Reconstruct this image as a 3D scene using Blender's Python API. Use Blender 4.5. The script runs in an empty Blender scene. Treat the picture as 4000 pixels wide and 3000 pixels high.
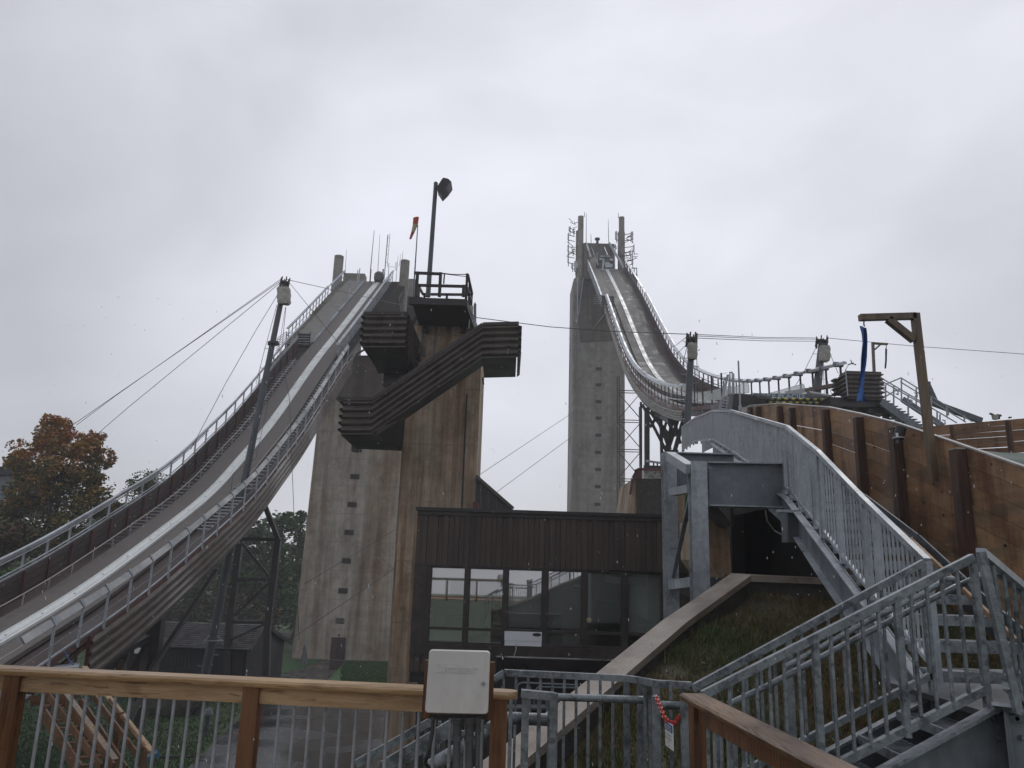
import bpy, bmesh, math, random
from mathutils import Vector as V, Matrix, noise as mnoise
random.seed(7)
sc=bpy.context.scene
col=sc.collection
R=math.radians
# ---------------------------------------------------------------- camera
EYE=1.7; PIT=R(13.3); ROL=R(1.8); FPX=3000.0
fw=V((0,math.cos(PIT),math.sin(PIT))); _r=V((1,0,0)); _u=V((0,-math.sin(PIT),math.cos(PIT)))
rt=_r*math.cos(ROL)+_u*math.sin(ROL); up=_u*math.cos(ROL)-_r*math.sin(ROL)
C0=V((0,0,EYE))
cd=bpy.data.cameras.new('camera'); cam=bpy.data.objects.new('camera',cd); col.objects.link(cam)
cd.sensor_width=36; cd.lens=27.0; cd.clip_start=0.05; cd.clip_end=5000
cam.matrix_world=Matrix(((rt.x,up.x,-fw.x,0),(rt.y,up.y,-fw.y,0),(rt.z,up.z,-fw.z,EYE),(0,0,0,1)))
sc.camera=cam
# survey helpers: turn a sighting (photo column, row) and a known distance or height into a point
def ray(px,py): return fw*FPX+rt*(px-2000)-up*(py-1500)
def P(px,py,Y):
    d=ray(px,py); return C0+d*(Y/d.y)
def PZ(px,py,z):
    d=ray(px,py); return C0+d*((z-EYE)/d.z)
def PXP(px,py,a,b):
    d=ray(px,py); return C0+d*(a/(d.x-b*d.y))
def zat(py,X,Y):     # height at which a vertical through X,Y crosses the row
    vx,vy=X,Y; k=(1500-py)/FPX
    # k*(v.fw)=v.up
    A_=k*(vx*fw.x+vy*fw.y)-(vx*up.x+vy*up.y); B_=up.z-k*fw.z
    return EYE+A_/B_
def xat(px,Y,z):
    k=(px-2000)/FPX; vz=z-EYE
    A_=(Y*rt.y+vz*rt.z)-k*(Y*fw.y+vz*fw.z); return A_/(k*fw.x-rt.x)
def cr(ox,oy,s): return lambda x,y:(ox+x*s,oy+y*s)
cA=cr(0,1500,.5877);cB=cr(0,2200,.4973);cC=cr(1000,900,.5424);cD=cr(1000,1800,.7233);cE=cr(2150,800,.3617);cF=cr(2500,1200,.4521)
cG=cr(3100,1150,.4521);cH=cr(1550,1900,.5425);cI=cr(2500,1500,.4822);cJ=cr(3000,1900,.6631);cK=cr(1900,2400,.5425);cL=cr(2100,1700,.4821)
cN=cr(1000,1000,.30136);cS=cr(1500,650,.3917);cT=cr(2750,1350,.27125);cQ=cr(3500,2100,.5423);cW=cr(0,2350,.3917)
# ---------------------------------------------------------------- mesh helpers
class MB:
    def __init__(s): s.v=[]; s.f=[]
    def add(s,vs,fs):
        n=len(s.v); s.v+=[V(q) for q in vs]; s.f+=[[i+n for i in f] for f in fs]; return s
    def hexa(s,a,b):   # a: 4 bottom pts, b: 4 top pts
        return s.add(list(a)+list(b),[(3,2,1,0),(4,5,6,7),(0,1,5,4),(1,2,6,5),(2,3,7,6),(3,0,4,7)])
    def box(s,x0,x1,y0,y1,z0,z1):
        return s.hexa([(x0,y0,z0),(x1,y0,z0),(x1,y1,z0),(x0,y1,z0)],[(x0,y0,z1),(x1,y0,z1),(x1,y1,z1),(x0,y1,z1)])
    def beam(s,a,b,w,h,upv=(0,0,1)):
        a=V(a);b=V(b);d=(b-a).normalized(); u=V(upv)
        if abs(d.dot(u))>.98: u=V((0,1,0))
        l=d.cross(u).normalized()*(w/2); u=l.cross(d).normalized()*(h/2)
        q=[a-l-u,a+l-u,a+l+u,a-l+u]; q2=[b-l-u,b+l-u,b+l+u,b-l+u]
        return s.add(q+q2,[(0,1,2,3),(7,6,5,4),(0,4,5,1),(1,5,6,2),(2,6,7,3),(3,7,4,0)])
    def tube(s,a,b,r,r2=None,n=10):
        a=V(a);b=V(b);d=(b-a).normalized(); u=V((0,0,1)) if abs(d.z)<.9 else V((0,1,0))
        l=d.cross(u).normalized(); u=l.cross(d); r2=r if r2 is None else r2
        vs=[a+(l*math.cos(t)+u*math.sin(t))*r for t in [2*math.pi*i/n for i in range(n)]]
        vs+=[b+(l*math.cos(t)+u*math.sin(t))*r2 for t in [2*math.pi*i/n for i in range(n)]]
        return s.add(vs,[(i,(i+1)%n,n+(i+1)%n,n+i) for i in range(n)]+[tuple(range(n-1,-1,-1)),tuple(range(n,2*n))])
    def path(s,pts,r,n=8):
        for a,b in zip(pts[:-1],pts[1:]): s.tube(a,b,r,n=n)
        return s
    def ibeam(s,a,b,w,h,t=.015,upv=(0,0,1)):
        a=V(a);b=V(b);d=(b-a).normalized();u=V(upv)
        if abs(d.dot(u))>.98:u=V((0,1,0))
        l=d.cross(u).normalized(); u=l.cross(d)
        s.beam(a+u*(h/2-t/2),b+u*(h/2-t/2),w,t,u); s.beam(a-u*(h/2-t/2),b-u*(h/2-t/2),w,t,u)
        s.beam(a,b,t,h-2*t,u); return s
    def sweep(s,pts,prof,lat=None,closed=True):
        n=len(prof); base=len(s.v)
        for i,p in enumerate(pts):
            w=lat[i]
            for l,z in prof: s.v.append(V(p)+w*l+V((0,0,z)))
        m=n if closed else n-1
        for i in range(len(pts)-1):
            for j in range(m):
                k=(j+1)%n; s.f.append([base+i*n+j,base+i*n+k,base+(i+1)*n+k,base+(i+1)*n+j])
        if closed:
            s.f.append([base+j for j in range(n)][::-1]); e=base+(len(pts)-1)*n; s.f.append([e+j for j in range(n)])
        return s
    def prism(s,poly,dv):
        n=len(poly); poly=[V(q) for q in poly]; dv=V(dv)
        return s.add(poly+[q+dv for q in poly],[tuple(range(n-1,-1,-1)),tuple(range(n,2*n))]+[(i,(i+1)%n,n+(i+1)%n,n+i) for i in range(n)])
    def build(s,name,mat,parent=None,smooth=False,label=None):
        org=parent['_o'] if parent is not None else None
        o3=V(org) if org is not None else V((0,0,0))
        me=bpy.data.meshes.new(name); me.from_pydata([tuple(v-o3) for v in s.v],[],s.f); me.validate(); 
        bm=bmesh.new(); bm.from_mesh(me); bmesh.ops.recalc_face_normals(bm,faces=bm.faces)
        if smooth:
            for f in bm.faces: f.smooth=True
        bm.to_mesh(me); bm.free()
        if smooth: me.set_sharp_from_angle(angle=R(40))
        o=bpy.data.objects.new(name,me); col.objects.link(o); me.materials.append(mat)
        if parent is not None:
            o.parent=parent; o['_o']=tuple(o3)
        if label: o['label']=label
        return o
def tag(o,label,cat=None,group=None,kind=None):
    o['label']=label
    if cat:o['category']=cat
    if group:o['group']=group
    if kind:o['kind']=kind
    return o
def thing(name,loc,label,cat,group=None):
    o=bpy.data.objects.new(name,None); col.objects.link(o); o.location=V(loc); o['_o']=tuple(V(loc)); o.empty_display_size=.3
    return tag(o,label,cat,group)
def single(name,mb,mat,label,cat,group=None,smooth=False):
    return tag(mb.build(name,mat,None,smooth),label,cat,group)
def bar(root,name,a,b,w,h,mat,upv=(0,0,1),label=None): return MB().beam(a,b,w,h,upv).build(name,mat,root,label=label)
def pipe(root,name,a,b,r,mat,n=8): return MB().tube(a,b,r,n=n).build(name,mat,root,True)
def lerp(a,b,t): return a+(b-a)*t
def resample(pts,n):
    L=[0]
    for a,b in zip(pts[:-1],pts[1:]): L.append(L[-1]+(b-a).length)
    out=[]
    for i in range(n):
        t=L[-1]*i/(n-1); k=0
        while k<len(L)-2 and L[k+1]<t: k+=1
        out.append(pts[k].lerp(pts[k+1],(t-L[k])/max(1e-9,L[k+1]-L[k])))
    return out
def along(pts,step,start=0):
    tot=sum((b-a).length for a,b in zip(pts[:-1],pts[1:])); out=[]; t=start
    L=[0]
    for a,b in zip(pts[:-1],pts[1:]): L.append(L[-1]+(b-a).length)
    while t<=tot+1e-6:
        k=0
        while k<len(L)-2 and L[k+1]<t: k+=1
        out.append(pts[k].lerp(pts[k+1],min(1,(t-L[k])/(L[k+1]-L[k])))); t+=step
    return out
# ---------------------------------------------------------------- materials
def mat(name,c1,c2=None,scale=3,rough=.6,metal=0,bump=0,bscale=None,stretch=(1,1,1),c3=None,big=.4,island=0,spec=.5,lo=.35,hi=.65,detail=6,puddle=None):
    m=bpy.data.materials.new(name); m.use_nodes=True; nt=m.node_tree; N=nt.nodes; Lk=nt.links
    b=N['Principled BSDF']; b.inputs['Roughness'].default_value=rough; b.inputs['Metallic'].default_value=metal
    b.inputs['Specular IOR Level'].default_value=spec
    tc=N.new('ShaderNodeTexCoord'); mp=N.new('ShaderNodeMapping'); mp.inputs['Scale'].default_value=stretch
    Lk.new(tc.outputs['Object'],mp.inputs['Vector'])
    nz=N.new('ShaderNodeTexNoise'); nz.inputs['Scale'].default_value=scale; nz.inputs['Detail'].default_value=detail; nz.inputs['Roughness'].default_value=.65
    Lk.new(mp.outputs[0],nz.inputs['Vector'])
    rp=N.new('ShaderNodeValToRGB'); c2=c2 or tuple(x*.75 for x in c1)
    rp.color_ramp.elements[0].position=lo; rp.color_ramp.elements[1].position=hi
    rp.color_ramp.elements[0].color=(*c2,1); rp.color_ramp.elements[1].color=(*c1,1)
    vec=nz.outputs['Fac']
    if island:
        g=N.new('ShaderNodeNewGeometry'); mm=N.new('ShaderNodeMath'); mm.operation='MULTIPLY_ADD'; mm.inputs[1].default_value=island
        Lk.new(g.outputs['Random Per Island'],mm.inputs[0])
        sb=N.new('ShaderNodeMath'); sb.operation='SUBTRACT'; sb.inputs[1].default_value=island/2; Lk.new(nz.outputs['Fac'],sb.inputs[0]); Lk.new(sb.outputs[0],mm.inputs[2]); vec=mm.outputs[0]
    Lk.new(vec,rp.inputs['Fac']); out=rp.outputs['Color']
    if big:
        n2=N.new('ShaderNodeTexNoise'); n2.inputs['Scale'].default_value=max(.15,scale*.13); n2.inputs['Detail'].default_value=3; Lk.new(tc.outputs['Object'],n2.inputs['Vector'])
        r2=N.new('ShaderNodeValToRGB'); r2.color_ramp.elements[0].position=.35; r2.color_ramp.elements[1].position=.62
        k=c3 or tuple(1-big for _ in range(3))
        r2.color_ramp.elements[0].color=(*k,1); r2.color_ramp.elements[1].color=(1,1,1,1); Lk.new(n2.outputs['Fac'],r2.inputs['Fac'])
        mx=N.new('ShaderNodeMix'); mx.data_type='RGBA'; mx.blend_type='MULTIPLY'; mx.inputs[0].default_value=1
        Lk.new(out,mx.inputs[6]); Lk.new(r2.outputs[0],mx.inputs[7]); out=mx.outputs[2]
        rr=N.new('ShaderNodeMapRange'); rr.inputs['To Min'].default_value=max(.02,rough-.18); rr.inputs['To Max'].default_value=min(1,rough+.18); Lk.new(n2.outputs['Fac'],rr.inputs['Value']); rr.inputs['From Min'].default_value=.35; rr.inputs['From Max'].default_value=.65
        if puddle: rr.inputs['To Min'].default_value=puddle
        Lk.new(rr.outputs[0],b.inputs['Roughness'])
    Lk.new(out,b.inputs['Base Color'])
    if bump:
        nb=N.new('ShaderNodeTexNoise'); nb.inputs['Scale'].default_value=bscale or scale*4; nb.inputs['Detail'].default_value=5; Lk.new(mp.outputs[0],nb.inputs['Vector'])
        bp=N.new('ShaderNodeBump'); bp.inputs['Strength'].default_value=bump; bp.inputs['Distance'].default_value=.03; Lk.new(nb.outputs['Fac'],bp.inputs['Height']); Lk.new(bp.outputs[0],b.inputs['Normal'])
    return m
def concrete(name,base,dark,rust,pour,sx=1.2,warm=.5,rough=.75):
    m=mat(name,base,tuple(x*.72 for x in base),scale=1.1,rough=rough,bump=.25,bscale=9,big=.25)
    nt=m.node_tree;N=nt.nodes;Lk=nt.links;b=N['Principled BSDF']
    src=b.inputs['Base Color'].links[0].from_socket
    tc=N['Texture Coordinate']
    def streak(scale,stz,lo,hi,colr,src):
        mp=N.new('ShaderNodeMapping'); mp.inputs['Scale'].default_value=(scale,scale,scale*stz); Lk.new(tc.outputs['Object'],mp.inputs['Vector'])
        n=N.new('ShaderNodeTexNoise'); n.inputs['Scale'].default_value=1; n.inputs['Detail'].default_value=7; n.inputs['Roughness'].default_value=.7; Lk.new(mp.outputs[0],n.inputs['Vector'])
        r=N.new('ShaderNodeValToRGB'); r.color_ramp.elements[0].position=lo; r.color_ramp.elements[1].position=hi
        r.color_ramp.elements[0].color=(0,0,0,1); r.color_ramp.elements[1].color=(1,1,1,1); Lk.new(n.outputs['Fac'],r.inputs['Fac'])
        mx=N.new('ShaderNodeMix'); mx.data_type='RGBA'; mx.blend_type='MULTIPLY'; Lk.new(r.outputs[0],mx.inputs[0]); Lk.new(src,mx.inputs[6]); mx.inputs[7].default_value=(*colr,1)
        return mx.outputs[2]
    src=streak(sx,.05,.42,.62,dark,src); src=streak(sx*.45,.04,.45,.6,rust,src); src=streak(sx*2.2,.5,.52,.7,tuple(.5+.5*x for x in dark),src); src=streak(sx*.35,.8,.50,.60,(.74,.70,.66),src); src=streak(9,1,.60,.68,(.70,.66,.62),src)
    # pour joints
    sp=N.new('ShaderNodeSeparateXYZ'); Lk.new(tc.outputs['Object'],sp.inputs[0])
    dv=N.new('ShaderNodeMath'); dv.operation='DIVIDE'; dv.inputs[1].default_value=pour; Lk.new(sp.outputs['Z'],dv.inputs[0])
    fr=N.new('ShaderNodeMath'); fr.operation='FRACT'; Lk.new(dv.outputs[0],fr.inputs[0])
    lt=N.new('ShaderNodeMath'); lt.operation='LESS_THAN'; lt.inputs[1].default_value=.022; Lk.new(fr.outputs[0],lt.inputs[0])
    sc_=N.new('ShaderNodeMath'); sc_.operation='MULTIPLY'; sc_.inputs[1].default_value=.6; Lk.new(lt.outputs[0],sc_.inputs[0])
    mx=N.new('ShaderNodeMix'); mx.data_type='RGBA'; Lk.new(sc_.outputs[0],mx.inputs[0]); Lk.new(src,mx.inputs[6]); mx.inputs[7].default_value=(*[x*.35 for x in base],1)
    Lk.new(mx.outputs[2],b.inputs['Base Color']); return m
M={}
M['conc_pale']=concrete('pale stained concrete',(.60,.54,.47),(.64,.60,.56),(.74,.60,.48),2.7,sx=1.1)
M['conc_brown']=concrete('brown stained concrete',(.62,.495,.365),(.50,.43,.36),(.62,.43,.28),2.4,sx=2.4)
M['conc_grey']=concrete('grey concrete',(.38,.36,.33),(.75,.74,.72),(.85,.8,.74),2.7,sx=.8)
M['conc_dark']=mat('dark rough concrete',(.075,.062,.05),(.03,.026,.022),scale=5,rough=.85,bump=.6)
M['conc_stain']=concrete('darkly stained concrete',(.20,.175,.15),(.6,.56,.52),(.7,.6,.5),2.6,sx=1.0)
M['housing']=mat('dull housing sheet',(.24,.255,.275),(.17,.185,.20),scale=5,rough=.5,metal=.2)
M['coping']=mat('wet concrete coping',(.32,.285,.245),(.20,.175,.15),scale=2.2,rough=.45,bump=.25,bscale=40,c3=(.6,.52,.45))
M['brown_metal']=mat('weathered brown corrugated steel',(.125,.10,.084),(.075,.060,.052),scale=1.6,rough=.5,metal=.0,bump=.1,stretch=(.4,.4,3))
M['fascia']=mat('grey brown corrugated steel',(.105,.082,.070),(.06,.047,.040),scale=1.4,rough=.6,bump=.1,stretch=(3,.3,2))
M['pale_metal']=mat('pale corrugated fascia',(.42,.40,.36),(.10,.09,.08),scale=3.5,rough=.5,lo=.40,hi=.5)
M['dark_steel']=mat('dark brown painted steel',(.028,.022,.021),(.017,.014,.014),scale=2,rough=.5,bump=.1)
M['red_steel']=mat('oxide red painted steel',(.13,.03,.027),(.06,.02,.02),scale=3,rough=.55)
M['inner_wall']=mat('brown plank liner',(.085,.058,.052),(.045,.033,.032),scale=2.5,rough=.6,stretch=(3,.25,5),bump=.15)
M['galv']=mat('galvanized steel',(.42,.45,.485),(.30,.33,.36),scale=14,rough=.45,metal=.25,bump=.08,bscale=60,big=.3)
M['galv_wet']=mat('wet galvanized steel',(.27,.30,.32),(.16,.18,.195),scale=22,rough=.35,metal=.25,bump=.15,bscale=80,big=.3)
M['galv_dark']=mat('dull galvanized plate',(.20,.225,.25),(.15,.17,.19),scale=6,rough=.5,metal=.35,bump=.05,bscale=60,big=.3)
M['silver']=mat('brushed aluminium housing',(.55,.58,.62),(.38,.41,.45),scale=4,rough=.4,metal=.5)
M['track']=mat('white porcelain track',(.72,.75,.745),(.64,.67,.665),scale=5,rough=.35,big=.1)
M['deck']=mat('grey brown inrun matting',(.155,.137,.125),(.11,.097,.09),scale=30,rough=.7,bump=.3,bscale=90)
M['deck_far']=mat('grey concrete inrun slab',(.17,.16,.145),(.13,.12,.11),scale=8,rough=.7,bump=.2)
M['ramp']=mat('pale start ramp mat',(.24,.23,.21),(.18,.172,.158),scale=12,rough=.75)
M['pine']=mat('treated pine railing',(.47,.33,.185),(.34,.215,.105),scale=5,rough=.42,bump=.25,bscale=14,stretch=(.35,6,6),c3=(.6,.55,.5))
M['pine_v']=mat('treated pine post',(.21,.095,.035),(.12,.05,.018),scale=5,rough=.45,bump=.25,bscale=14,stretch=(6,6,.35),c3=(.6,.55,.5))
M['pine_y']=mat('weathered pine handrail',(.27,.165,.085),(.12,.07,.036),scale=5,rough=.4,bump=.35,bscale=14,stretch=(6,.45,6),c3=(.4,.33,.28),lo=.38,hi=.56)
M['plank']=mat('rust stained plank wall',(.43,.25,.125),(.23,.125,.062),scale=1.2,rough=.5,bump=.2,bscale=14,stretch=(6,.35,9),c3=(.55,.48,.42),island=.5,lo=.2,hi=.8)
M['postwood']=mat('dark wet timber',(.105,.048,.028),(.04,.018,.012),scale=4,rough=.45,bump=.3,stretch=(6,6,.5))
M['gallow']=mat('pale treated timber',(.21,.145,.085),(.13,.085,.05),scale=4,rough=.55,bump=.2,stretch=(6,6,.5))
M['capwhite']=mat('wet plank edge',(.42,.39,.36),(.3,.27,.25),scale=5,rough=.35)
M['siding']=mat('dark brown board siding',(.080,.052,.041),(.048,.032,.026),scale=2.2,rough=.6,bump=.2,stretch=(6,6,.4),island=.3)
M['trim']=mat('dark brown trim',(.052,.036,.030),(.026,.019,.018),scale=4,rough=.5)
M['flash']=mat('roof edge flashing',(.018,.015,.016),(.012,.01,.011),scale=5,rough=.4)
M['shingle']=mat('grey roof shingles',(.085,.082,.085),(.035,.034,.036),scale=9,rough=.7,stretch=(1,1,1),bump=.3,island=.5)
M['shedwall']=mat('black shed boards',(.018,.016,.016),(.010,.009,.009),scale=4,rough=.7,stretch=(6,6,.4),island=.4)
M['canvas']=mat('dirty white tarpaulin',(.48,.46,.41),(.36,.34,.30),scale=3,rough=.7,bump=.6,bscale=5)
M['pole']=mat('grey steel mast',(.11,.125,.14),(.075,.085,.095),scale=4,rough=.45,metal=.3,stretch=(3,3,.5))
M['cable']=mat('steel cable',(.06,.06,.065),rough=.5,big=0)
M['rope']=mat('pale rope',(.5,.47,.42),(.36,.33,.3),scale=20,rough=.8,big=0)
M['white']=mat('white moulded plastic',(.60,.59,.57),(.52,.51,.495),scale=3,rough=.35,big=.08,bump=.08,bscale=6)
M['conduit']=mat('grey conduit',(.10,.105,.115),(.07,.075,.08),scale=8,rough=.3)
M['blue']=mat('blue nylon cloth',(.035,.12,.36),(.02,.07,.24),scale=6,rough=.5,bump=.2,bscale=12)
M['orange']=mat('red orange nylon',(.62,.10,.06),(.45,.07,.05),scale=5,rough=.6)
M['cream']=mat('faded cream nylon',(.55,.46,.30),(.4,.33,.22),scale=5,rough=.6)
M['yellow']=mat('yellow padding',(.55,.46,.06),(.4,.33,.05),scale=8,rough=.5)
M['black']=mat('black rubber',(.014,.014,.015),(.008,.008,.009),scale=6,rough=.45)
M['banner']=mat('blue grey banner cloth',(.12,.19,.27),(.09,.15,.22),scale=4,rough=.6)
M['banner_text']=mat('faded white lettering',(.62,.66,.68),(.52,.56,.58),scale=9,rough=.6)
M['signwhite']=mat('white sign face',(.75,.75,.74),(.68,.68,.67),scale=5,rough=.4,big=0)
M['signblue']=mat('blue sign band',(.02,.06,.30),(.015,.05,.25),scale=5,rough=.4,big=0)
M['signteal']=mat('blue painted sign',(.03,.12,.22),(.02,.09,.17),scale=5,rough=.4,big=0)
M['redplastic']=mat('red plastic chain',(.55,.03,.03),(.42,.02,.02),scale=8,rough=.3,big=0)
M['ink']=mat('black lettering',(.02,.02,.025),rough=.5,big=0)
M['asphalt']=mat('wet asphalt',(.040,.040,.043),(.022,.022,.024),scale=3,rough=.20,bump=.06,bscale=40,puddle=.02,stretch=(.6,1.6,1))
M['grass']=mat('short wet turf',(.040,.085,.018),(.022,.045,.012),scale=3,rough=.8,bump=.5,bscale=60)
M['turf']=mat('bright lawn',(.034,.115,.018),(.022,.07,.012),scale=6,rough=.8,bump=.6,bscale=50)
M['earth']=mat('mossy soil slope',(.10,.10,.036),(.06,.040,.022),scale=3.5,rough=.9,bump=.8,bscale=25)
M['bark']=mat('bark',(.055,.042,.034),(.03,.024,.02),scale=6,rough=.9,bump=.6,stretch=(4,4,.6))
M['rock']=mat('boulder',(.11,.095,.075),(.06,.052,.042),scale=2,rough=.8,bump=.6)
M['netting']=mat('green landing matting',(.012,.055,.042),(.05,.075,.07),scale=1.5,rough=.6,stretch=(1,.6,22),lo=.42,hi=.55,big=.2)
M['room']=mat('pale room wall',(.62,.64,.62),(.55,.57,.55),scale=2,rough=.8,big=.1)
M['roomdark']=mat('dark room furniture',(.03,.035,.045),(.02,.023,.03),scale=2,rough=.6,big=.1)
M['blind']=mat('pale roller blind',(.80,.82,.81),(.74,.76,.75),scale=2,rough=.8,big=.08)
M['carton']=mat('white cardboard carton',(.68,.69,.74),(.62,.63,.68),scale=2,rough=.6,big=.05)
M['vest']=mat('high visibility yellow vest',(.28,.38,.04),(.16,.22,.03),scale=7,rough=.6)
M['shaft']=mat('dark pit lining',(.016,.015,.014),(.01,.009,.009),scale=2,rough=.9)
M['sleet']=mat('falling sleet',(.75,.77,.8),rough=.3,big=0)
def leafmat(name,cs,zr=None):
    m=bpy.data.materials.new(name); m.use_nodes=True; N=m.node_tree.nodes; Lk=m.node_tree.links; b=N['Principled BSDF']; b.inputs['Roughness'].default_value=.55; b.inputs['Specular IOR Level'].default_value=.3
    tc=N.new('ShaderNodeTexCoord'); nz=N.new('ShaderNodeTexNoise'); nz.inputs['Scale'].default_value=.55; nz.inputs['Detail'].default_value=4; Lk.new(tc.outputs['Object'],nz.inputs['Vector'])
    g=N.new('ShaderNodeNewGeometry'); mm=N.new('ShaderNodeMath'); mm.operation='MULTIPLY_ADD'; mm.inputs[1].default_value=.42; Lk.new(g.outputs['Random Per Island'],mm.inputs[0]); Lk.new(nz.outputs['Fac'],mm.inputs[2]); fac=mm.outputs[0]
    if zr:
        sp=N.new('ShaderNodeSeparateXYZ'); Lk.new(tc.outputs['Object'],sp.inputs[0]); mr=N.new('ShaderNodeMapRange'); mr.inputs['From Min'].default_value=zr[0]; mr.inputs['From Max'].default_value=zr[1]; mr.inputs['To Min'].default_value=-.40; mr.inputs['To Max'].default_value=.20; Lk.new(sp.outputs['Z'],mr.inputs['Value'])
        ad=N.new('ShaderNodeMath'); Lk.new(fac,ad.inputs[0]); Lk.new(mr.outputs[0],ad.inputs[1]); fac=ad.outputs[0]
    rp=N.new('ShaderNodeValToRGB'); e=rp.color_ramp.elements; e[0].position=.3; e[0].color=(*cs[0],1); e[1].position=1.05 if False else 1.0; e[1].color=(*cs[-1],1)
    for i,c in enumerate(cs[1:-1]):
        x=e.new(.3+.7*(i+1)/(len(cs)-1)); x.color=(*c,1)
    Lk.new(fac,rp.inputs['Fac']); Lk.new(rp.outputs[0],b.inputs['Base Color'])
    b.inputs['Subsurface Weight'].default_value=0
    return m
M['maple']=leafmat('autumn maple leaves',[(.02,.04,.012),(.045,.065,.014),(.20,.14,.025),(.34,.17,.028),(.40,.11,.028)],(4,10.5))
M['green']=leafmat('dark green leaves',[(.014,.038,.010),(.028,.075,.015),(.050,.115,.022),(.085,.14,.03)])
M['mixed']=leafmat('turning leaves',[(.015,.035,.01),(.03,.055,.014),(.06,.055,.016),(.16,.06,.02)])
M['weed']=leafmat('slope weeds',[(.03,.06,.018),(.05,.085,.025),(.10,.085,.035),(.17,.08,.035)])
M['blade']=leafmat('lawn blades',[(.012,.035,.008),(.02,.06,.012),(.03,.085,.018),(.06,.08,.02)])
def streaks(m,vecscale,lo,hi,colr,detail=6):
    nt=m.node_tree;N=nt.nodes;Lk=nt.links;b=N['Principled BSDF'];src=b.inputs['Base Color'].links[0].from_socket;tc=[n for n in N if n.type=='TEX_COORD'][0]
    mp=N.new('ShaderNodeMapping'); mp.inputs['Scale'].default_value=vecscale; Lk.new(tc.outputs['Object'],mp.inputs['Vector'])
    n=N.new('ShaderNodeTexNoise'); n.inputs['Scale'].default_value=1; n.inputs['Detail'].default_value=detail; n.inputs['Roughness'].default_value=.65; Lk.new(mp.outputs[0],n.inputs['Vector'])
    r=N.new('ShaderNodeValToRGB'); r.color_ramp.elements[0].position=lo; r.color_ramp.elements[1].position=hi; r.color_ramp.elements[0].color=(0,0,0,1); r.color_ramp.elements[1].color=(1,1,1,1); Lk.new(n.outputs['Fac'],r.inputs['Fac'])
    mx=N.new('ShaderNodeMix'); mx.data_type='RGBA'; mx.blend_type='MULTIPLY'; Lk.new(r.outputs[0],mx.inputs[0]); Lk.new(src,mx.inputs[6]); mx.inputs[7].default_value=(*colr,1); Lk.new(mx.outputs[2],b.inputs['Base Color'])
streaks(M['plank'],(1.6,1.6,.35),.53,.68,(.42,.30,.24)); streaks(M['plank'],(.8,.8,2.5),.5,.62,(.62,.72,.78)); streaks(M['plank'],(7,7,1.2),.6,.7,(.5,.42,.38))
streaks(M['galv'],(5,5,.7),.52,.72,(.60,.62,.64)); streaks(M['galv_dark'],(3,3,.5),.5,.7,(.6,.6,.6)); streaks(M['galv_wet'],(9,9,9),.52,.6,(.5,.52,.54))
streaks(M['brown_metal'],(2.5,2.5,1.0),.5,.66,(.55,.42,.36)); streaks(M['siding'],(3,3,.4),.48,.66,(.62,.58,.56)); streaks(M['fascia'],(2,.8,2),.5,.65,(.6,.5,.45))
for k_ in ('pine','pine_v','pine_y'):
    streaks(M[k_],(1.3,5,5) if k_=='pine' else ((5,5,1.0) if k_=='pine_v' else (4,1.2,4)),.52,.64,(.50,.42,.38)); streaks(M[k_],(3,40,40) if k_=='pine' else ((40,40,3) if k_=='pine_v' else (40,3,40)),.60,.68,(.45,.38,.32),3)
streaks(M['white'],(7,7,3),.55,.75,(.86,.84,.80)); streaks(M['coping'],(1.5,1.5,3),.48,.62,(.72,.64,.56)); streaks(M['gallow'],(6,6,.8),.5,.65,(.6,.5,.42))
def glass():
    m=bpy.data.materials.new('window glass'); m.use_nodes=True; N=m.node_tree.nodes; Lk=m.node_tree.links; N.remove(N['Principled BSDF'])
    g=N.new('ShaderNodeBsdfGlossy'); g.inputs['Roughness'].default_value=.02; t=N.new('ShaderNodeBsdfTransparent'); t.inputs['Color'].default_value=(.92,.95,.94,1)
    f=N.new('ShaderNodeFresnel'); f.inputs['IOR'].default_value=1.55; mr=N.new('ShaderNodeMapRange'); mr.inputs['To Min'].default_value=.50; mr.inputs['To Max'].default_value=1; Lk.new(f.outputs[0],mr.inputs['Value'])
    mx=N.new('ShaderNodeMixShader'); Lk.new(mr.outputs[0],mx.inputs[0]); Lk.new(t.outputs[0],mx.inputs[1]); Lk.new(g.outputs[0],mx.inputs[2]); Lk.new(mx.outputs[0],N['Material Output'].inputs['Surface']); return m
M['glass']=glass()
def plexi():
    m=bpy.data.materials.new('hazy clear plastic'); m.use_nodes=True; N=m.node_tree.nodes; Lk=m.node_tree.links; b=N['Principled BSDF']
    b.inputs['Base Color'].default_value=(.62,.66,.64,1); b.inputs['Alpha'].default_value=.45; b.inputs['Roughness'].default_value=.3; return m
M['plexi']=plexi()
# ---------------------------------------------------------------- ground
_a=P(1315,2578,76); _b=P(776,2785,42)
G1=(_a.z-_b.z)/(76-42); G0=_b.z-G1*42
def zg(Y): return G0+G1*min(max(Y,-30),95)
def PG(px,py):
    d=ray(px,py); t=(G0-EYE)/(d.z-G1*d.y); return C0+d*t
def grid(name,x0,x1,y0,y1,nx,ny,zf,mt):
    mb=MB()
    for j in range(ny+1):
        for i in range(nx+1):
            x=lerp(x0,x1,i/nx);y=lerp(y0,y1,j/ny); mb.v.append(V((x,y,zf(x,y))))
    for j in range(ny):
        for i in range(nx):
            a=j*(nx+1)+i; mb.f.append([a,a+1,a+nx+2,a+nx+1])
    return mb.build(name,mt)
gr=MB(); ys=[-2500,-400,-60,-12,0,10,20,30,40,50,60,70,80,95,150,300,700,2500]; xs=[-2500,-400,-100,-50,-20,0,20,60,200,2500]
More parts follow.
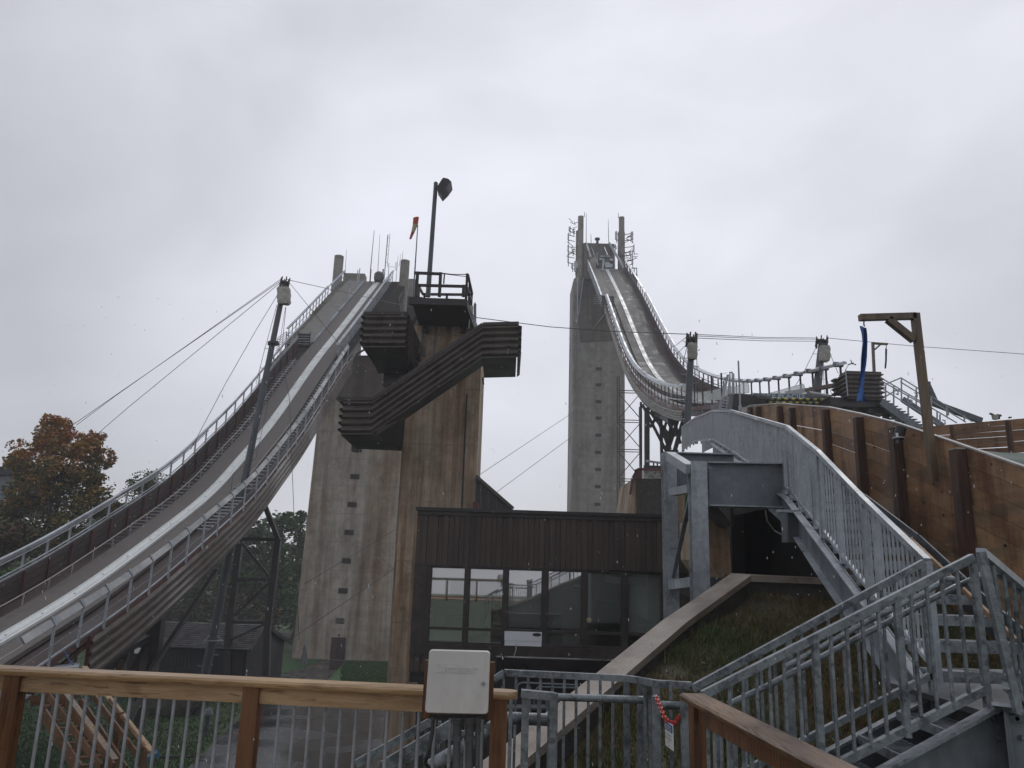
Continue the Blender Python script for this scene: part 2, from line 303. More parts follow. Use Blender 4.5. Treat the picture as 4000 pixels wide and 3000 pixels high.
for y in ys:
    for x in xs: gr.v.append(V((x,y,zg(y)-(0 if y>-12 else max(0,(-12-y))*.5 if y>-100 else (60 if y>-1000 else 90)))))
for j in range(len(ys)-1):
    for i in range(len(xs)-1):
        a=j*len(xs)+i; gr.f.append([a,a+1,a+len(xs)+1,a+len(xs)])
tag(gr.build('ground',M['grass']),'rough grass ground below the ski jumps',kind='structure')
pth=[PG(*q) for q in [(1290,2578),(1352,2580),(1275,2662),(1330,2690),(1560,2720),(1700,2850),(1800,3300),(420,3300),(736,3000),(870,2870),(975,2772),(1015,2700),(1040,2650),(1150,2622),(1230,2592)]]
mb=MB(); mb.v=[q+V((0,0,.012)) for q in pth]; mb.f=[list(range(len(pth)))]
tag(mb.build('path',M['asphalt']),'wet asphalt path leading to the tower door',kind='structure')
lw=[PG(*q) for q in [(1350,2576),(1520,2578),(1560,2720),(1335,2688),(1278,2660)]]
mb=MB(); mb.v=[q+V((0,0,.008)) for q in lw]; mb.f=[list(range(len(lw)))]
tag(mb.build('lawn',M['turf']),'bright green lawn beside the tower door',kind='structure')
lw=[PG(*q) for q in [(1060,2640),(1150,2618),(1230,2588),(1270,2576),(1100,2574),(1000,2580),(1000,2640)]]
mb=MB(); mb.v=[q+V((0,0,.008)) for q in lw]; mb.f=[list(range(len(lw)))]
tag(mb.build('lawn',M['turf']),'bright green verge left of the path',kind='structure')
# blades of grass
mb=MB(); rg=random.Random(3)
for k in range(42000):
    px=rg.uniform(-50,1030); py=rg.uniform(2560,3050)
    if k%3==0: px=rg.uniform(1330,1560); py=rg.uniform(2585,2700)
    if k%3==0 and px<1290+(2690-py)*.55: continue
    q=PG(px,py)
    if k%3 and px>1015-(py-2700)*.93 and py>2700: continue
    h=rg.uniform(.03,.12); a=rg.uniform(0,6.28); w=.012+.0006*q.y; dx,dy=math.cos(a)*w,math.sin(a)*w; lx,ly=rg.uniform(-.05,.05),rg.uniform(-.05,.05)
    mb.add([(q.x-dx,q.y-dy,q.z),(q.x+dx,q.y+dy,q.z),(q.x+lx,q.y+ly,q.z+h)],[(0,1,2)])
tag(mb.build('grass_blades',M['blade']),'short grass growing on the lower ground',kind='stuff')

# ---------------------------------------------------------------- inrun builder
def spline(pts,n):
    out=[]
    for i in range(len(pts)-1):
        p0=pts[max(0,i-1)];p1=pts[i];p2=pts[i+1];p3=pts[min(len(pts)-1,i+2)]
        for k in range(n):
            t=k/n; out.append(.5*((2*p1)+(p2-p0)*t+(2*p0-5*p1+4*p2-p3)*t*t+(3*p1-p0-3*p2+p3)*t**3))
    out.append(pts[-1]); return out
def smooth(p,k=3):
    for _ in range(k): p=[p[0]]+[(p[i-1]+p[i]*2+p[i+1])/4 for i in range(1,len(p)-1)]+[p[-1]]
    return p
class Ramp:
    def __init__(s,pts):
        s.p=pts; d=(pts[-1]-pts[0]); d.z=0; d.normalize(); w=V((-d.y,d.x,0))
        if w.x<0:w=-w
        s.w=w; s.d=d
    def cut(s,ya,yb): # between depths (ya farther)
        q=[a for a in s.p if yb-1e-6<=a.y<=ya+1e-6]; return [s.at(ya)]+[a for a in q if yb+.02<a.y<ya-.02]+[s.at(yb)]
    def at(s,Y):
        for a,b in zip(s.p[:-1],s.p[1:]):
            if (a.y-Y)*(b.y-Y)<=0 and a.y!=b.y: return a.lerp(b,(a.y-Y)/(a.y-b.y))
        return (s.p[0] if abs(s.p[0].y-Y)<abs(s.p[-1].y-Y) else s.p[-1]).copy()
    def off(s,Y,l,z): return s.at(Y)+s.w*l+V((0,0,z))
    def sw(s,ya,yb,prof,name,m,root,closed=True):
        q=s.cut(ya,yb); return MB().sweep(q,prof,[s.w]*len(q),closed).build(name,m,root)
def rect(l0,l1,z0,z1): return [(l0,z0),(l1,z0),(l1,z1),(l0,z1)]
def corr(l,z1,z0,n,d=.09,th=.02):   # zigzag sheet hanging between two heights
    f=[];b=[]
    for i in range(n):
        za=z1+(z0-z1)*i/n; h=(z0-z1)/n
        f+=[(l,za),(l+d,za+h*.25),(l+d,za+h*.5),(l,za+h*.75)]
    f.append((l,z0)); b=[(x-(th if d>0 else -th),z) for x,z in f][::-1]
    return f+b
# ---- the nearer, left ski jump
tk=[cN(1570,350),cN(1440,510),cN(1265,740),cN(1000,1080),cN(720,1430),(1065,1650),(952,1782),(823,1929),cA(1100,970),cA(700,1270),cA(400,1470),cA(100,1650)]
a90,b90=-18.45,.0539
pp=[PXP(*t,a90,b90) for t in tk]
q=pp[-1]; dq=(pp[-1]-pp[-3]).normalized(); pp.append(q+V((dq.x,dq.y,dq.z*.9))*4.5)
top=pp[0]+(pp[0]-pp[2]).normalized()*.6
R9=Ramp(smooth(spline([top]+pp,6),6))
Yt=R9.p[0].y; Yb_=R9.p[-1].y
ra=thing('ski_jump_inrun',R9.at(50),'long curved ski jump inrun with a white track sweeping down to the lower left','ski jump')
R9.sw(Yt,Yb_,rect(-1.4,1.3,-.16,0),'inrun_floor',M['deck'],ra)
R9.sw(Yt-.3,Yb_,[(-.29,.0),(-.29,.10),(-.26,.10),(-.24,.04),(-.12,.04),(-.09,.10),(.09,.10),(.12,.04),(.24,.04),(.26,.10),(.29,.10),(.29,0)],'track',M['track'],ra)
mb=MB()
for q in along(R9.cut(Yt-1,Yb_),1.9): MB().box(q.x-.03,q.x+.03,q.y-.025,q.y+.025,q.z+.07,q.z+.115).build('track_bolt',M['conduit'],ra)
R9.sw(Yt,61,rect(-3.3,-1.45,-.1,.06),'start_ramp',M['ramp'],ra)
# start bars, one toothed edge
mb=MB()
for q in along(R9.cut(Yt-.3,61),.42):
    c=q+R9.w*-1.45; mb.beam(c+V((-.12,0,.08)),c+V((.12,0,.08)),.2,.16)
o=mb.build('start_blocks',M['silver'],ra)
# stepped left edge of the start ramp
mb=MB()
for q in along(R9.cut(Yt-.3,61),.5):
    c=q+R9.w*-3.5; mb.box(c.x-.28,c.x+.2,c.y-.25,c.y+.22,c.z-.28,c.z+.02)
mb.build('start_steps',M['conc_grey'],ra)
def railing(root,ramp,ya,yb,l,h,step,m,mid=True,box=.11,base=0,nm='guard_rail'):
    qs=ramp.cut(ya,yb); MB().sweep(qs,rect(l-box,l+box,h-.05,h+.05),[ramp.w]*len(qs)).build(nm,M['silver'],root)
    if mid: MB().sweep(qs,rect(l-.02,l+.02,h*.5-.02,h*.5+.02),[ramp.w]*len(qs)).build('mid_rail',m,root)
    for q in along(qs,step,.1):
        a=q+ramp.w*l; bar(root,'rail_post',a+V((0,0,base)),a+V((0,0,h-.05)),.06,.06,m,(0,1,0))
railing(ra,R9,Yt+.0,71.6,-3.65,1.15,1.0,M['galv'])
railing(ra,R9,71.2,61.2,-3.7,1.2,1.0,M['galv'])
railing(ra,R9,Yt+.3,58.2,1.5,1.2,.9,M['galv'])
R9.sw(Yt,58.5,rect(1.32,2.3,-.3,-.18),'side_walkway',M['deck_far'],ra)
mb=MB()
for q in along(R9.cut(Yt,58.5),.28):
    c=q+R9.w*1.8; mb.box(c.x-.4,c.x+.4,c.y-.1,c.y+.1,c.z-.18,c.z-.04)
mb.build('side_steps',M['dark_steel'],ra)
mb=MB()
for q in along(R9.cut(Yt-2,58.2),.12): 
    c=q+R9.w*1.58; mb.beam(c+V((0,0,.05)),c+V((0,0,1.1)),.014,.014,(0,1,0))
mb.build('rail_mesh',M['galv'],ra)
R9.sw(58.0,Yb_,rect(-2.25,-1.4,-.28,-.2),'left_step_strip',M['inner_wall'],ra)
R9.sw(58.0,Yb_,rect(1.3,2.3,-.30,-.22),'right_step_strip',M['inner_wall'],ra)
for nm,l0,l1,ya,yb in (('step_cleats',-2.1,-1.5,58,36),('step_cleats',1.4,2.0,58,38)):
    mb=MB()
    for q in along(R9.cut(ya,yb),.42):
        mb.beam(q+R9.w*l0+V((0,0,-.06)),q+R9.w*l1+V((0,0,-.06)),.10,.05)
    mb.build(nm,M['silver'],ra)
# left liner wall, studs, pipes, guard
R9.sw(60,Yb_,rect(-2.35,-2.27,-.35,.85),'liner_wall',M['inner_wall'],ra)
for k in range(1,4): R9.sw(60,Yb_,rect(-2.27,-2.245,-.3+k*.3,-.275+k*.3),'liner_batten',M['dark_steel'],ra)
R9.sw(60,Yb_,rect(-2.33,-2.29,.87,.93),'wall_pipe',M['silver'],ra); R9.sw(60,Yb_,rect(-2.36,-2.32,1.0,1.05),'wall_pipe',M['silver'],ra)
for q in along(R9.cut(59,Yb_),1.5):
    a=q+R9.w*-2.22; bar(ra,'wall_stud',a+V((0,0,-.3)),a+V((0,0,.82)),.07,.09,M['red_steel'],(0,1,0))
    a=q+R9.w*-2.42; bar(ra,'rail_post',a+V((0,0,-.3)),a+V((0,0,1.62)),.07,.07,M['galv'],(0,1,0))
R9.sw(62.5,Yb_,[(-2.40,1.60),(-2.35,1.60),(-2.32,1.76),(-2.42,1.79)],'guard_light_housing',M['silver'],ra)
R9.sw(46,Yb_,rect(-2.36,-2.32,1.52,1.56),'light_tube',M['silver'],ra)
R9.sw(57.5,Yb_,rect(-1.5,-1.47,.36,.395),'safety_rope',M['rope'],ra)
for q in along(R9.cut(57,Yb_),1.5):
    a=q+R9.w*-1.485; bar(ra,'rope_post',a+V((0,0,-.1)),a+V((0,0,.37)),.04,.04,M['galv'],(0,1,0))
R9.sw(50,Yb_,rect(1.42,1.44,.3,.325),'safety_rope',M['rope'],ra)
# right guard with tilted light housings
yy=58.3
k=0
while yy>Yb_+2:
    L_=1.45; y2=yy-L_
    q=[R9.at(yy),R9.at(y2+.06)]
    pr=[(2.38,.94),(2.43,.98),(2.26,1.18),(2.21,1.14)]
    MB().sweep(q,pr,[R9.w]*2).build('guard_light_housing',M['housing'],ra)
    MB().sweep([R9.at(yy+.05),R9.at(yy-.05)],[(2.36,.90),(2.46,.97),(2.26,1.24),(2.17,1.18)],[R9.w]*2).build('housing_bracket',M['galv_dark'],ra)
    a=R9.off(yy,2.38,0); bar(ra,'rail_post',a+V((0,0,-.35)),a+V((0,0,.95)),.07,.07,M['galv'],(0,1,0))
    yy=y2; k+=1
R9.sw(58,Yb_,rect(2.37,2.395,.3,.325),'mid_rail',M['galv_dark'],ra)
R9.sw(58,Yb_,rect(2.36,2.40,-.11,-.05),'lower_rail',M['silver'],ra)
R9.sw(58,Yb_,rect(2.2,2.34,-.42,-.24),'red_edge_beam',M['red_steel'],ra)
Ye=R9.at(0).y if False else 0
# fascia ends at the sighting of its lower corner
def ramp_Y_for_px(ramp,px,l,z):
    best=None
    for i in range(400):
        Y=ramp.p[0].y+(ramp.p[-1].y-ramp.p[0].y)*i/399; q=ramp.off(Y,l,z); v=q-C0; c=2000+FPX*v.dot(rt)/v.dot(fw)
        if best is None or abs(c-px)<best[0]: best=(abs(c-px),Y)
    return best[1]
Yf=ramp_Y_for_px(R9,358,2.4,-.4)
R9.sw(59.5,Yf,corr(2.36,-.4,-1.9,4,.13),'corrugated_fascia',M['fascia'],ra)
R9.sw(59.5,Yf,rect(-2.3,2.3,-.75,-.45),'underside_slab',M['dark_steel'],ra)
R9.sw(Yf,Yb_,rect(-2.3,1.9,-.6,-.35),'underside_slab',M['dark_steel'],ra)
R9.sw(59.5,Yf,rect(1.9,2.3,-2.0,-1.8),'lower_beam',M['dark_steel'],ra)
R9.sw(Yt,58,rect(-3.6,2.3,-.75,-.32),'underside_slab',M['dark_steel'],ra)
for q in (R9.off(Yf,2.36,-.3),): bar(ra,'red_end_post',q,q+V((0,0,-1.6)),.12,.16,M['red_steel'],(0,1,0))
bar(ra,'red_strut',R9.off(Yf+.1,2.3,-.5),R9.off(Yf-3.4,2.2,-1.55)+V((-.8,0,-.3)),.12,.14,M['red_steel'])
# gate platform where the start ramp ends
g=R9.off(60.6,-2.4,0)
for k in range(5): bar(ra,'gate_bar',g+V((-1.1,0,.15+k*.22)),g+V((.85,0,.15+k*.22)),.04,.05,M['galv'])
for x in (-1.1,-.1,.85): bar(ra,'gate_post',g+V((x,0,-.3)),g+V((x,0,1.15)),.06,.06,M['dark_steel'],(0,1,0))
MB().box(g.x-.2,g.x+.85,g.y+.08,g.y+.14,g.z,g.z+1.1).build('gate_screen',M['dark_steel'],ra)
for k in range(6): bar(ra,'side_bar',g+V((-1.15,-.1-k*.0,.1+k*.2)),g+V((-1.15,-2.2,-1.1+k*.2)),.04,.04,M['galv'])
# covered winch at the top of the track
t0=R9.off(Yt-.4,.1,.15)
o=thing('covered_winch',t0,'tarpaulin covered machine sitting at the head of the left white track','winch')
mb=MB(); bm_pts=[]
for (z,s) in ((0,.75),(.35,.85),(.8,.8),(.98,.5)):
    bm_pts.append([(t0.x+s*.62*math.cos(t)*(1+.1*math.sin(3*t)),t0.y+.1+s*.5*math.sin(t),t0.z+.1+z) for t in [i*math.pi/5 for i in range(10)]])
for i in range(3): mb.add(bm_pts[i]+bm_pts[i+1],[(j,(j+1)%10,10+(j+1)%10,10+j) for j in range(10)])
mb.add(bm_pts[3],[tuple(range(10))]); mb.build('cover',M['conduit'],o,True)
MB().box(t0.x-.4,t0.x+.4,t0.y-.1,t0.y+.3,t0.z-.2,t0.z+.12).build('stand',M['dark_steel'],o)
for dx,(c) in ((-1.05,cN(1480,350)),(1.1,cN(1640,350))):
    b=R9.off(Yt-.2,0,0); X=xat(c[0],Yt-.2,b.z+.3); zt=zat(cN(0,170)[1],X,Yt-.2)
    o=single('marker_post',MB().beam((X,Yt-.2,b.z-.1),(X,Yt-.2,zt),.12,.12,(0,1,0)),M['red_steel'],('red steel post left of the covered winch' if dx<0 else 'red steel post right of the covered winch'),'post')
# white poles on start ramp
for i,(a,b) in enumerate(((cN(1340,185),cN(1300,450)),(cN(1372,160),cN(1325,420)),(cN(1258,285),cN(1205,550)))):
    Yp=(74.5,74.5,71)[i]; p0=P(*b,Yp); p1=V((p0.x,Yp,zat(a[1],p0.x,Yp)))
    single('white_pole',MB().tube(p0,p1,.05),M['silver'],('tall white pole on the left start ramp, first of a close pair','tall white pole on the left start ramp, rightmost of the pair','white pole lower on the left start ramp nearer its steps')[i],'pole')

# ---- tower of the left jump
t9=thing('concrete_tower',P(1320,2578,76),'streaked pale concrete tower with small windows and a brown door at its foot','tower')
YF=76.0; zb=zg(76)-.3
lb=P(1134,2578,YF); lt_=P(*cC(432,1400),YF); rb=P(1530,2575,YF); rtp=P(1640,1500,YF)
zt9=zat(1440,-13,YF)
def xl(z): return lb.x+(lt_.x-lb.x)*(z-lb.z)/(lt_.z-lb.z)
XR=-10.4
mb=MB(); r=.9
def plan(x0,x1,y0,y1): return [(x0+.5,y0),(x1-.5,y0),(x1-.15,y0+.15),(x1,y0+.5),(x1,y1),(x0,y1),(x0,y0+.5),(x0+.15,y0+.15)]
p0=plan(xl(zb),XR+.4,YF,YF+7); p1=plan(xl(zt9),XR,YF,YF+7)
mb.add([(x,y,zb) for x,y in p0]+[(x,y,zt9) for x,y in p1],[tuple(range(7,-1,-1)),tuple(range(8,16))]+[(i,(i+1)%8,8+(i+1)%8,8+i) for i in range(8)])
mb.build('wall',M['conc_pale'],t9)
def opening(root,px,py,Y,w,h,name='window',fr=M['trim'],pane=M['black']):
    c=P(px,py,Y); f=MB()
    x0,x1,z0,z1=c.x-w/2,c.x+w/2,c.z-h/2,c.z+h/2; t=.07
    for a,b,c_,d in ((x0-t,x1+t,z1,z1+t),(x0-t,x1+t,z0-t,z0),(x0-t,x0,z0,z1),(x1,x1+t,z0,z1)): f.box(a,b,Y-.05,Y+.1,c_,d)
    o=f.build(name,M['conc_dark'] if fr is None else fr,root)
    g=MB().box(x0,x1,Y-.012,Y+.05,z0,z1).build('pane',pane,root); g.parent=o; g['_o']=root['_o']
    return o
for (px,py) in ((1396,1757),(1386,1862),(1375,1971),(1364,2080),(1353,2191),(1340,2308)):
    opening(t9,px,py,YF,.75,.36,fr=M['conc_dark'])
v=P(1328,2425,YF); mb=MB()
for k in range(5): mb.box(v.x-.42,v.x+.42,YF-.06,YF+.02,v.z-.25+k*.11,v.z-.19+k*.11)
mb.build('vent',M['trim'],t9)
d0=P(*cD(400,1070),YF); d1=P(*cD(487,955),YF); dz=zg(76)
mb=MB().box(d0.x,d1.x,YF-.12,YF+.1,dz,d1.z); mb.build('door_frame',M['trim'],t9)
mx_=(d0.x+d1.x)/2
MB().box(d0.x+.08,mx_-.01,YF-.16,YF-.11,dz+.03,d1.z-.08).build('door',M['siding'],t9)
dd=MB().box(mx_+.01,d1.x-.08,YF-.16,YF-.11,dz+.03,d1.z-.08).build('door',M['siding'],t9)
g=MB().box(mx_+.2,d1.x-.22,YF-.175,YF-.155,dz+1.15,d1.z-.35).build('pane',M['roomdark'],t9); g.parent=dd; g['_o']=t9['_o']
g=MB().box(mx_+.35,d1.x-.38,YF-.19,YF-.172,dz+1.2,dz+1.45).build('notice',M['signwhite'],t9); g.parent=dd; g['_o']=t9['_o']
MB().box(d0.x-.1,d1.x+.1,YF-.3,YF,dz-.05,dz+.03).build('door_step',M['silver'],t9)
l=P(*cD(447,942),YF-.2); MB().tube((l.x,YF-.25,l.z),(l.x,YF+.02,l.z),.09).build('lamp',M['trim'],t9)
for (a,b,Y,r,lab) in ((cN(1092,5),cN(1030,560),YF+1.2,0,''),(cN(1940,65),cN(1890,720),YF-.6,0,''),(cC(1115,360),cC(1110,600),YF+6,0,'')):
    w=(cN(1160,0)[0]-cN(1027,0)[0])/2; rad=w*Y/3000*.96
    p=P(*b,Y); X=p.x+.0; z1=zat(a[1],X,Y); zb2=zt9-6 if Y<YF+3 else zt9-8
    MB().tube((X,Y,zb2),(X,Y,z1),rad,n=28).build('round_column',M['conc_grey'],t9,True)
MB().box(-13.2,-10.0,YF+3,YF+6.5,zt9-3,R9.off(Yt,0,-.5).z).build('top_block',M['dark_steel'],t9)
c=P(*cN(1290,300),78.5); MB().box(c.x-1.3,c.x+1.0,78.3,79.5,zt9,c.z+.6).build('start_parapet',M['conc_grey'],t9)
# brown stair of the tower beside the start
for k in range(16):
    t=k/15; q=P(*cN(lerp(1840,1560,t)+0,lerp(380,740,t)),lerp(Yt,64,t)); q2=P(*cN(lerp(1845,1880,t),lerp(380,740,t)),lerp(Yt,64,t))
    MB().box(q.x,max(q.x+.9,q2.x),q.y-.35,q.y+.5,q.z-.5,q.z).build('stair_tread',M['conc_dark'],t9)
mb=MB()
q=P(*cC(700,870),70); 
mb.prism([P(*cC(720,900),73.4),P(*cC(900,900),73.4),P(*cC(900,1210),73.4),P(*cC(560,1200),73.4)],(0,2.4,0)); mb.build('stained_crosshead',M['conc_stain'],t9)
for i,(a,b) in enumerate(((cC(720,895),cC(795,850)),(cC(735,930),cC(850,1005)))):
    bar(t9,'red_brace',P(*a,60),P(*b,60),.13,.13,M['red_steel'])
# antennas over it
ant=[(cC(852,0),cC(825,280),.05,'whip antenna, tallest, above the left red post'),(cC(892,30),cC(873,370),.035,'thin whip antenna above the covered winch'),
     (cC(652,140),cC(640,330),.03,'short whip antenna on the left round column'),(cC(1023,182),cC(1005,400),.03,'slim antenna left of the right round column'),(cC(1045,170),cC(1030,260),.025,'faint rod antenna just left of the right round column'),
     (cC(1059,150),cC(1052,225),.03,'short rod antenna over the right round column')]
for a,b,r_,lab in ant:
    Y=78; p0=P(*b,Y); p1=P(*a,Y); p1.x=p0.x; p1=V((p0.x,Y,zat(a[1],p0.x,Y))); p1.x+= (P(*a,Y).x-p1.x)*.9
    single('whip_antenna',MB().tube(p0,p1,r_,r_*.5,6),M['galv_dark'],'thin '+lab if not lab.startswith(('thin','slim','faint','short')) else lab,'antenna','antennas on the left tower',True)
o=thing('dipole_mast',P(*cC(915,370),78),'notched dipole mast rising behind the right red post','antenna')
p0=P(*cC(920,380),78);p1=P(*cC(950,32),78); pipe(o,'mast',p0,p1,.05,M['galv_dark'])
for k in range(4):
    c=p0.lerp(p1,.42+k*.17); mb=MB().tube(c,c+V((.22,0,.05)),.02).tube(c+V((.22,0,-.45)),c+V((.22,0,.55)),.025); mb.build('dipole',M['galv_dark'],o,True)
o=thing('loop_antenna',P(*cC(955,350),78),'small folded loop antenna right of the dipole mast','antenna')
p0=P(*cC(952,350),78);p1=P(*cC(957,235),78); pipe(o,'mast',p0,p1,.03,M['galv_dark'])
c=P(*cC(957,262),78); MB().path([c,c+V((.7,0,0)),c+V((.7,0,-.35)),c+V((.85,0,-.35)),c+V((.85,0,.5)),c+V((.7,0,.5)),c+V((.7,0,0))],.02).build('loop',M['galv_dark'],o,True)

# ---- trestle under the left inrun
tr=thing('steel_trestle',P(960,2560,47),'dark steel trestle leg frame under the left inrun beside the concrete tower','trestle')
def seg(root,a,b,Ya,Yb2,w,h,m=M['dark_steel'],name='member'): return bar(root,name,P(*a,Ya),P(*b,Yb2),w,h,m)
Yc=47
for a,b,w in ((cA(1745,770),cA(1850,1035),.26),(cA(1850,1035),cA(1775,1659),.36),(cA(1735,800),cA(1640,960),.26),(cA(1640,960),cA(1600,1010),.3),(cA(1600,1010),cA(1520,1659),.36),
              (cA(1580,1030),cA(1850,1035),.2),(cA(1570,1300),cA(1800,1300),.2),(cA(1540,1580),cA(1770,1585),.2),(cA(1610,1060),cA(1790,1280),.12),(cA(1790,1320),cA(1560,1540),.12),(cA(1770,1590),cA(1540,1700),.12)):
    seg(tr,a,b,Yc,Yc,w,w)
tr['_x']=0
for a,b in (((1045,2475),(1040,2640)),((893,2475),(890,2640))): seg(tr,a,b,Yc,Yc,.36,.36,name='leg')
MB().box(P(*cA(1745,790),Yc).x-.35,P(*cA(1745,790),Yc).x+.35,Yc-1.5,Yc+.3,P(0,1950,Yc).z-.3+.7,P(0,1950,Yc).z+.6).build('bearing',M['dark_steel'],tr)
t2=thing('steel_trestle',P(560,2640,34),'low tangle of dark raking struts under the lower left inrun','trestle')
for a,b,Ya,Yb2,w in ((cB(1700,60),cB(1160,880),38,33,.24),(cB(1330,340),cB(1030,880),35,33,.34),(cB(1200,430),cB(1110,880),35,33,.34),(cB(1060,560),cB(830,870),34,32.5,.3),(cB(1180,580),cB(700,840),34,31,.3),
    (cB(1350,330),cB(1180,600),36,34,.2),(cB(1110,1060),cB(1000,1260),33,31,.26),(cB(1060,560),cB(930,880),35,33,.22),(cB(1180,1000),cB(1010,1230),33,31,.12)):
    seg(t2,a,b,Ya,Yb2,w*.75,w*.75)
for a,b,w in ((cB(1260,360),cB(1190,880),.4),(cB(960,720),cB(940,1000),.3),(cB(1110,860),cB(1100,1310),.35)):
    seg(t2,a,b,34,34,w,w,name='leg')
seg(t2,cB(955,760),cB(935,870),33,33,.14,.14,M['pine_v'],'timber_prop')
# ---------------------------------------------------------------- judges' tower (brown, nearer)
YJ=32.0
jt=thing('judges_tower',P(1700,2950,YJ),'brown stained concrete tower wrapped by a corrugated brown stair beside the left inrun','tower')
b0=P(1499,2567,YJ);b1=P(*cC(1075,1380),YJ);c1=P(1864,1800,YJ); zj0=zg(YJ)-.3; zj1=zat(1275,(b0.x+c1.x)/2,YJ)
xj0=b1.x; xj1=c1.x
mb=MB().box(xj0,xj1,YJ,YJ+4.2,zj0,zj1); mb.build('wall',M['conc_brown'],jt)
def j(px,py,Y=YJ): return P(px,py,Y)
# pale strip painting the light on the shaft's left edge
MB().box(xj0-.12,xj0+.06,YJ+.3,YJ+4.0,zj0,zj1-4).build('lit_edge_strip',M['conc_pale'],jt)
YS=28.6
def stairband(root,top,hgt,n,d,name,m=M['brown_metal']):
    # zigzag sheet following a polyline in the plane y=YS, top: list of points
    mb=MB(); K=len(top)
    prof=[]
    for i in range(n):
        prof+=[(0,-(i)/n*hgt),(-d,-(i+.3)/n*hgt),(-d,-(i+.45)/n*hgt),(0,-(i+.8)/n*hgt)]
    prof.append((0,-hgt))
    for p in top:
        for y,z in prof: mb.v.append(V((p.x,p.y+y,p.z+z)))
    m_=len(prof)
    for i in range(K-1):
        for q in range(m_-1): a=i*m_+q; mb.f.append([a,a+1,a+m_+1,a+m_])
    # returns at both ends going back
    for e,sg in ((0,-1),(K-1,1)):
        p=top[e]; back=3.4; n0=len(mb.v)
        for yb in (0,back):
            for y,z in prof: mb.v.append(V((p.x+sg*(-y)*.9,p.y+yb+(y if yb==0 else 0),p.z+z)))
        for q in range(m_-1): a=n0+q; mb.f.append([a,a+m_,a+m_+1,a+1])
    return mb.build(name,m,root)
tp=[P(*cC(635,1205),YS),P(*cC(845,1205),YS),P(*cC(1635,668),YS),P(*cC(1893,662),YS)]
H_=tp[1].z-P(*cC(845,1470),YS).z
st1=[V(q) for q in tp]
stairband(jt,[q+V((0,0,-.12)) for q in st1],H_-.12,5,.14,'corrugated_guard')
mb=MB()
for a,b in zip(st1[:-1],st1[1:]): mb.beam(a+V((0,-.05,-.06)),b+V((0,-.05,-.06)),.10,.13)
mb.build('guard_cap',M['trim'],jt)
# stair body behind the guard: bottom landing, flight, top landing
x0,x1,x2,x3=[q.x for q in st1]; zb_=[q.z-H_ for q in st1]
bd=MB()
bd.hexa([(x0+.1,YS+.05,zb_[0]+.1),(x1,YS+.05,zb_[1]+.1),(x1,YJ+.2,zb_[1]+.1),(x0+.1,YJ+.2,zb_[0]+.1)],[(x0+.1,YS+.05,zb_[0]+.3),(x1,YS+.05,zb_[1]+.3),(x1,YJ+.2,zb_[1]+.3),(x0+.1,YJ+.2,zb_[0]+.3)])
bd.hexa([(x1,YS+.05,zb_[1]+.1),(x2,YS+.05,zb_[2]+.1),(x2,YS+1.5,zb_[2]+.1),(x1,YS+1.5,zb_[1]+.1)],[(x1,YS+.05,zb_[1]+.3),(x2,YS+.05,zb_[2]+.3),(x2,YS+1.5,zb_[2]+.3),(x1,YS+1.5,zb_[1]+.3)])
bd.hexa([(x2,YS+.05,zb_[2]+.1),(x3-.05,YS+.05,zb_[3]+.1),(x3-.05,YJ+.2,zb_[3]+.1),(x2,YJ+.2,zb_[2]+.1)],[(x2,YS+.05,zb_[2]+.3),(x3-.05,YS+.05,zb_[3]+.3),(x3-.05,YJ+.2,zb_[3]+.3),(x2,YJ+.2,zb_[2]+.3)])
bd.build('stair_soffit',M['dark_steel'],jt)
# rear guard and sides close the volume
mb=MB()
mb.box(x0+.05,x0+.12,YS+.1,YJ,zb_[0]+.2,st1[0].z-.2); mb.box(x3-.14,x3-.06,YS+.1,YJ+.2,zb_[3]+.2,st1[3].z-.1)
mb.hexa([(x1,YS+1.5,zb_[1]+.1),(x2,YS+1.5,zb_[2]+.1),(x2,YS+1.58,zb_[2]+.1),(x1,YS+1.58,zb_[1]+.1)],[(x1,YS+1.5,st1[1].z-.2),(x2,YS+1.5,st1[2].z-.2),(x2,YS+1.58,st1[2].z-.2),(x1,YS+1.58,st1[1].z-.2)])
mb.build('inner_guard',M['brown_metal'],jt)
# concrete bracket wedge under the lower landing
q=[P(*cC(612,1476),YS+.12),P(*cC(868,1476),YS+.12),P(*cC(1076,1340),YS+1.4),P(*cC(1052,1588),YJ-.05),P(*cC(722,1573),YJ-.05)]
mb=MB().add(q+[p+V((0,0,.35)) for p in q],[(4,3,2,1,0),(5,6,7,8,9)]+[(i,(i+1)%5,5+(i+1)%5,5+i) for i in range(5)]); mb.build('landing_soffit',M['dark_steel'],jt)
qa=P(*cC(700,1580),YJ); MB().box(qa.x,qa.x+.3,YJ-.4,YJ-.1,qa.z-.1,qa.z+.15).build('lamp',M['trim'],jt)
qa=P(*cC(1632,1060),YJ-.5); bar(jt,'drip_pipe',qa,qa+V((.05,0,-.3)),.07,.07,M['galv_dark'],(0,1,0))
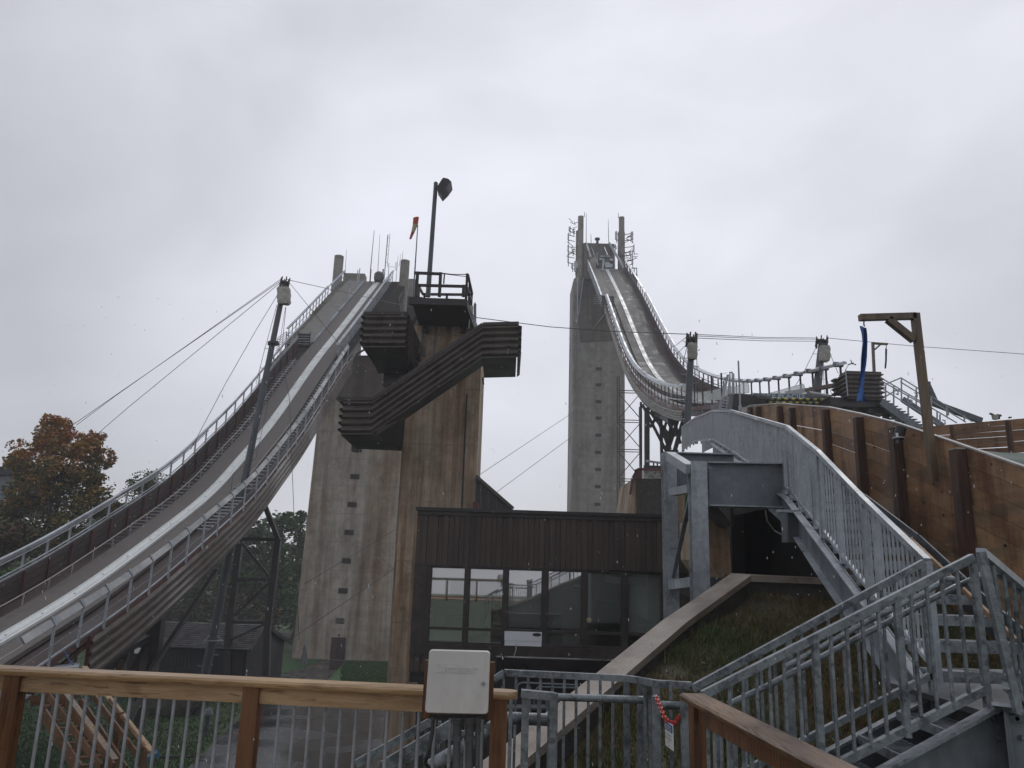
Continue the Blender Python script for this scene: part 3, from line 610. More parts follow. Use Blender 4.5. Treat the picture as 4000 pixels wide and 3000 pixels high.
# upper left landing box
tu=[P(*cC(788,592),YS),P(*cC(1090,592),YS)]
Hu=tu[0].z-P(*cC(788,842),YS).z
stairband(jt,[q+V((0,0,-.1)) for q in tu],Hu-.1,5,.14,'upper_guard')
mb=MB()
mb.beam(tu[0]+V((-.05,-.05,-.05)),tu[1]+V((.05,-.05,-.05)),.10,.12); mb.build('guard_cap',M['trim'],jt)
q=[P(*cC(800,842),YS+.1),P(*cC(1092,842),YS+.1),P(*cC(1092,1030),YJ-.05),P(*cC(880,1032),YJ-.05)]
mb=MB().add(q+[p+V((0,0,.4)) for p in q],[(3,2,1,0),(4,5,6,7)]+[(i,(i+1)%4,4+(i+1)%4,4+i) for i in range(4)]); mb.build('landing_soffit',M['dark_steel'],jt)
mb=MB().box(tu[1].x-.08,tu[1].x,YS+.1,YJ+1,tu[1].z-Hu+.1,tu[1].z-.1).box(tu[0].x+.02,tu[0].x+.1,YS+.1,YJ,tu[0].z-Hu+.1,tu[0].z-.1); mb.build('inner_guard',M['brown_metal'],jt)
q0=P(*cC(1105,930),YJ-.3); q1=P(*cC(1130,640),YJ-.3); 
MB().box(tu[1].x,xj0+.5,YJ-.4,YJ+2,q0.z,q0.z+.25).build('link_floor',M['dark_steel'],jt)
MB().box(tu[0].x+.3,tu[1].x,YJ,YJ+2.2,tu[0].z-Hu-.7,tu[0].z-.4).build('rear_landing',M['dark_steel'],jt)
# conduits on the shaft face
for px,a,b,r in ((1188,590,900,.05),(1282,668,900,.025),(1212,840,905,.07)):
    q0=P(*cC(px,b),YJ-.06); X=q0.x; bar(jt,'conduit',q0,(X,YJ-.06,zat(cC(0,a)[1],X,YJ-.06)),r*1.4,r*1.4,M['galv_dark'],(0,1,0))
pp_=[P(*cC(x,y),YJ-.08) for x,y in ((1212,690),(1215,750),(1235,795),(1260,805),(1275,790))]
MB().path(pp_,.012).build('hanging_wire',M['rope'],jt,True)
X=P(*cD(1118,100),YJ-.05).x; bar(jt,'downpipe',(X,YJ-.05,zat(cD(0,330)[1],X,YJ)),(X,YJ-.05,zj1-3),.06,.06,M['conc_dark'],(0,1,0))
# viewing platform on top
pf=thing('lookout_platform',P(*cC(1330,690),YJ),'dark timber lookout platform with open railings on top of the brown tower','platform')
YP0,YP1=29.3,33.2
f0=P(*cS(255,1305),YP0); f1=P(*cS(832,1305),YP0); fz=P(*cS(255,1370),YP0).z; zt=f0.z
bk=P(*cS(345,1560),YP1); 
MB().box(f0.x,f1.x,YP0,YP0+.25,fz,zt).build('fascia_beam',M['dark_steel'],pf)
MB().hexa([(f0.x+.1,YP0+.25,fz+.05),(f1.x-.02,YP0+.25,fz+.05),(f1.x+.3,YP1,fz-.1),(f0.x+.1,YP1,fz-.1)],[(f0.x+.1,YP0+.25,zt-.01),(f1.x-.02,YP0+.25,zt-.01),(f1.x+.3,YP1,zt-.03),(f0.x+.1,YP1,zt-.03)]).build('floor',M['dark_steel'],pf)
MB().hexa([(f1.x-.1,YP0+.26,fz-.02),(f1.x,YP0+.26,fz-.02),(f1.x+.33,YP1,fz-.25),(f1.x+.2,YP1,fz-.25)],[(f1.x-.1,YP0+.26,zt),(f1.x,YP0+.26,zt),(f1.x+.33,YP1,zt),(f1.x+.2,YP1,zt)]).build('side_beam',M['dark_steel'],pf)
def fr(a,b,w,Y,n): 
    p=P(*a,Y);q=P(*b,Y); bar(pf,n,p,q,w,w,M['dark_steel'],(0,1,0))
Yr=YP0+.1
for px,ya,yb in ((320,1300,1052),(552,1300,1060),(790,1300,1185)):
    p=P(*cS(px,ya),Yr); bar(pf,'rail_post',p,(p.x,Yr,zat(cS(0,yb)[1],p.x,Yr)),.12,.12,M['dark_steel'],(0,1,0))
fr(cS(300,1062),cS(565,1072),.10,Yr,'top_rail'); fr(cS(320,1185),cS(800,1197),.10,Yr,'mid_rail')
Y2=YP1-.2
fr(cS(385,1275),cS(880,1280),.10,Y2,'back_rail')
for px in (405,628,868):
    p=P(*cS(px,1275),Y2); bar(pf,'rail_post',p,(p.x,Y2,zt),.1,.1,M['dark_steel'],(0,1,0))
p=P(*cS(350,1200),31.3); bar(pf,'rail_post',p,(p.x,31.3,zt),.1,.1,M['dark_steel'],(0,1,0)); bar(pf,'side_rail',p,P(*cS(388,1275),Y2),.09,.09,M['dark_steel'])
for (a,Y) in ((cS(830,1070),YP0+.3),(cS(855,1170),31.3),(cS(876,1262),YP1-.1)):
    p=P(*a,Y); bar(pf,'rail_post',(p.x,Y,zt-.1),p,.1,.1,M['dark_steel'],(0,1,0))
bar(pf,'side_rail',P(*cS(838,1085),YP0+.3),P(*cS(880,1270),YP1-.1),.09,.09,M['dark_steel']); bar(pf,'side_rail',P(*cS(820,1190),YP0+.3),P(*cS(870,1340),YP1-.1),.09,.09,M['dark_steel'])
for px,ya,yb,Y,w_ in ((360,1380,1659,YP1-1,.2),(415,1500,1659,YJ-.1,.28),(790,1450,1659,YJ-.2,.2),(830,1400,1600,YJ-.1,.1)):
    p=P(*cS(px,yb),Y); bar(pf,'leg',p,(p.x,Y,fz+.05),w_,w_,M['dark_steel'],(0,1,0))
bar(pf,'brace',P(*cS(320,1500),YJ-1),P(*cS(265,1590),YJ-1),.12,.12,M['dark_steel'])
MB().path([P(*cS(565,1062),Yr),P(*cS(690,1078),Yr+.2),P(*cS(822,1078),Yr+.3)],.02).build('chain',M['cable'],pf,True)
MB().path([P(*cS(565,1068),Yr),P(*cS(822,1100),Yr+.3)],.015).build('chain',M['cable'],pf,True)
MB().path([P(*cS(603,1078),Yr),P(*cS(598,1130),Yr),P(*cS(596,1170),Yr)],.03).build('hook',M['cable'],pf,True)
p=P(*cS(865,1440),YJ-1.2); MB().box(p.x-.08,p.x+.1,YJ-1.3,YJ-1.1,p.z-.15,p.z+.2).build('junction_box',M['canvas'],pf)
p0=P(*cS(845,1620),YJ-1.2);p1=P(*cS(858,1450),YJ-1.2); pipe(pf,'conduit',p0,p1,.025,M['canvas'])
# lamp mast
lm=thing('lamp_mast',P(*cS(445,1300),30.5),'tall floodlight mast with one hooded lamp standing on the lookout platform','lamp post')
p0=P(*cS(438,1300),30.5);p1=P(*cS(517,170),30.5); MB().tube(p0,p1,.105,.09,14).build('pole',M['pole'],lm,True)
MB().tube(p1,p1+V((0,0,.06)),.1,.07,14).build('cap',M['dark_steel'],lm,True)
h0=P(*cS(520,212),30.5); h1=P(*cS(560,195),30.3); MB().tube(h0,h1,.07).build('arm',M['dark_steel'],lm,True)
poly=[cS(527,205),cS(565,145),cS(583,118),cS(598,112),cS(640,122),cS(672,152),cS(630,212),cS(572,270)]
mb=MB().prism([P(*q,30.0) for q in poly],(0,.75,0)); mb.build('hood',M['dark_steel'],lm)
q=[cS(578,262),cS(627,210),cS(664,156),cS(672,152),cS(630,212),cS(572,270)]
MB().prism([P(*cS(590,255),29.98),P(*cS(628,215),29.98),P(*cS(664,160),29.98),P(*cS(655,158),29.98)],(0,-.02,0)).build('lens',M['conduit'],lm)
# windsock
ws=thing('windsock',P(*cS(300,1290),31),'limp red and cream windsock on a thin pole beside the lamp mast','windsock')
p0=P(*cS(292,1290),31);p1=P(*cS(337,585),31); MB().tube(p0,p1,.035,.02).build('pole',M['galv_dark'],ws,True)
cs=[(cS(320,512),31),(cS(313,578),31),(cS(290,650),31),(cS(262,722),31)]; ww=[31,28,19,11]
def ring(c,wpx,Y,n=14,tilt=.3): 
    c=P(*c,Y); r=wpx*.3917*Y/3000; return [c+V((r*math.cos(t),r*math.sin(t),r*math.sin(t)*.25-abs(math.sin(t*2))*.02)) for t in [2*math.pi*i/n for i in range(n)]]
rs=[ring(c,w_,Y) for (c,Y),w_ in zip(cs,ww)]
topr=ring(cS(332,502),19,31)
rs=[topr]+rs
for nm,a,b,m in (('red_panel',0,2,M['orange']),('cream_panel',2,3,M['cream']),('red_panel',3,4,M['orange'])):
    mb=MB()
    for i in range(a,b): mb.add(rs[i]+rs[i+1],[(k,(k+1)%14,14+(k+1)%14,14+k) for k in range(14)])
    if a==0: mb.add(rs[0],[tuple(range(14))])
    if b==4: mb.add(rs[4],[tuple(range(14))])
    mb.build(nm,m,ws,True)
p=P(*cS(905,1610),YJ+1); single('vent_pole',MB().tube(p,P(*cS(908,1370),YJ+1),.07,.06).tube(P(*cS(908,1370),YJ+1),P(*cS(909,1355),YJ+1),.02),M['galv_dark'],'short grey pole on the brown tower top right of the lookout platform','pole')
p=P(*cS(507,1640),YJ+.3); single('vent_pole',MB().tube(p,P(*cS(507,1562),YJ+.3),.05),M['canvas'],'pale stub pipe under the lookout platform','pole')
# ---------------------------------------------------------------- control building
YB=22.0
cb=thing('control_building',P(2100,2620,YB),'long dark brown board clad building with a row of six tall windows','building')
rl=P(1640,1981,YB); rr=P(2592,2010,YB)
xb0=P(1615,2300,YB).x; xb1=P(2900,2300,YB).x
ztop=(rl.z+zat(2010,rr.x,YB))/2
def zB(row,px=1700):
    q=P(px,row,YB); return q.z
zr=zat(1981,xb0,YB); zs=zB(2210,1650); zw0=zB(2508,1665); zbot=zB(2622,1600); zsill=zB(2545,1700)
hdr=zB(2007,1640)
MB().box(xb0-.05,xb1,YB-.14,YB+9,zr-.09,zr).build('roof_edge',M['flash'],cb)
MB().box(xb0,xb1,YB-.07,YB+8.9,hdr-.02,zr-.09).build('fascia_board',M['trim'],cb)
def boards(x0,x1,z0,z1,name,y=YB):
    mb=MB(); x=x0; k=0
    while x<x1-.01:
        e=min(x+.15,x1); d=.035 if k%2 else 0.0
        mb.box(x,e-.006,y-d,y+.12,z0,z1); x=e; k+=1
    return mb.build(name,M['siding'],cb)
boards(xb0,xb1,zs,hdr-.02,'upper_siding'); boards(xb0,xb1,zbot,zsill-.1,'lower_siding')
MB().box(xb0,xb1,YB-.06,YB+.1,zsill-.1,zw0-.04).build('sill_board',M['trim'],cb)
MB().box(xb0-.0,xb0+.35,YB-.05,YB+.1,zw0-.04,zs).build('corner_panel',M['trim'],cb)
MB().box(xb0,xb1,YB-.05,YB+.08,zs,zs+.04).build('drip_edge',M['flash'],cb)
MB().box(xb0,xb0+.15,YB+.13,YB+8.8,zbot,hdr).build('end_wall',M['siding'],cb)
MB().box(xb1-.2,xb1,YB+.13,YB+8.8,zbot,hdr).build('end_wall',M['siding'],cb)
MB().box(xb0+.15,xb1-.2,YB+5.5,YB+5.6,zbot,hdr).build('rear_wall',M['room'],cb)
MB().box(xb0+.15,xb1-.2,YB+.15,YB+5.5,zbot+.02,zbot+.2).build('room_floor',M['roomdark'],cb)
MB().box(xb0+.15,xb1-.2,YB+.15,YB+5.5,zs+.25,zs+.4).build('room_ceiling',M['room'],cb)
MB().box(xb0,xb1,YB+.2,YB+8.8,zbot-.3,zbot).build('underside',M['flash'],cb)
edges=[H_x for H_x in (235,486,515,765,795,1047,1083,1335,1368,1622,1658,1912)]
xs_=[P(*cH(e,850),YB).x for e in edges]
zmid=zB(2447,1680); zmid2=zmid-.075
prev=xb0+.35
for k in range(6):
    a,b=xs_[2*k],xs_[2*k+1]
    wf=MB().box(prev,a,YB-.03,YB+.12,zw0-.04,zs).build('window_post',M['trim'],cb); prev=b
    fo=MB(); t=.045
    fo.box(a,b,YB+.0,YB+.1,zs-t,zs).box(a,b,YB+.0,YB+.1,zmid2,zmid).box(a,b,YB,YB+.1,zw0-.04,zw0+.03).box(a,a+.03,YB+.01,YB+.1,zw0+.03,zs-t).box(b-.03,b,YB+.01,YB+.1,zw0+.03,zs-t)
    fo=fo.build('window',M['trim'],cb)
    for z0,z1 in ((zmid,zs-t),(zw0+.03,zmid2)):
        g=MB().add([(a+.005,YB+.05,z0),(b-.005,YB+.05,z0),(b-.005,YB+.05,z1),(a+.005,YB+.05,z1)],[(0,1,2,3)]).build('pane',M['glass'],cb); g.parent=fo; g['_o']=cb['_o']
MB().box(prev,xb1,YB-.03,YB+.12,zw0-.04,zs).build('window_post',M['trim'],cb)
# blinds and things inside
for k,(fr_) in enumerate((.48,.48,.97,.97,.86,1.0)):
    a,b=xs_[2*k],xs_[2*k+1]; zz=lerp(zs-.06,zmid,fr_)
    MB().box(a+.03,b-.03,YB+.16+.0,YB+.17,zz,zs-.06).build('blind',M['blind'] if k<5 else M['room'],cb)
for k in (0,3): MB().box(xs_[2*k]+.04,xs_[2*k+1]-.04,YB+.15,YB+.16,zw0+.04,zmid2-.02).build('blind',M['room'],cb)
def zH(y): return zB(cH(0,y)[1],1900)
MB().box(xs_[0]+.35,xs_[1]-.02,YB+1.5,YB+2.4,zw0,zH(945)-.1).build('cabinet',M['roomdark'],cb)
MB().box(xs_[2]+.1,xs_[2]+.6,YB+1.0,YB+1.6,zw0,zH(975)-.05).build('cabinet',M['roomdark'],cb)
MB().box(xs_[0]+.1,xs_[11],YB+.3,YB+.95,zw0-.1,zw0+.12).build('desk',M['roomdark'],cb)
MB().box(xs_[8]+.05,xs_[9]-.02,YB+.15,YB+.4,zw0,zH(1012)).build('cabinet',M['trim'],cb)
o=thing('folded_umbrella',P(*cH(668,1010),YB+.5),'folded grey umbrella standing behind the second window','umbrella')
c0=P(*cH(655,1005),YB+.45); zt_=zH(690)
mb=MB(); 
for z0,z1,r0,r1 in ((c0.z,c0.z+.9,.11,.05),(lerp(c0.z,zt_,.42),lerp(c0.z,zt_,.72),.03,.15),(lerp(c0.z,zt_,.72),zt_,.15,.01)):
    mb.tube((c0.x,c0.y,z0),(c0.x+.04,c0.y,z1),r0,r1,10)
mb.build('canopy',M['conduit'],o,True); MB().tube((c0.x+.02,c0.y,c0.z-.3),(c0.x+.04,c0.y,zt_+.06),.012).build('shaft',M['galv_dark'],o,True)
o=thing('safety_vest',P(*cH(722,1010),YB+.3),'yellow green high visibility vest hanging in the second window','vest')
vp=[cH(690,1010),cH(697,880),cH(712,860),cH(722,885),cH(735,862),cH(748,885),cH(750,1010)]
MB().prism([P(*q,YB+.3) for q in vp],(0,.08,0)).build('cloth',M['vest'],o)
a=P(*cH(691,995),YB+.29);b=P(*cH(750,995),YB+.29); MB().box(a.x,b.x,YB+.285,YB+.3,a.z,a.z+.07).build('reflective_band',M['carton'],o)
o=thing('white_carton',P(*cH(910,1150),YB),'white cardboard carton filling the lower pane of the third window','box')
a=P(*cH(781,1148),YB-.02);b=P(*cH(1046,1045),YB-.02); 
MB().box(xs_[4]-.04,xs_[5]-.0,YB-.05,YB-.032,zw0-.02,zmid2+.0).build('front',M['carton'],o)
MB().box(xs_[4]-.05,xs_[5]+.005,YB-.062,YB-.03,zmid2-.22,zmid2+.02).build('lid',M['carton'],o)
cx=P(*cH(1008,1068),YB-.07); MB().prism([(cx.x+.12*math.cos(t)*(1)+(.06 if math.cos(t)>0 else -.06)*0,YB-.064,cx.z+.045*math.sin(t)) for t in [2*math.pi*i/16 for i in range(16)]],(0,-.008,0)).build('handle_hole',M['ink'],o)
MB().path([P(*cH(860,1130),YB-.08),P(*cH(858,1180),YB-.12),P(*cH(842,1230),YB-.1)],.012).build('wire_stub',M['rope'],cb,True)
c=P(*cH(1382,962),YB+.04); mb=MB().tube((c.x,YB+.04,c.z),(c.x,YB-.01,c.z),.07,n=20).tube((c.x,YB-.01,c.z),(c.x,YB-.06,c.z),.03,.035,16); mb.build('door_knob',M['cream'],cb,True)
single('roll_of_tape',MB().box(xs_[0]+.9,xs_[0]+1.0,YB+1.5,YB+1.6,zH(1003),zH(980)),M['carton'],'small white switch plate seen through the first window','switch')
# dark void under the building, its shade painted as a near-black sheet
MB().box(xb0+.1,xb1,YB+1.5,YB+1.7,zbot-5,zbot-.3).build('void_backing',M['flash'],cb)
# roof top stub
p=P(1857,1975,YB+2); MB().box(p.x-.08,p.x+.1,YB+2,YB+2.2,zr,zr+.35).build('roof_vent',M['red_steel'],cb)
# sloping stair enclosure behind it
q=[cD(1189,80),cD(1300,170),cD(1388,256),cD(1388,330),cD(1180,330)]
o=thing('sloped_stairway',P(*cD(1250,330),31),'dark brown sloping covered stairway rising behind the building roof against the brown tower','stairway')
MB().prism([P(*a,31.5) for a in q],(0,1.6,0)).build('side_panel',M['dark_steel'],o)
bar(o,'edge_beam',P(*cD(1189,82),31.35),P(*cD(1390,258),31.35),.2,.12,M['brown_metal'])
for x in (1215,1255,1300): bar(o,'stiffener',P(*cD(x,330),31.46),P(*cD(x,100+(x-1189)*.86),31.46),.06,.06,M['brown_metal'],(0,1,0))
# ---------------------------------------------------------------- the farther, right ski jump
YK=118.0
t12=thing('concrete_tower',P(2335,1990,YK),'tall slim grey concrete tower carrying the farther right ski jump','tower')
xk0=P(*cL(273,400),YK).x; xk1=P(*cL(713,400),YK).x; zk1=zat(1085,xk0,YK)
p0=plan(xk0,xk1,YK,YK+8)
mb=MB(); mb.add([(x,y,zg(118)-3) for x,y in p0]+[(x,y,zk1) for x,y in p0],[tuple(range(7,-1,-1)),tuple(range(8,16))]+[(i,(i+1)%8,8+(i+1)%8,8+i) for i in range(8)]); mb.build('wall',M['conc_grey'],t12)
for y_,px in ((1441,2339),(1503,2338),(1569,2338),(1633,2338),(1700,2337),(1767,2336),(1834,2336),(1901,2335),(1970,2334)):
    opening(t12,px,y_,YK,.78,.36,fr=M['conc_dark'])
a12,b12=14.5,0
tk=[cE(610,700),cE(760,1000),cE(880,1300),cE(1030,1659),cF(110,540),cF(180,640),cF(300,735)]
pp=[PXP(*t,14.2+.003*80-.003*0,0) if False else PXP(*t,14.5,0) for t in tk]
end=P(3110,1543,39); end.x=14.5
pts=pp[:6]+[]
# ease from the last sighting to the take-off edge
zc=pts[-1]; 
for t in (.25,.5,.75): 
    y=lerp(zc.y,end.y,t); z=lerp(zc.z,end.z,t)-1.65*math.sin(math.pi*t)*(1-t*.35); pts.append(V((14.5,y,z)))
pts.append(V((14.5,39,end.z)))
top=pts[0]+(pts[0]-pts[1]).normalized()*.6
K=Ramp(smooth(spline([top]+pts,6),10))
YKt=K.p[0].y
rk=thing('ski_jump_inrun',K.at(70),'farther ski jump inrun dropping from the slim grey tower and curving toward the take off','ski jump')
K.sw(YKt,39,rect(-1.15,1.75,-.16,0),'inrun_floor',M['deck_far'],rk)
K.sw(YKt-.3,46,[(-.24,.0),(-.24,.10),(-.21,.10),(-.19,.05),(-.1,.05),(-.07,.10),(.07,.10),(.1,.05),(.19,.05),(.21,.10),(.24,.10),(.24,0)],'track',M['track'],rk)
mb=MB()
for q in along(K.cut(YKt-1,60),2.2): MB().box(q.x-.04,q.x+.04,q.y-.04,q.y+.04,q.z+.07,q.z+.115).build('track_bolt',M['conduit'],rk)
K.sw(YKt,97.5,rect(-2.8,-1.2,-.1,.05),'start_ramp',M['ramp'],rk)
K.sw(YKt,60,rect(1.75,2.75,-.3,-.2),'right_step_strip',M['inner_wall'],rk)
K.sw(YKt,61,rect(2.7,2.78,-.3,.95),'liner_wall',M['inner_wall'],rk)
for k in range(1,4): K.sw(100,61,rect(2.66,2.70,-.25+k*.28,-.22+k*.28),'liner_batten',M['red_steel'],rk)
K.sw(YKt+1,97,rect(2.9,3.14,1.5,1.62),'guard_rail',M['silver'],rk)
K.sw(96.8,39,[(2.7,1.66),(3.1,1.76),(3.1,1.88),(2.95,1.92),(2.66,1.80)],'guard_light_housing',M['silver'],rk)
K.sw(96.8,61,rect(2.98,3.06,1.0,1.08),'mid_rail',M['silver'],rk)
for q in along(K.cut(YKt,60),1.7): a=q+K.w*2.98; bar(rk,'rail_post',a+V((0,0,-.3)),a+V((0,0,1.55)),.1,.1,M['galv_dark'],(0,1,0))
for q in along(K.cut(60,39.2),1.9):
    a=q+K.w*2.98; bar(rk,'rail_post',a+V((0,0,-.3)),a+V((0,0,1.8)),.09,.09,M['dark_steel'],(0,1,0))
    MB().box(a.x-.36,a.x+.14,a.y-.1,a.y+.1,a.z+1.66,a.z+1.90).build('housing_bracket',M['galv_dark'],rk)
for z in (.35,.6): K.sw(47,39.3,rect(2.92,3.0,z*1.8-.5,z*1.8-.42),'end_rail',M['dark_steel'],rk)
K.sw(47.5,39.3,rect(2.86,3.0,.62,.82),'red_rail_beam',M['red_steel'],rk)
# left side
K.sw(YKt+1,96.5,rect(-3.1,-2.9,1.3,1.42),'guard_rail',M['silver'],rk)
for q in along(K.cut(YKt,96.5),1.3): a=q+K.w*-3.0; bar(rk,'rail_post',a+V((0,0,-.4)),a+V((0,0,1.35)),.08,.08,M['galv'],(0,1,0))
mb=MB()
for q in along(K.cut(YKt,96.5),.35): a=q+K.w*-3.0; mb.beam(a+V((0,0,0)),a+V((0,0,1.3)),.035,.035,(0,1,0))
mb.build('rail_mesh',M['galv'],rk)
YE=ramp_Y_for_px(K,2680,-2.2,.5)
K.sw(97,YE,[(-2.5,1.12),(-2.1,1.22),(-2.1,1.36),(-2.3,1.4),(-2.52,1.26)],'guard_light_housing',M['silver'],rk)
K.sw(97,YE,rect(-2.36,-2.3,.2,.27),'lower_rail',M['silver'],rk)
K.sw(97,YE,rect(-1.85,-1.75,.1,.5),'liner_wall',M['inner_wall'],rk)
for q in along(K.cut(97,YE),1.5): a=q+K.w*-2.34; bar(rk,'rail_post',a+V((0,0,-.5)),a+V((0,0,1.2)),.07,.07,M['dark_steel'],(0,1,0))
K.sw(97,42,rect(-2.42,-2.3,-.55,-.28),'red_edge_beam',M['red_steel'],rk)
K.sw(97,YE,corr(-2.42,-.6,-1.35,4,-.12),'corrugated_fascia',M['pale_metal'],rk)
K.sw(97,39.5,rect(-2.3,-1.2,-.34,-.26),'left_step_strip',M['inner_wall'],rk)
K.sw(YKt,39.5,rect(-2.3,2.7,-.95,-.4),'underside_slab',M['dark_steel'],rk)
K.sw(110,60,rect(-2.0,-1.6,-2.0,-1.0),'girder',M['dark_steel'],rk)
K.sw(110,60,rect(1.9,2.3,-2.0,-1.0),'girder',M['dark_steel'],rk)
for q in along(K.cut(YE-1,43),2.2):
    a=q+K.w*-2.36; bar(rk,'tall_post',a+V((0,0,-.4)),a+V((0,0,1.5)),.08,.08,M['dark_steel'],(0,1,0))
for z in (.9,1.15,1.4,.6): K.sw(YE-1,42,rect(-2.37,-2.355,z,z+.015),'wire_rail',M['cable'],rk)
K.sw(YE+8,43.2,rect(-1.8,-1.77,0.05,.75),'wind_screen',M['plexi'],rk)
# gate box on left of start
g=K.off(97,-2,0)
MB().box(g.x-.9,g.x+.75,g.y-.1,g.y,g.z-.2,g.z+1.1).build('gate_screen',M['dark_steel'],rk)
for k in range(5): bar(rk,'gate_bar',g+V((-2,-.15,-.1+k*.28)),g+V((.75,-.15,-.1+k*.28)),.05,.05,M['galv'])
q0=P(*cE(590,1190),95);q1=P(*cE(465,1340),112); bar(rk,'red_brace',q0,q1,.2,.2,M['red_steel'])
# start house and head of the tower
sh=[cE(370,415),cE(385,412),cE(632,410),cE(760,700),cE(720,710),cE(440,720),cE(365,730)]
YH=116.0
hd=[P(*cE(365,415),YH),P(*cE(640,410),YH)]
zh1=hd[0].z
MB().box(P(*cE(362,0),YH).x if False else P(*cE(365,500),YH).x,P(*cE(700,560),YH).x,YH+1,YH+4,K.off(YKt,0,-1).z,P(*cE(400,412),YH+1).z).build('start_house_wall',M['conc_stain'],t12)
for (a,b,c,d) in ((cE(385,412),cE(435,568),.28,0),(cE(440,455),cE(515,650),.15,0),(cE(580,455),cE(618,545),.15,0),(cE(635,410),cE(800,690),.3,0)):
    bar(t12,'stair_rail',P(*a,YH+.8),P(*b,YH-1.5),c,c,M['silver'])
MB().prism([P(*cE(436,570),YH-1),P(*cE(494,570),YH-1),P(*cE(494,703),YH-1),P(*cE(436,703),YH-1)],(0,1.6,0)).build('white_cabinet',M['canvas'],t12)
MB().prism([P(*cE(528,565),YH-.5),P(*cE(680,565),YH-.5),P(*cE(680,690),YH-.5),P(*cE(528,690),YH-.5)],(0,1.4,0)).build('gate_house',M['conduit'],t12)
MB().prism([P(*cE(540,548),YH-.6),P(*cE(640,548),YH-.6),P(*cE(650,560),YH-.6),P(*cE(535,560),YH-.6)],(0,1.4,0)).build('gate_house_roof',M['silver'],t12)
for a,b in ((cE(585,625),cE(640,660)),(cE(590,640),cE(672,682)),(cE(530,580),cE(560,600)),(cE(640,585),cE(676,610))):
    MB().prism([P(a[0],a[1],YH-.7),P(b[0],a[1]+2,YH-.7),P(b[0],b[1],YH-.7),P(a[0],b[1],YH-.7)],(0,-.25,0)).build('crate_cover',M['silver'],t12)
bar(t12,'start_bar',P(*cE(538,697),YH-1.6),P(*cE(716,697),YH-1.6),.12,.12,M['silver'])
for a,b in ((cE(505,515),cE(503,620)),(cE(568,575),cE(557,760)),(cE(580,590),cE(562,765)),(cE(695,525),cE(695,690))): bar(t12,'thin_post',P(*b,YH-1),P(*a,YH-1),.13,.13,M['silver'],(0,1,0))
MB().tube(P(*cE(507,412),YH+1),P(*cE(507,378),YH+1),.22).tube(P(*cE(507,378),YH+1),P(*cE(507,362),YH+1),.42).build('roof_vent',M['dark_steel'],t12,True)
def colm(a,b,wpx,Y,nm='round_column'):
    rad=wpx*.3617*Y/3000/2; p=P(*b,Y); X=P(*a,Y).x; z1=zat(a[1],X,Y); z0=p.z
    MB().tube((X,Y,z0),(X,Y,z1),rad,n=26).build(nm,M['conc_grey'],t12,True)
colm(cE(329,128),cE(329,560),66,YH+2); colm(cE(316,288),cE(316,1000),86,YH+1.5,'column_shaft')
colm(cE(769,137),cE(769,560),66,YH+2); colm(cE(765,300),cE(765,760),84,YH+2.4,'column_shaft')
MB().prism([P(*cE(300,760),YK-.04),P(*cE(470,740),YK-.04),P(*cE(600,1100),YK-.04),P(*cE(690,1470),YK-.04),P(*cE(330,1490),YK-.04),P(*cE(300,1280),YK-.04)],(0,4,0)).build('dark_head_wall',M['conc_stain'],t12)
bar(t12,'white_pipe',P(*cE(292,790),YH),P(*cE(292,1280),YH),.18,.18,M['silver'],(0,1,0))
bar(t12,'slanted_pipe',P(*cE(355,790),YH-1),P(*cE(305,1180),YH-1),.16,.16,M['galv'],(0,1,0))
ml_=MB()
for k in range(34):
    y=850+k*26; a=P(*cE(238 if y>1350 else 246,y),YH); ml_.box(a.x,a.x+.7,YH-.1,YH,a.z,a.z+.1)
a=P(*cE(246,850),YH);b=P(*cE(238,1659),YH)
ml_.beam(a,b,.1,.1,(0,1,0)); ml_.beam(a+V((.65,0,0)),b+V((.65,0,0)),.1,.1,(0,1,0)); ml_.build('caged_ladder',M['galv_dark'],t12)
bx=[cE(838,745),cE(940,745),cE(940,800),cE(925,900),cE(830,800)]
MB().prism([P(*q,YH) for q in [cE(850,745),cE(940,745),cE(940,850),cE(922,910),cE(830,780)]],(0,3,0)).build('side_landing',M['brown_metal'],t12)
for a,b in ((cE(862,742),cE(862,682)),(cE(905,742),cE(905,682)),(cE(933,742),cE(933,682))): bar(t12,'landing_post',P(*a,YH),P(*b,YH),.12,.12,M['galv_dark'],(0,1,0))
bar(t12,'landing_rail',P(*cE(862,684),YH),P(*cE(933,684),YH),.12,.12,M['galv_dark'])
rg=random.Random(5)
def cell(px,py,w_,h_,Y,lab,arm=0):
    c=P(*cE(px,py),Y); s=.3617*Y/3000; o=thing('cell_antenna',c,lab,'antenna','cell antennas clustered on the round columns')
    ww_,hh_=w_*s,h_*s
    MB().box(c.x-ww_/2,c.x+ww_/2,Y-.12,Y+.12,c.z-hh_/2,c.z+hh_/2).build('panel',M['silver'],o)
    MB().tube((c.x+.1,Y+.25,c.z-hh_/2-.5),(c.x+.1,Y+.25,c.z+hh_/2+.25),.06).build('mount_pole',M['dark_steel'],o,True)
    if arm:
        for dz in (-.25,.25): bar(o,'arm',(c.x,Y+.3,c.z+dz*hh_*1.6),(c.x+arm*s,Y+.8,c.z+dz*hh_*1.6),.09,.09,M['dark_steel'])
    return o
cells=[(208,262,24,52,62,'upper slanting'),(192,345,14,78,82,'tall'),(248,280,20,30,25,'small square'),(190,470,13,80,80,'middle'),(240,500,22,40,36,'boxy middle'),(190,585,12,90,80,'long lowest'),(235,660,22,56,40,'lower boxy'),(268,665,24,128,0,'broad pale'),(288,650,20,70,0,'short pale')]
for i,(x,y,w_,h_,arm,t) in enumerate(cells): cell(x,y,w_,h_,YH+.8,'%s panel antenna on the left round column of the far tower'%t,arm)
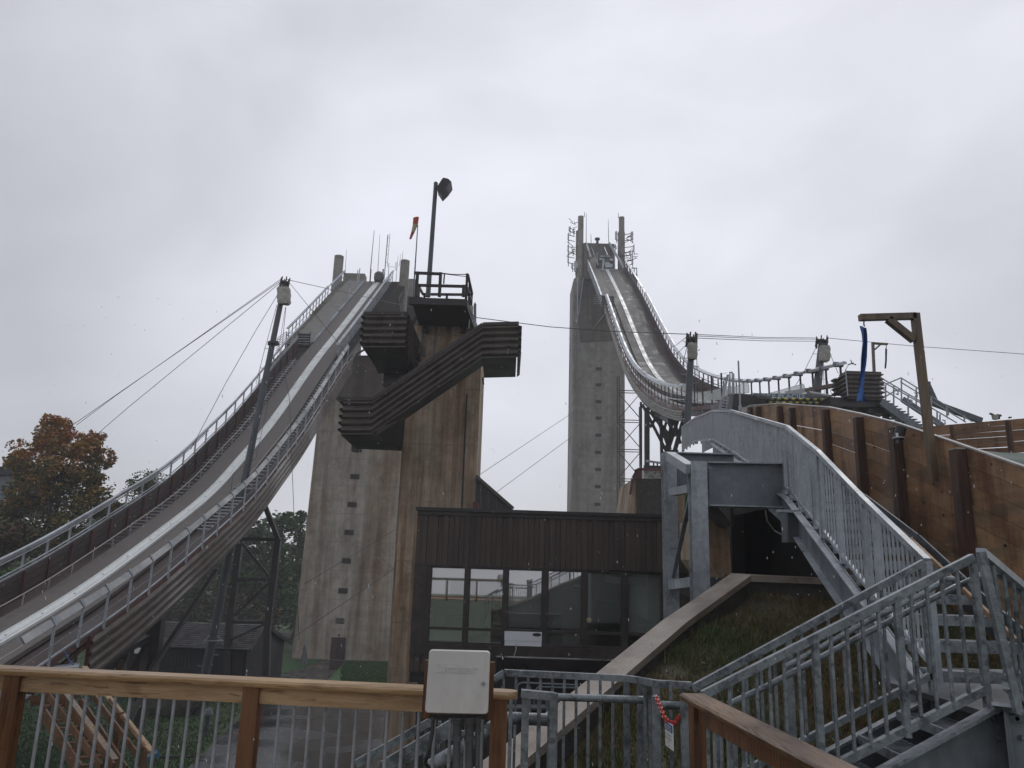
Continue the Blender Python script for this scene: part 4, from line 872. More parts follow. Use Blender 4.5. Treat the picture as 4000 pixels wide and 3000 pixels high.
cells=[(709,332,24,95,30,'wide pale inner'),(880,336,29,96,-80,'large lone outer'),(900,470,13,78,-95,'upper slim outer'),(883,560,14,80,-80,'middle slim outer'),(860,520,18,50,-60,'boxy dark'),(885,615,20,60,-80,'long lowest outer'),(828,655,20,60,-20,'low stubby'),(697,445,26,24,30,'small square inner')]
for i,(x,y,w_,h_,arm,t) in enumerate(cells): cell(x,y,w_,h_,YH+.8,'%s panel antenna on the right round column of the far tower'%t,arm)
for i,(x0_,y0_,x1_,y1_) in enumerate(((205,210,270,240),(220,470,270,490),(810,330,870,330),(815,500,905,500),(815,560,900,590))):
    mb=MB()
    for k in range(7):
        a=P(*cE(x0_+rg.uniform(0,x1_-x0_),y0_+rg.uniform(-20,60)),YH+.9); b=a+V((rg.uniform(-1,1)*1.2,rg.uniform(-.3,.3),rg.uniform(-.8,.8))); mb.beam(a,b,.07,.07)
    mb.build('cable_bracket',M['dark_steel'],t12)
for (a,b,lab) in ((cE(388,90),cE(386,400),'tall whip antenna at the left corner of the far start house'),(cE(368,75),cE(366,130),'short rod antenna beside the left round column top'),(cE(625,160),cE(630,400),'whip antenna at the right corner of the far start house'),(cE(733,85),cE(734,140),'short rod antenna above the right round column'),(cE(437,315),cE(440,410),'tiny rod antenna left of the far roof vent')):
    p0=P(*b,YH+1);p1=P(*a,YH+1); single('whip_antenna',MB().tube(p0,p1,.06,.03,6),M['galv_dark'],lab,'antenna','antennas on the far tower',True)
# elevator lattice in front of the tower
la=thing('lattice_mast',P(2460,1990,100),'slender dark steel lattice mast standing in front of the far grey tower','lattice mast')
Yl=100
for px in (2411,2419,2499,2506):
    X=P(px,1800,Yl).x; bar(la,'chord',(X,Yl,P(px,2010,Yl).z-4),(X,Yl,zat(1470 if px<2450 else 1590,X,Yl)),.14,.14,M['dark_steel'],(0,1,0))
ys_=[1525,1640,1755,1870,1985]; 
for y in ys_: 
    for d in (0,9): bar(la,'cross_bar',P(2415,y+d,Yl),P(2503,y+d+2,Yl),.1,.1,M['dark_steel'])
for y in ys_[:-1]:
    ym=y+57
    for a,b in (((2415,y+10),(2503,y+112)),((2503,y+10),(2415,y+112))): bar(la,'diagonal',P(*a,Yl+.2),P(*b,Yl+.2),.1,.1,M['dark_steel'])
# trestle below the right inrun
t3=thing('steel_trestle',P(2580,1770,62),'crossed black steel trestle hanging under the curve of the right inrun','trestle')
Yt3=66
for a,b,w_ in ((cF(60,870),cF(60,1370),.75),(cF(8,820),cF(8,1480),.35),(cF(180,930),cF(190,1370),.45),(cF(20,840),cF(225,1240),.4),(cF(90,900),cF(250,1110),.55),(cF(150,930),cF(95,1030),.45),(cF(130,910),cF(260,1230),.5),(cF(240,950),cF(195,1100),.4),(cF(285,950),cF(230,1220),.5),(cF(225,940),cF(300,1120),.45),(cF(330,960),cF(240,1240),.55),(cF(290,960),cF(345,1180),.5),(cF(375,970),cF(300,1240),.6),(cF(220,1245),cF(330,1245),.45),(cF(75,1010),cF(100,1040),.3)):
    seg(t3,a,b,Yt3,Yt3,w_*.55,w_*.55)
b_=P(*cF(240,940),64); 
MB().beam(P(*cF(150,930),64),P(*cF(385,945),60),.5,.3).build('bearing_beam',M['dark_steel'],t3)
MB().prism([P(*q,61) for q in (cF(440,890),cF(680,835),cF(830,760),cF(850,830),cF(440,925))],(0,1,0)).build('side_plate',M['dark_steel'],t3)
# pier and rails right of the lattice
pr=thing('concrete_pier',P(2570,1990,40),'dark rough concrete pier block with a rusty pipe rail behind the brown building','pier')
MB().prism([P(*q,40) for q in (cL(805,352),cL(1030,352),cL(1030,660),cL(805,660))],(0,5,0)).build('block',M['conc_dark'],pr)
MB().prism([P(*q,40.05) for q in (cL(805,352),cL(805,660),cL(738,660),cL(775,352))],(0,5,0)).build('lit_battered_side',M['conc_brown'],pr)  # lit side of the pier, its light painted as a paler concrete
for a,b in ((cL(770,345),cL(810,275)),(cL(810,275),cL(1030,280)),(cL(775,345),cL(790,350)),(cL(768,350),cL(748,480))): bar(pr,'pipe_rail',P(*a,39.9),P(*b,39.9),.12,.12,M['red_steel'])
for x in (795,815,835,1005): bar(pr,'rail_post',P(*cL(x,352),39.9),P(*cL(x,278),39.9),.12,.12,M['red_steel'],(0,1,0))
p2=thing('concrete_pier',P(2560,1870,55),'pale streaked concrete pier cap under a galvanised rail','pier')
MB().prism([P(*q,55) for q in (cL(862,262),cL(1030,268),cL(1030,360),cL(862,352))],(0,3,0)).build('cap',M['pale_metal'],p2)
bar(p2,'ledge',P(*cL(860,258),54.9),P(*cL(1030,262),54.9),.3,.22,M['dark_steel'])
bar(p2,'hand_rail',P(*cL(880,208),54.9),P(*cL(1020,228),54.9),.14,.14,M['silver'])
for x in (900,940,970,1000): bar(p2,'rail_post',P(*cL(x,258),54.9),P(*cL(x,212+(x-880)*.14),54.9),.1,.1,M['red_steel'],(0,1,0))
cX=cr(2600,2050,.3617);cR4=cr(3350,1600,.4221);cZ=cr(1500,2600,.3617);cV=cr(2540,2680,.1688)
GW=M['galv_wet'];GV=M['galv'];GD=M['galv_dark']
# ---------------------------------------------------------------- retaining wall, slope, pit
lp=[P(1640,3150,7.2),P(1976,2905,8.4),P(2318,2638,10.0),P(2594,2418,11.3),P(2715,2338,11.9),P(2857,2238,12.5)]
lp=[V(q) for q in lp]
wv=[]
for i,q in enumerate(lp):
    a=lp[max(0,i-1)];b=lp[min(len(lp)-1,i+1)];d=(b-a);d.z=0;d.normalize(); wv.append(V((d.y,-d.x,0)))
W_=.38
rp_=[q+w*W_ for q,w in zip(lp,wv)]
rp_[-1]=P(2934,2291,12.1); rp_[-1].z=lp[-1].z-.03
cw=thing('retaining_wall',lp[2]+V((0,0,-1)),'sloping concrete retaining wall with a broad pale coping cutting diagonally in front of the brown building','retaining wall')
mb=MB(); n0=len(lp)
for q,r_ in zip(lp,rp_): mb.v+=[q,r_,r_+V((0,0,-.09)),q+V((0,0,-.09))]
for i in range(n0-1):
    a=i*4;b=a+4; mb.f+=[[a,a+1,b+1,b],[a+1,a+2,b+2,b+1],[a+2,a+3,b+3,b+2],[a+3,a,b,b+3]]
mb.f+=[[0,3,2,1],[(n0-1)*4+k for k in range(4)]]; mb.build('coping',M['coping'],cw)
mb=MB()
for q,r_,w in zip(lp,rp_,wv): mb.v+=[q+w*.06+V((0,0,-.09)),r_-w*.06+V((0,0,-.09)),r_-w*.06+V((0,0,-3)),q+w*.06+V((0,0,-6))]
for i in range(n0-1):
    a=i*4;b=a+4; mb.f+=[[a+1,a+2,b+2,b+1],[a+2,a+3,b+3,b+2],[a+3,a,b,b+3]]
mb.build('stem',M['conc_dark'],cw)
LR=P(3300,2300,12.3)
zl=lp[-1].z
mb=MB().hexa([(rp_[-1].x+.004,rp_[-1].y,zl-.12),(6.6,12.1,zl-.14),(6.6,12.75,zl-.14),(lp[-1].x+.004,lp[-1].y,zl-.1)],[(rp_[-1].x+.004,rp_[-1].y,zl-.03),(6.6,12.1,zl-.05),(6.6,12.75,zl-.05),(lp[-1].x+.004,lp[-1].y,zl-.004)])
mb.build('ledge_coping',M['coping'],cw); MB().box(rp_[-1].x-.2,6.6,12.2,12.7,zl-1.2,zl-.14).build('ledge_stem',M['conc_dark'],cw)
def zsl(x,y):
    return zl-.30-.46*max(0,(12.3-y))+.10*mnoise.noise(V((x*.9,y*.9,0)))+.05*mnoise.noise(V((x*3,y*3,1)))
def xcop(y):
    for a,b in zip(rp_[:-1],rp_[1:]):
        if a.y<=y<=b.y: return lerp(a.x,b.x,(y-a.y)/(b.y-a.y))
    return rp_[0].x if y<rp_[0].y else rp_[-1].x
mb=MB(); nx,ny=60,60
for jy in range(ny+1):
    y=lerp(4.2,12.25,jy/ny); x0=xcop(y)-.15
    for i in range(nx+1):
        x=lerp(x0,8.2,i/nx); z=zsl(x,y)
        if i<6: z-= (6-i)*.012
        mb.v.append(V((x,y,z)))
for jy in range(ny):
    for i in range(nx): a=jy*(nx+1)+i; mb.f.append([a,a+1,a+nx+2,a+nx+1])
tag(mb.build('hillside',M['earth'],None,True),'steep mossy soil slope beside the retaining wall',kind='structure')
rg=random.Random(11); mb=MB()
for k in range(90000):
    y=rg.uniform(4.6,12.2); x=lerp(xcop(y)+.05,7.2,rg.random()); cl=mnoise.noise(V((x*1.3,y*1.3,5)))
    if cl<-.45+rg.random()*.4-.1: continue
    z=zsl(x,y); h=rg.uniform(.025,.075)*(1+max(0,cl)*2.6); a=rg.uniform(0,6.28); w=rg.uniform(.006,.014); dx,dy=math.cos(a)*w,math.sin(a)*w; t=h*rg.uniform(.2,.9)
    b=rg.uniform(0,6.28); mb.add([(x-dx,y-dy,z-.01),(x+dx,y+dy,z-.01),(x+t*math.cos(b),y+t*math.sin(b),z+h)],[(0,1,2)])
for k in range(70):
    cy=rg.uniform(5.5,12.0); cx=lerp(xcop(cy)+.05,6.5,rg.random()**1.3)
    for j_ in range(45):
        x=cx+rg.gauss(0,.10);y=cy+rg.gauss(0,.09); z=zsl(x,y); h=rg.uniform(.08,.24); a=rg.uniform(0,6.28); w=rg.uniform(.004,.009); dx,dy=math.cos(a)*w,math.sin(a)*w; b=rg.uniform(0,6.28); t=h*rg.uniform(.2,.8)
        mb.add([(x-dx,y-dy,z-.01),(x+dx,y+dy,z-.01),(x+t*math.cos(b),y+t*math.sin(b),z+h)],[(0,1,2)])
fl=MB()
for k in range(500):
    y=rg.uniform(5,12.2); x=lerp(xcop(y)-.3,6.8,rg.random()); z=zsl(x,y)+.02
    if x<xcop(y)+.02: continue
    s_=rg.uniform(.02,.045); a=V((rg.uniform(-1,1),rg.uniform(-1,1),rg.uniform(-.3,.3))).normalized()*s_; b=a.cross(V((0,rg.uniform(-.4,.4),1))); q=V((x,y,z+rg.uniform(0,.04))); fl.add([q-a,q+b*.7,q+a,q-b*.7],[(0,1,2,3)])
tag(fl.build('fallen_leaves',M['maple']),'scattered fallen leaves on the slope',kind='stuff')
tag(mb.build('slope_plants',M['weed']),'ragged weeds and moss covering the slope',kind='stuff')
# small white flowers and stones on the slope
def on_slope(px,py):
    for k in range(400):
        Y=12.2-k*.02; q=P(px,py,Y)
        if q.z<=zsl(q.x,q.y): return q
    return P(px,py,8)
for i,(px,py,n,s,lab) in enumerate(((2370,2720,34,.13,'clump of small white flowers beside the coping behind the picket railing'),(2812,2366,16,.10,'small white flower clump just under the coping bend'),(3185,2350,12,.16,'sparse white flowers high on the slope under the pit'),(2350,2790,10,.1,'few white flowers low beside the picket railing'))):
    c=on_slope(px,py); o=thing('flower_clump',c,lab,'flowers'); mb=MB(); ms=MB()
    for k in range(n):
        q=c+V((rg.gauss(0,s),rg.gauss(0,s*.6),rg.uniform(.10,.26))); 
        ms.add([(q.x-.003,q.y,q.z-.2),(q.x+.003,q.y,q.z-.2),(q.x,q.y,q.z)],[(0,1,2)])
        r_=.011; mb.add([q+V((r_*math.cos(t),r_*math.sin(t)*.6,r_*.6*math.sin(t))) for t in [j_*math.pi/3 for j_ in range(6)]],[tuple(range(6))])
    mb.build('petals',M['signwhite'],o); ms.build('stems',M['blade'],o)
def stone(c,r,name,m,lab,cat='rock'):
    bm=bmesh.new(); bmesh.ops.create_icosphere(bm,subdivisions=3,radius=1)
    for v in bm.verts:
        d=1+.28*mnoise.noise(v.co*1.3+V((c.x,c.y,0)))+.1*mnoise.noise(v.co*4); v.co=V((v.co.x*r[0]*d,v.co.y*r[1]*d,v.co.z*r[2]*d))+c
    mb=MB(); mb.v=[v.co.copy() for v in bm.verts]; mb.f=[[v.index for v in f.verts] for f in bm.faces]; bm.free()
    return single(name,mb,m,lab,cat,smooth=False)
for (px,py,s,lab) in ((3068,2350,.2,'grey stone lying high on the slope under the pit ledge'),(2960,2420,.14,'half buried stone in the middle of the slope'),(3280,2450,.3,'dark stone beside the long stair stringer on the slope'),(2700,2430,.16,'stone right beneath the pale coping')):
    c=on_slope(px,py); stone(c,(s,s*.7,s*.5),'stone',M['rock'],lab)
# pit under the landing
pit=thing('concrete_pit',V((5,16,zl)),'dark open concrete pit below the galvanised stair','pit')
zc_=zat(1985,4.5,13.4)
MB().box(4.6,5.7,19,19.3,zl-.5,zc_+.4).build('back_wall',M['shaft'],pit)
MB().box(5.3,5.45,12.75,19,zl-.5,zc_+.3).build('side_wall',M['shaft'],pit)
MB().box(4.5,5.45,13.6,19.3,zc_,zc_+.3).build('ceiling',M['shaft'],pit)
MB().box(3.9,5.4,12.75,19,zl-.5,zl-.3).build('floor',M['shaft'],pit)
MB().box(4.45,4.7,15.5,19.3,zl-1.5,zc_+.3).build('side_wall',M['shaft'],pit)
q=[cX(455,20),cX(470,370),cX(612,572),cX(650,545),cX(710,520),cX(692,200),cX(665,40),cX(600,-30),cX(540,-90),cX(450,-90)]
MB().prism([P(*a,13.6) for a in q],(0,2.2,0)).build('wing_wall',M['conc_brown'],pit)
q=[cI(555,990),cI(630,1000),cI(760,1150),cI(700,1160),cI(560,1030)]
MB().prism([P(*a,13.2) for a in q],(0,1.4,0)).build('corbel',M['conc_dark'],pit)
q=[cI(285,860),cI(400,860),cI(402,1060),cI(420,1210),cI(400,1215),cI(300,1090)]
MB().prism([P(*a,17.0) for a in q],(0,1.5,0)).build('wing_wall',M['conc_brown'],pit)
pipe(pit,'green_pipe',P(*cI(385,1300),15.5),P(*cI(385,900),15.5),.06,M['turf'])
q=P(*cX(1285,606),12.7); single('drain_cap',MB().tube(q,q+V((0,0,.02)),.10,.09,20),M['signwhite'],'white plastic lid lying on the pit ledge','lid',None,True)
MB().path([P(*cI(1015,1020),12),P(*cI(1030,1110),12),P(*cI(1090,1190),12.0),P(*cI(1190,1245),11.8)],.014).build('loose_cable',M['cable'],pit,True)
# ---------------------------------------------------------------- galvanised steel frame
sf=thing('steel_gantry',P(2690,2420,13),'galvanised wide flange steel frame of two columns and deep girders holding up the stair','steel frame')
def column(pxl,pxr,rt_,rb_,Y):
    a=P((pxl+pxr)/2,rb_,Y); w_=(pxr-pxl)*Y/3000; ztp=zat(rt_,a.x,Y)
    MB().ibeam((a.x,Y,a.z-1.2),(a.x,Y,ztp),w_,w_*.95,.02,upv=(0,1,0)).build('column',GV,sf); return a.x,w_,ztp
def cols(l,r): return (cI(l,0)[0]+cI(r,0)[0])/2
# column widths follow their mid height sighting
xA,wA,zA=column(cI(196,0)[0]+3,cI(300,0)[0]+4,cI(0,555)[1],2400,14.6)
xB,wB,zB_=column(cI(413,0)[0]+5,cI(538,0)[0]+7,cI(0,632)[1],2330,12.8)
def plate(root,name,poly,Y,t,m,dirv=1): return MB().prism([P(*a,Y) for a in poly],(0,t*dirv,0)).build(name,m,root)
# girders
def girder(pts,Y,t=.02):  # web polygon top-left, top-right, bottom-right, bottom-left
    plate(sf,'girder_web',pts,Y,t,GD)
    for (a,b) in ((pts[0],pts[1]),(pts[3],pts[2])):
        A_=P(*a,Y+.01);B_=P(*b,Y+.01); bar(sf,'girder_flange',A_,B_,.26,.024,GV)
girder([cI(545,640),cI(1190,650),cI(1190,1003),cI(545,985)],12.9)
girder([cI(290,562),cI(760,575),cI(760,860),cI(290,850)],14.7)
bar(sf,'strut',P(*cI(245,585),14.3),P(*cI(408,690),12.7),.16,.16,GV)
bar(sf,'strut',P(*cI(258,878),14.3),P(*cI(412,848),13.0),.14,.14,GV)
bar(sf,'strut',P(*cI(262,1630),14.4),P(*cI(440,1605),13.0),.16,.16,GV)
bar(sf,'diagonal_brace',P(*cI(412,895),13.0),P(*cI(268,1560),14.4),.07,.07,GD)
for (x0,x1,y0,y1,Y,c2) in ((297,340,655,820,14.55,2),(545,582,672,905,12.78,1)):
    plate(sf,'splice_plate',[cI(x0,y0),cI(x1,y0+2),cI(x1,y1+2),cI(x0,y1)],Y,-.015,GD)
    for k in range(9):
        for s in range(c2):
            c=P(*cI(lerp(x0,x1,(.3+.4*s) if c2==2 else .5),lerp(y0,y1,(k+.6)/9.2)),Y-.015)
            MB().tube(c,c+V((0,-.03,0)),.026,.022,8).build('bolt',GD,sf,True)
plate(sf,'foot_stiffener',[cX(50,250),cX(120,250),cX(120,265),cX(50,265)],14.3,-.02,GD)
# ---------------------------------------------------------------- long upper stair
us=thing('steel_stairway',P(3640,2640,6.8),'long curving galvanised stairway with picket guards climbing from the landing up past the plank wall','stairway')
bz=[(cJ(1000,1130),6.9),(cJ(600,640),8.4),(cI(1480,1215),9.9),(cI(1225,900),12.4),(cI(750,560),17.7),(cI(598,465),23),(cI(450,475),28),(cI(345,545),33)]
base=[P(*a,Y) for a,Y in bz]
tz=[cJ(918,442),None,None,cI(1180,350),cI(735,217),cI(585,217),cI(435,277),cI(345,352)]
gh=[]
for b,t in zip(base,tz):
    gh.append(zat(t[1],b.x,b.y)-b.z if t else None)
gh[1]=lerp(gh[0],gh[3],.3); gh[2]=lerp(gh[0],gh[3],.6)
tops=[b+V((0,0,h)) for b,h in zip(base,gh)]
b2=resample(base,1) if False else base
def lin(pts,f):
    L=[0]
    for a,b in zip(pts[:-1],pts[1:]): L.append(L[-1]+(b-a).length)
    t=f*L[-1]; k=0
    while k<len(L)-2 and L[k+1]<t: k+=1
    return k,(t-L[k])/(L[k+1]-L[k])
for a,b in zip(tops[:-1],tops[1:]): bar(us,'top_rail',a,b,.06,.06,GV)
for a,b in zip(base[:-1],base[1:]): bar(us,'bottom_rail',a+V((0,0,.06)),b+V((0,0,.06)),.04,.04,GV)
rgt=[V((1.15,0,0))]*3+[V((1.15,.1,0)),V((1.15,.25,0)),V((1.1,.4,0)),V((1.0,.6,0)),V((1.0,.6,0))]
for b,t in zip(base,tops): bar(us,'post',b+V((0,0,-.05)),t,.06,.06,GV,(0,1,0))
tot=sum((b-a).length for a,b in zip(base[:-1],base[1:])); npk=int(tot/.115); mbs=MB()
for k in range(1,npk):
    i,t=lin(base,k/npk); a=base[i].lerp(base[i+1],t); c=tops[i].lerp(tops[i+1],t)
    if k<100: bar(us,'picket',a+V((0,0,.06)),c,.016,.02,GV,(0,1,0))
    else: mbs.beam(a+V((0,0,.06)),c,.03,.026,(0,1,0))
    if k%11==0: bar(us,'panel_post',a+V((0,0,-.05)),c,.045,.045,GV,(0,1,0))
o=mbs.build('picket',GV,us); o['kind']='stuff'
# far side guard of the lower flights, with slotted kick panel look
fb=[b+r_ for b,r_ in zip(base,rgt)]; ft=[b+V((0,0,h-.02)) for b,h in zip(fb,gh)]
mbs=MB()
for k in range(int(npk*.80),npk):
    i,t=lin(fb,k/npk); mbs.beam(fb[i].lerp(fb[i+1],t)+V((0,0,.05)),ft[i].lerp(ft[i+1],t)-V((0,0,.05)),.03,.026,(0,1,0))
o=mbs.build('far_picket',GV,us); o['kind']='stuff'

# stringers
def stringer(pts,dz0,h,name='stringer',m=GD,fl=True):
    for a,b in zip(pts[:-1],pts[1:]):
        bar(us,name,a+V((0,0,dz0-h/2)),b+V((0,0,dz0-h/2)),.02,h,m)
        if not fl: continue
        bar(us,'stringer_flange',a+V((-.04,0,dz0)),b+V((-.04,0,dz0)),.10,.02,GV); bar(us,'stringer_flange',a+V((-.04,0,dz0-h)),b+V((-.04,0,dz0-h)),.10,.02,GV)
sb=[base[0]+V((0,-.1,-.12))]+base[1:6]; stringer([q+V((-.03,0,-.07)) for q in sb],0,.40)
stringer([q+V((1.2,0,-.02)) for q in base[:5]],.06,.36,m=M['pole'],fl=False)
# treads
mbt=0
for i in range(0,5):
    a,b=base[i],base[i+1]; n=max(2,int(round((b.z-a.z)/.19)))
    for k in range(n):
        c=a.lerp(b,(k+.5)/n); 
        t=MB().box(c.x+.0,c.x+1.14,c.y-.14,c.y+.14,c.z-.1,c.z-.06).box(c.x+.0,c.x+1.14,c.y-.14,c.y-.12,c.z-.16,c.z-.1)
        t.build('tread',GW,us)
# stub beam under the stair
MB().box(P(*cI(1197,1100),11.6).x,P(*cI(1197,1100),11.6).x+1.5,11.6,11.9,P(*cI(1197,1280),11.6).z,P(*cI(1197,1038),11.6).z).build('cross_beam',GD,us)
q=P(*cI(1240,1032),11.5); MB().box(q.x-.22,q.x+.2,11.45,11.6,q.z-.02,q.z+.02).build('bearing_plate',GV,us)
# hand rail on the wall side
hp=[P(*cQ(330,300),6.7),P(*cQ(415,298),6.7)]
MB().path([P(*cQ(330,318),6.7),P(*cQ(330,300),6.7),P(*cQ(415,298),6.7),P(*cQ(418,320),6.9)],.024,10).build('handrail_loop',GW,us,True)
# ---------------------------------------------------------------- lower stair
ls=thing('steel_stairway',P(3300,2980,5.6),'short galvanised stair flight with grated treads rising right to the steel landing in the foreground','stairway')
Yn=5.3; Yf_=6.15
nT=[P(2746,2714,Yn),P(*cJ(0,1058),Yn),P(*cJ(1208,418),Yn)]
bar(ls,'top_rail',nT[0],nT[2],.05,.05,GW)
nB=[P(*cJ(500,1592),Yn),P(*cJ(1290,1190),Yn)]; 
dn=(nB[1]-nB[0]); nb0=nB[0]-dn*.95
bar(ls,'bottom_rail',nb0,nB[1],.05,.05,GW)
def yrow(T,B,px,Y):  # vertical between two sloping rails at a column (top sighting)
    t=P(px,1500,Y)
    for _ in range(3):
        x=t.x; z=T[0].z+(T[-1].z-T[0].z)*(x-T[0].x)/(T[-1].x-T[0].x); t.x=xat(px,Y,z)
    x=t.x; z=T[0].z+(T[-1].z-T[0].z)*(x-T[0].x)/(T[-1].x-T[0].x); zb3=B[0].z+(B[-1].z-B[0].z)*(x-B[0].x)/(B[-1].x-B[0].x)
    return V((x,Y,zb3)),V((x,Y,z))
for x in (-230,-150,-70,5,90,175,367,460,552,645,838,930,1018,1108):
    a,b=yrow([nT[0],nT[2]],[nb0,nB[1]],cJ(x,0)[0],Yn); bar(ls,'picket',a,b,.019,.019,GW,(0,1,0))
for x,ex in ((275,-.3),(755,-.05),(1205,-.12)):
    a,b=yrow([nT[0],nT[2]],[nb0,nB[1]],cJ(x,0)[0],Yn); bar(ls,'post',a+V((0,0,ex)),b,.042,.042,GW,(0,1,0))
MB().path([P(*cK(1740,650),5.42),P(*cJ(0,1175),5.42),P(*cJ(560,875),5.42),P(*cJ(1100,595),5.42),P(*cJ(1255,525),5.42),P(*cJ(1300,520),5.6)],.021,12).build('handrail',GW,ls,True)
for x in (268,745,1200):
    a,b=yrow([nT[0],nT[2]],[nb0,nB[1]],cJ(x,0)[0],Yn); q=b+V((.02,0,-.2)); MB().path([q,q+V((0,.08,0)),q+V((0,.12,.05))],.008).build('bracket',GW,ls,True)
fT=[P(2703,2690,Yf_),P(*cJ(918,448),Yf_)]; fB=[P(*cJ(240,1482),Yf_),P(*cJ(960,1112),Yf_)]; fb0=fB[0]-(fB[1]-fB[0])*1.05
bar(ls,'top_rail',fT[0],fT[1],.05,.05,GW); bar(ls,'bottom_rail',fb0,fB[1],.045,.045,GW)
for x in (-400,-310,-220,-130,-45,35,195,275,352,430,513,590,665,740,815):
    a,b=yrow(fT,[fb0,fB[1]],cJ(x,0)[0],Yf_); bar(ls,'picket',a,b,.019,.019,GW,(0,1,0))
for x in (117,905):
    a,b=yrow(fT,[fb0,fB[1]],cJ(x,0)[0],Yf_); bar(ls,'post',a+V((0,0,-.25)),b,.045,.045,GW,(0,1,0))
MB().path([P(*cJ(100,1065),Yf_-.12),P(*cJ(560,810),Yf_-.12),P(*cJ(900,640),Yf_-.12),P(*cJ(1030,560),Yf_-.1)],.021,12).build('handrail',GW,ls,True)
# stringers as plates with flanges
q0=P(*cQ(-600,1950),Yn-.06);q1=P(*cQ(760,1203),Yn-.06); bar(ls,'stringer_flange',q0,q1,.10,.022,GW)
dq=V((0,.05,-.011)); MB().add([q0+dq,q1+dq,q1+dq+V((0,0,-1.4)),q0+dq+V((0,0,-1.4))],[(0,1,2,3)]).build('stringer',GD,ls)
q0=P(*cJ(380,1545),Yf_+.05);q1=P(*cJ(1010,1215),Yf_+.05); q0=q0-(q1-q0)*1.2; bar(ls,'stringer_flange',q0,q1,.08,.02,GW)
MB().add([q0+V((0,0,-.01)),q1+V((0,0,-.01)),q1+V((0,0,-.3)),q0+V((0,0,-.3))],[(0,1,2,3)]).build('stringer',GD,ls)
# grated treads
def tread(cx,cz,nm='tread'):
    mb=MB(); x0,x1=cx-.14,cx+.14; y0,y1=Yn+.02,Yf_
    mb.box(x0,x0+.02,y0,y1,cz-.06,cz); mb.box(x1-.02,x1,y0,y1,cz-.06,cz)
    k=0; y=y0
    while y<y1: mb.box(x0+.02,x1-.02,y,y+.006,cz-.03,cz-.002); y+=.032
    x=x0+.04
    while x<x1-.03: mb.box(x,x+.005,y0,y1,cz-.028,cz-.006); x+=.05
    return mb.build(nm,GW,ls)
c=P(*cJ(1050,1395),(Yn+Yf_)/2); 
for k in range(6): tread(c.x-.30*k,c.z-.172*k)
# landing
zl2=P(*cJ(1230,1290),5.6).z
MB().box(P(*cJ(1150,1290),5.6).x,4.9,Yn-.05,6.75,zl2-.04,zl2).build('landing_plate',M['pole'],ls)
MB().box(P(*cJ(1150,1290),5.6).x,4.9,Yn-.02,Yn+.0,zl2-1.6,zl2-.045).build('landing_fascia',GD,ls)
q=P(*cJ(985,1215),6.4); MB().box(q.x,q.x+1.5,6.7,6.76,zl2-.35,zl2-.05).build('landing_beam',GD,ls)
for (x,y) in ((700,1295),(720,1370),(860,1300),(740,1440),(905,1440)):
    c=P(*cQ(x,y),Yn-.03); MB().tube(c,c+V((0,-.02,0)),.018,.015,8).build('bolt',GD,ls,True)
# ---- third flight at the right edge
rs3=thing('steel_stairway',P(3930,2700,5.2),'galvanised picket guard of a flight going down at the right edge of the picture','stairway')
tops3=[(cQ(610,103),5.05),(cQ(922,362),5.9)]; T0=P(*tops3[0][0],5.05);T1=P(*tops3[1][0],5.9)
B0=P(*cQ(790,1065),5.05);B1=P(*cQ(922,1190),5.75)
ext=1.6
T2=T1+(T1-T0)*ext;B2=B1+(B1-B0)*ext*2.0
bar(rs3,'top_rail',T0,T2,.055,.05,GV); bar(rs3,'bottom_rail',B0,B2,.045,.045,GW)
for k in range(12):
    t=k/11; a=T0.lerp(T2,t); b=B0.lerp(B2,t); bar(rs3,'post' if k in (0,) else 'picket',b+(V((.06,0,-.16)) if k==0 else V((0,0,0))),a,.045 if k==0 else .022,.045 if k==0 else .022,GW,(0,1,0))
S0=P(*cQ(768,1205),5.1);S1=P(*cQ(922,1378),5.75);S2=S1+(S1-S0)*2.5
bar(rs3,'stringer_flange',S0,S2,.12,.02,GV); MB().add([S0,S2,S2+V((0,0,-.5)),S0+V((0,0,-.5))],[(0,1,2,3)]).build('stringer',GD,rs3)
MB().path([P(*cQ(590,300),5.3),P(*cQ(600,272),5.35),P(*cQ(740,268),5.6),P(*cQ(870,375),5.9),P(*cQ(1000,470),6.3)],.022,12).build('handrail',GW,rs3,True)
MB().path([P(*cQ(625,300),5.3),P(*cQ(632,390),5.3),P(*cQ(680,400),5.5)],.008).build('bracket',GW,rs3,True)
# ---------------------------------------------------------------- landing railing behind the timber rail
lr=thing('steel_railing',P(2200,3100,6.8),'galvanised picket railing of the lower landing in front of the retaining wall','railing')
Yr_=6.8
a0=P(*cZ(1300,75),Yr_);a1=P(2453,2650,Yr_); bar(lr,'top_rail',a0,a1,.055,.05,GW)
a2=P(*cK(1225,497),6.3); bar(lr,'top_rail',a1,a2,.055,.05,GW); a3=P(*cK(1475,512),6.15); bar(lr,'top_rail',a2,a3,.055,.05,GW)
bar(lr,'top_rail',P(*cZ(1185,150),Yr_-.0),a0,.055,.05,GW)
HB=1.15
for x in (125,215,302,390,477,562,648,735,820,910):
    X=P(*cK(x,430),Yr_).x; z=lerp(a0.z,a1.z,(X-a0.x)/(a1.x-a0.x)); bar(lr,'picket',(X,Yr_,z-HB),(X,Yr_,z),.022,.022,GW,(0,1,0))
for px,py,Y,w_ in ((1008,460,Yr_,.045),(1110,490,6.75,.055),(1222,500,6.3,.05)):
    q=P(*cK(px,py),Y); bar(lr,'post',q+V((0,0,-HB-.1)),q,w_,w_,GW,(0,1,0))
for px in (1140,1175): q=P(*cK(px,480),6.5); bar(lr,'picket',q+V((0,0,-HB)),q,.022,.022,GW,(0,1,0))
for px in (1325,1418,1510): q=P(*cK(px,512),6.2); bar(lr,'picket',q+V((0,0,-HB)),q,.022,.022,GW,(0,1,0))
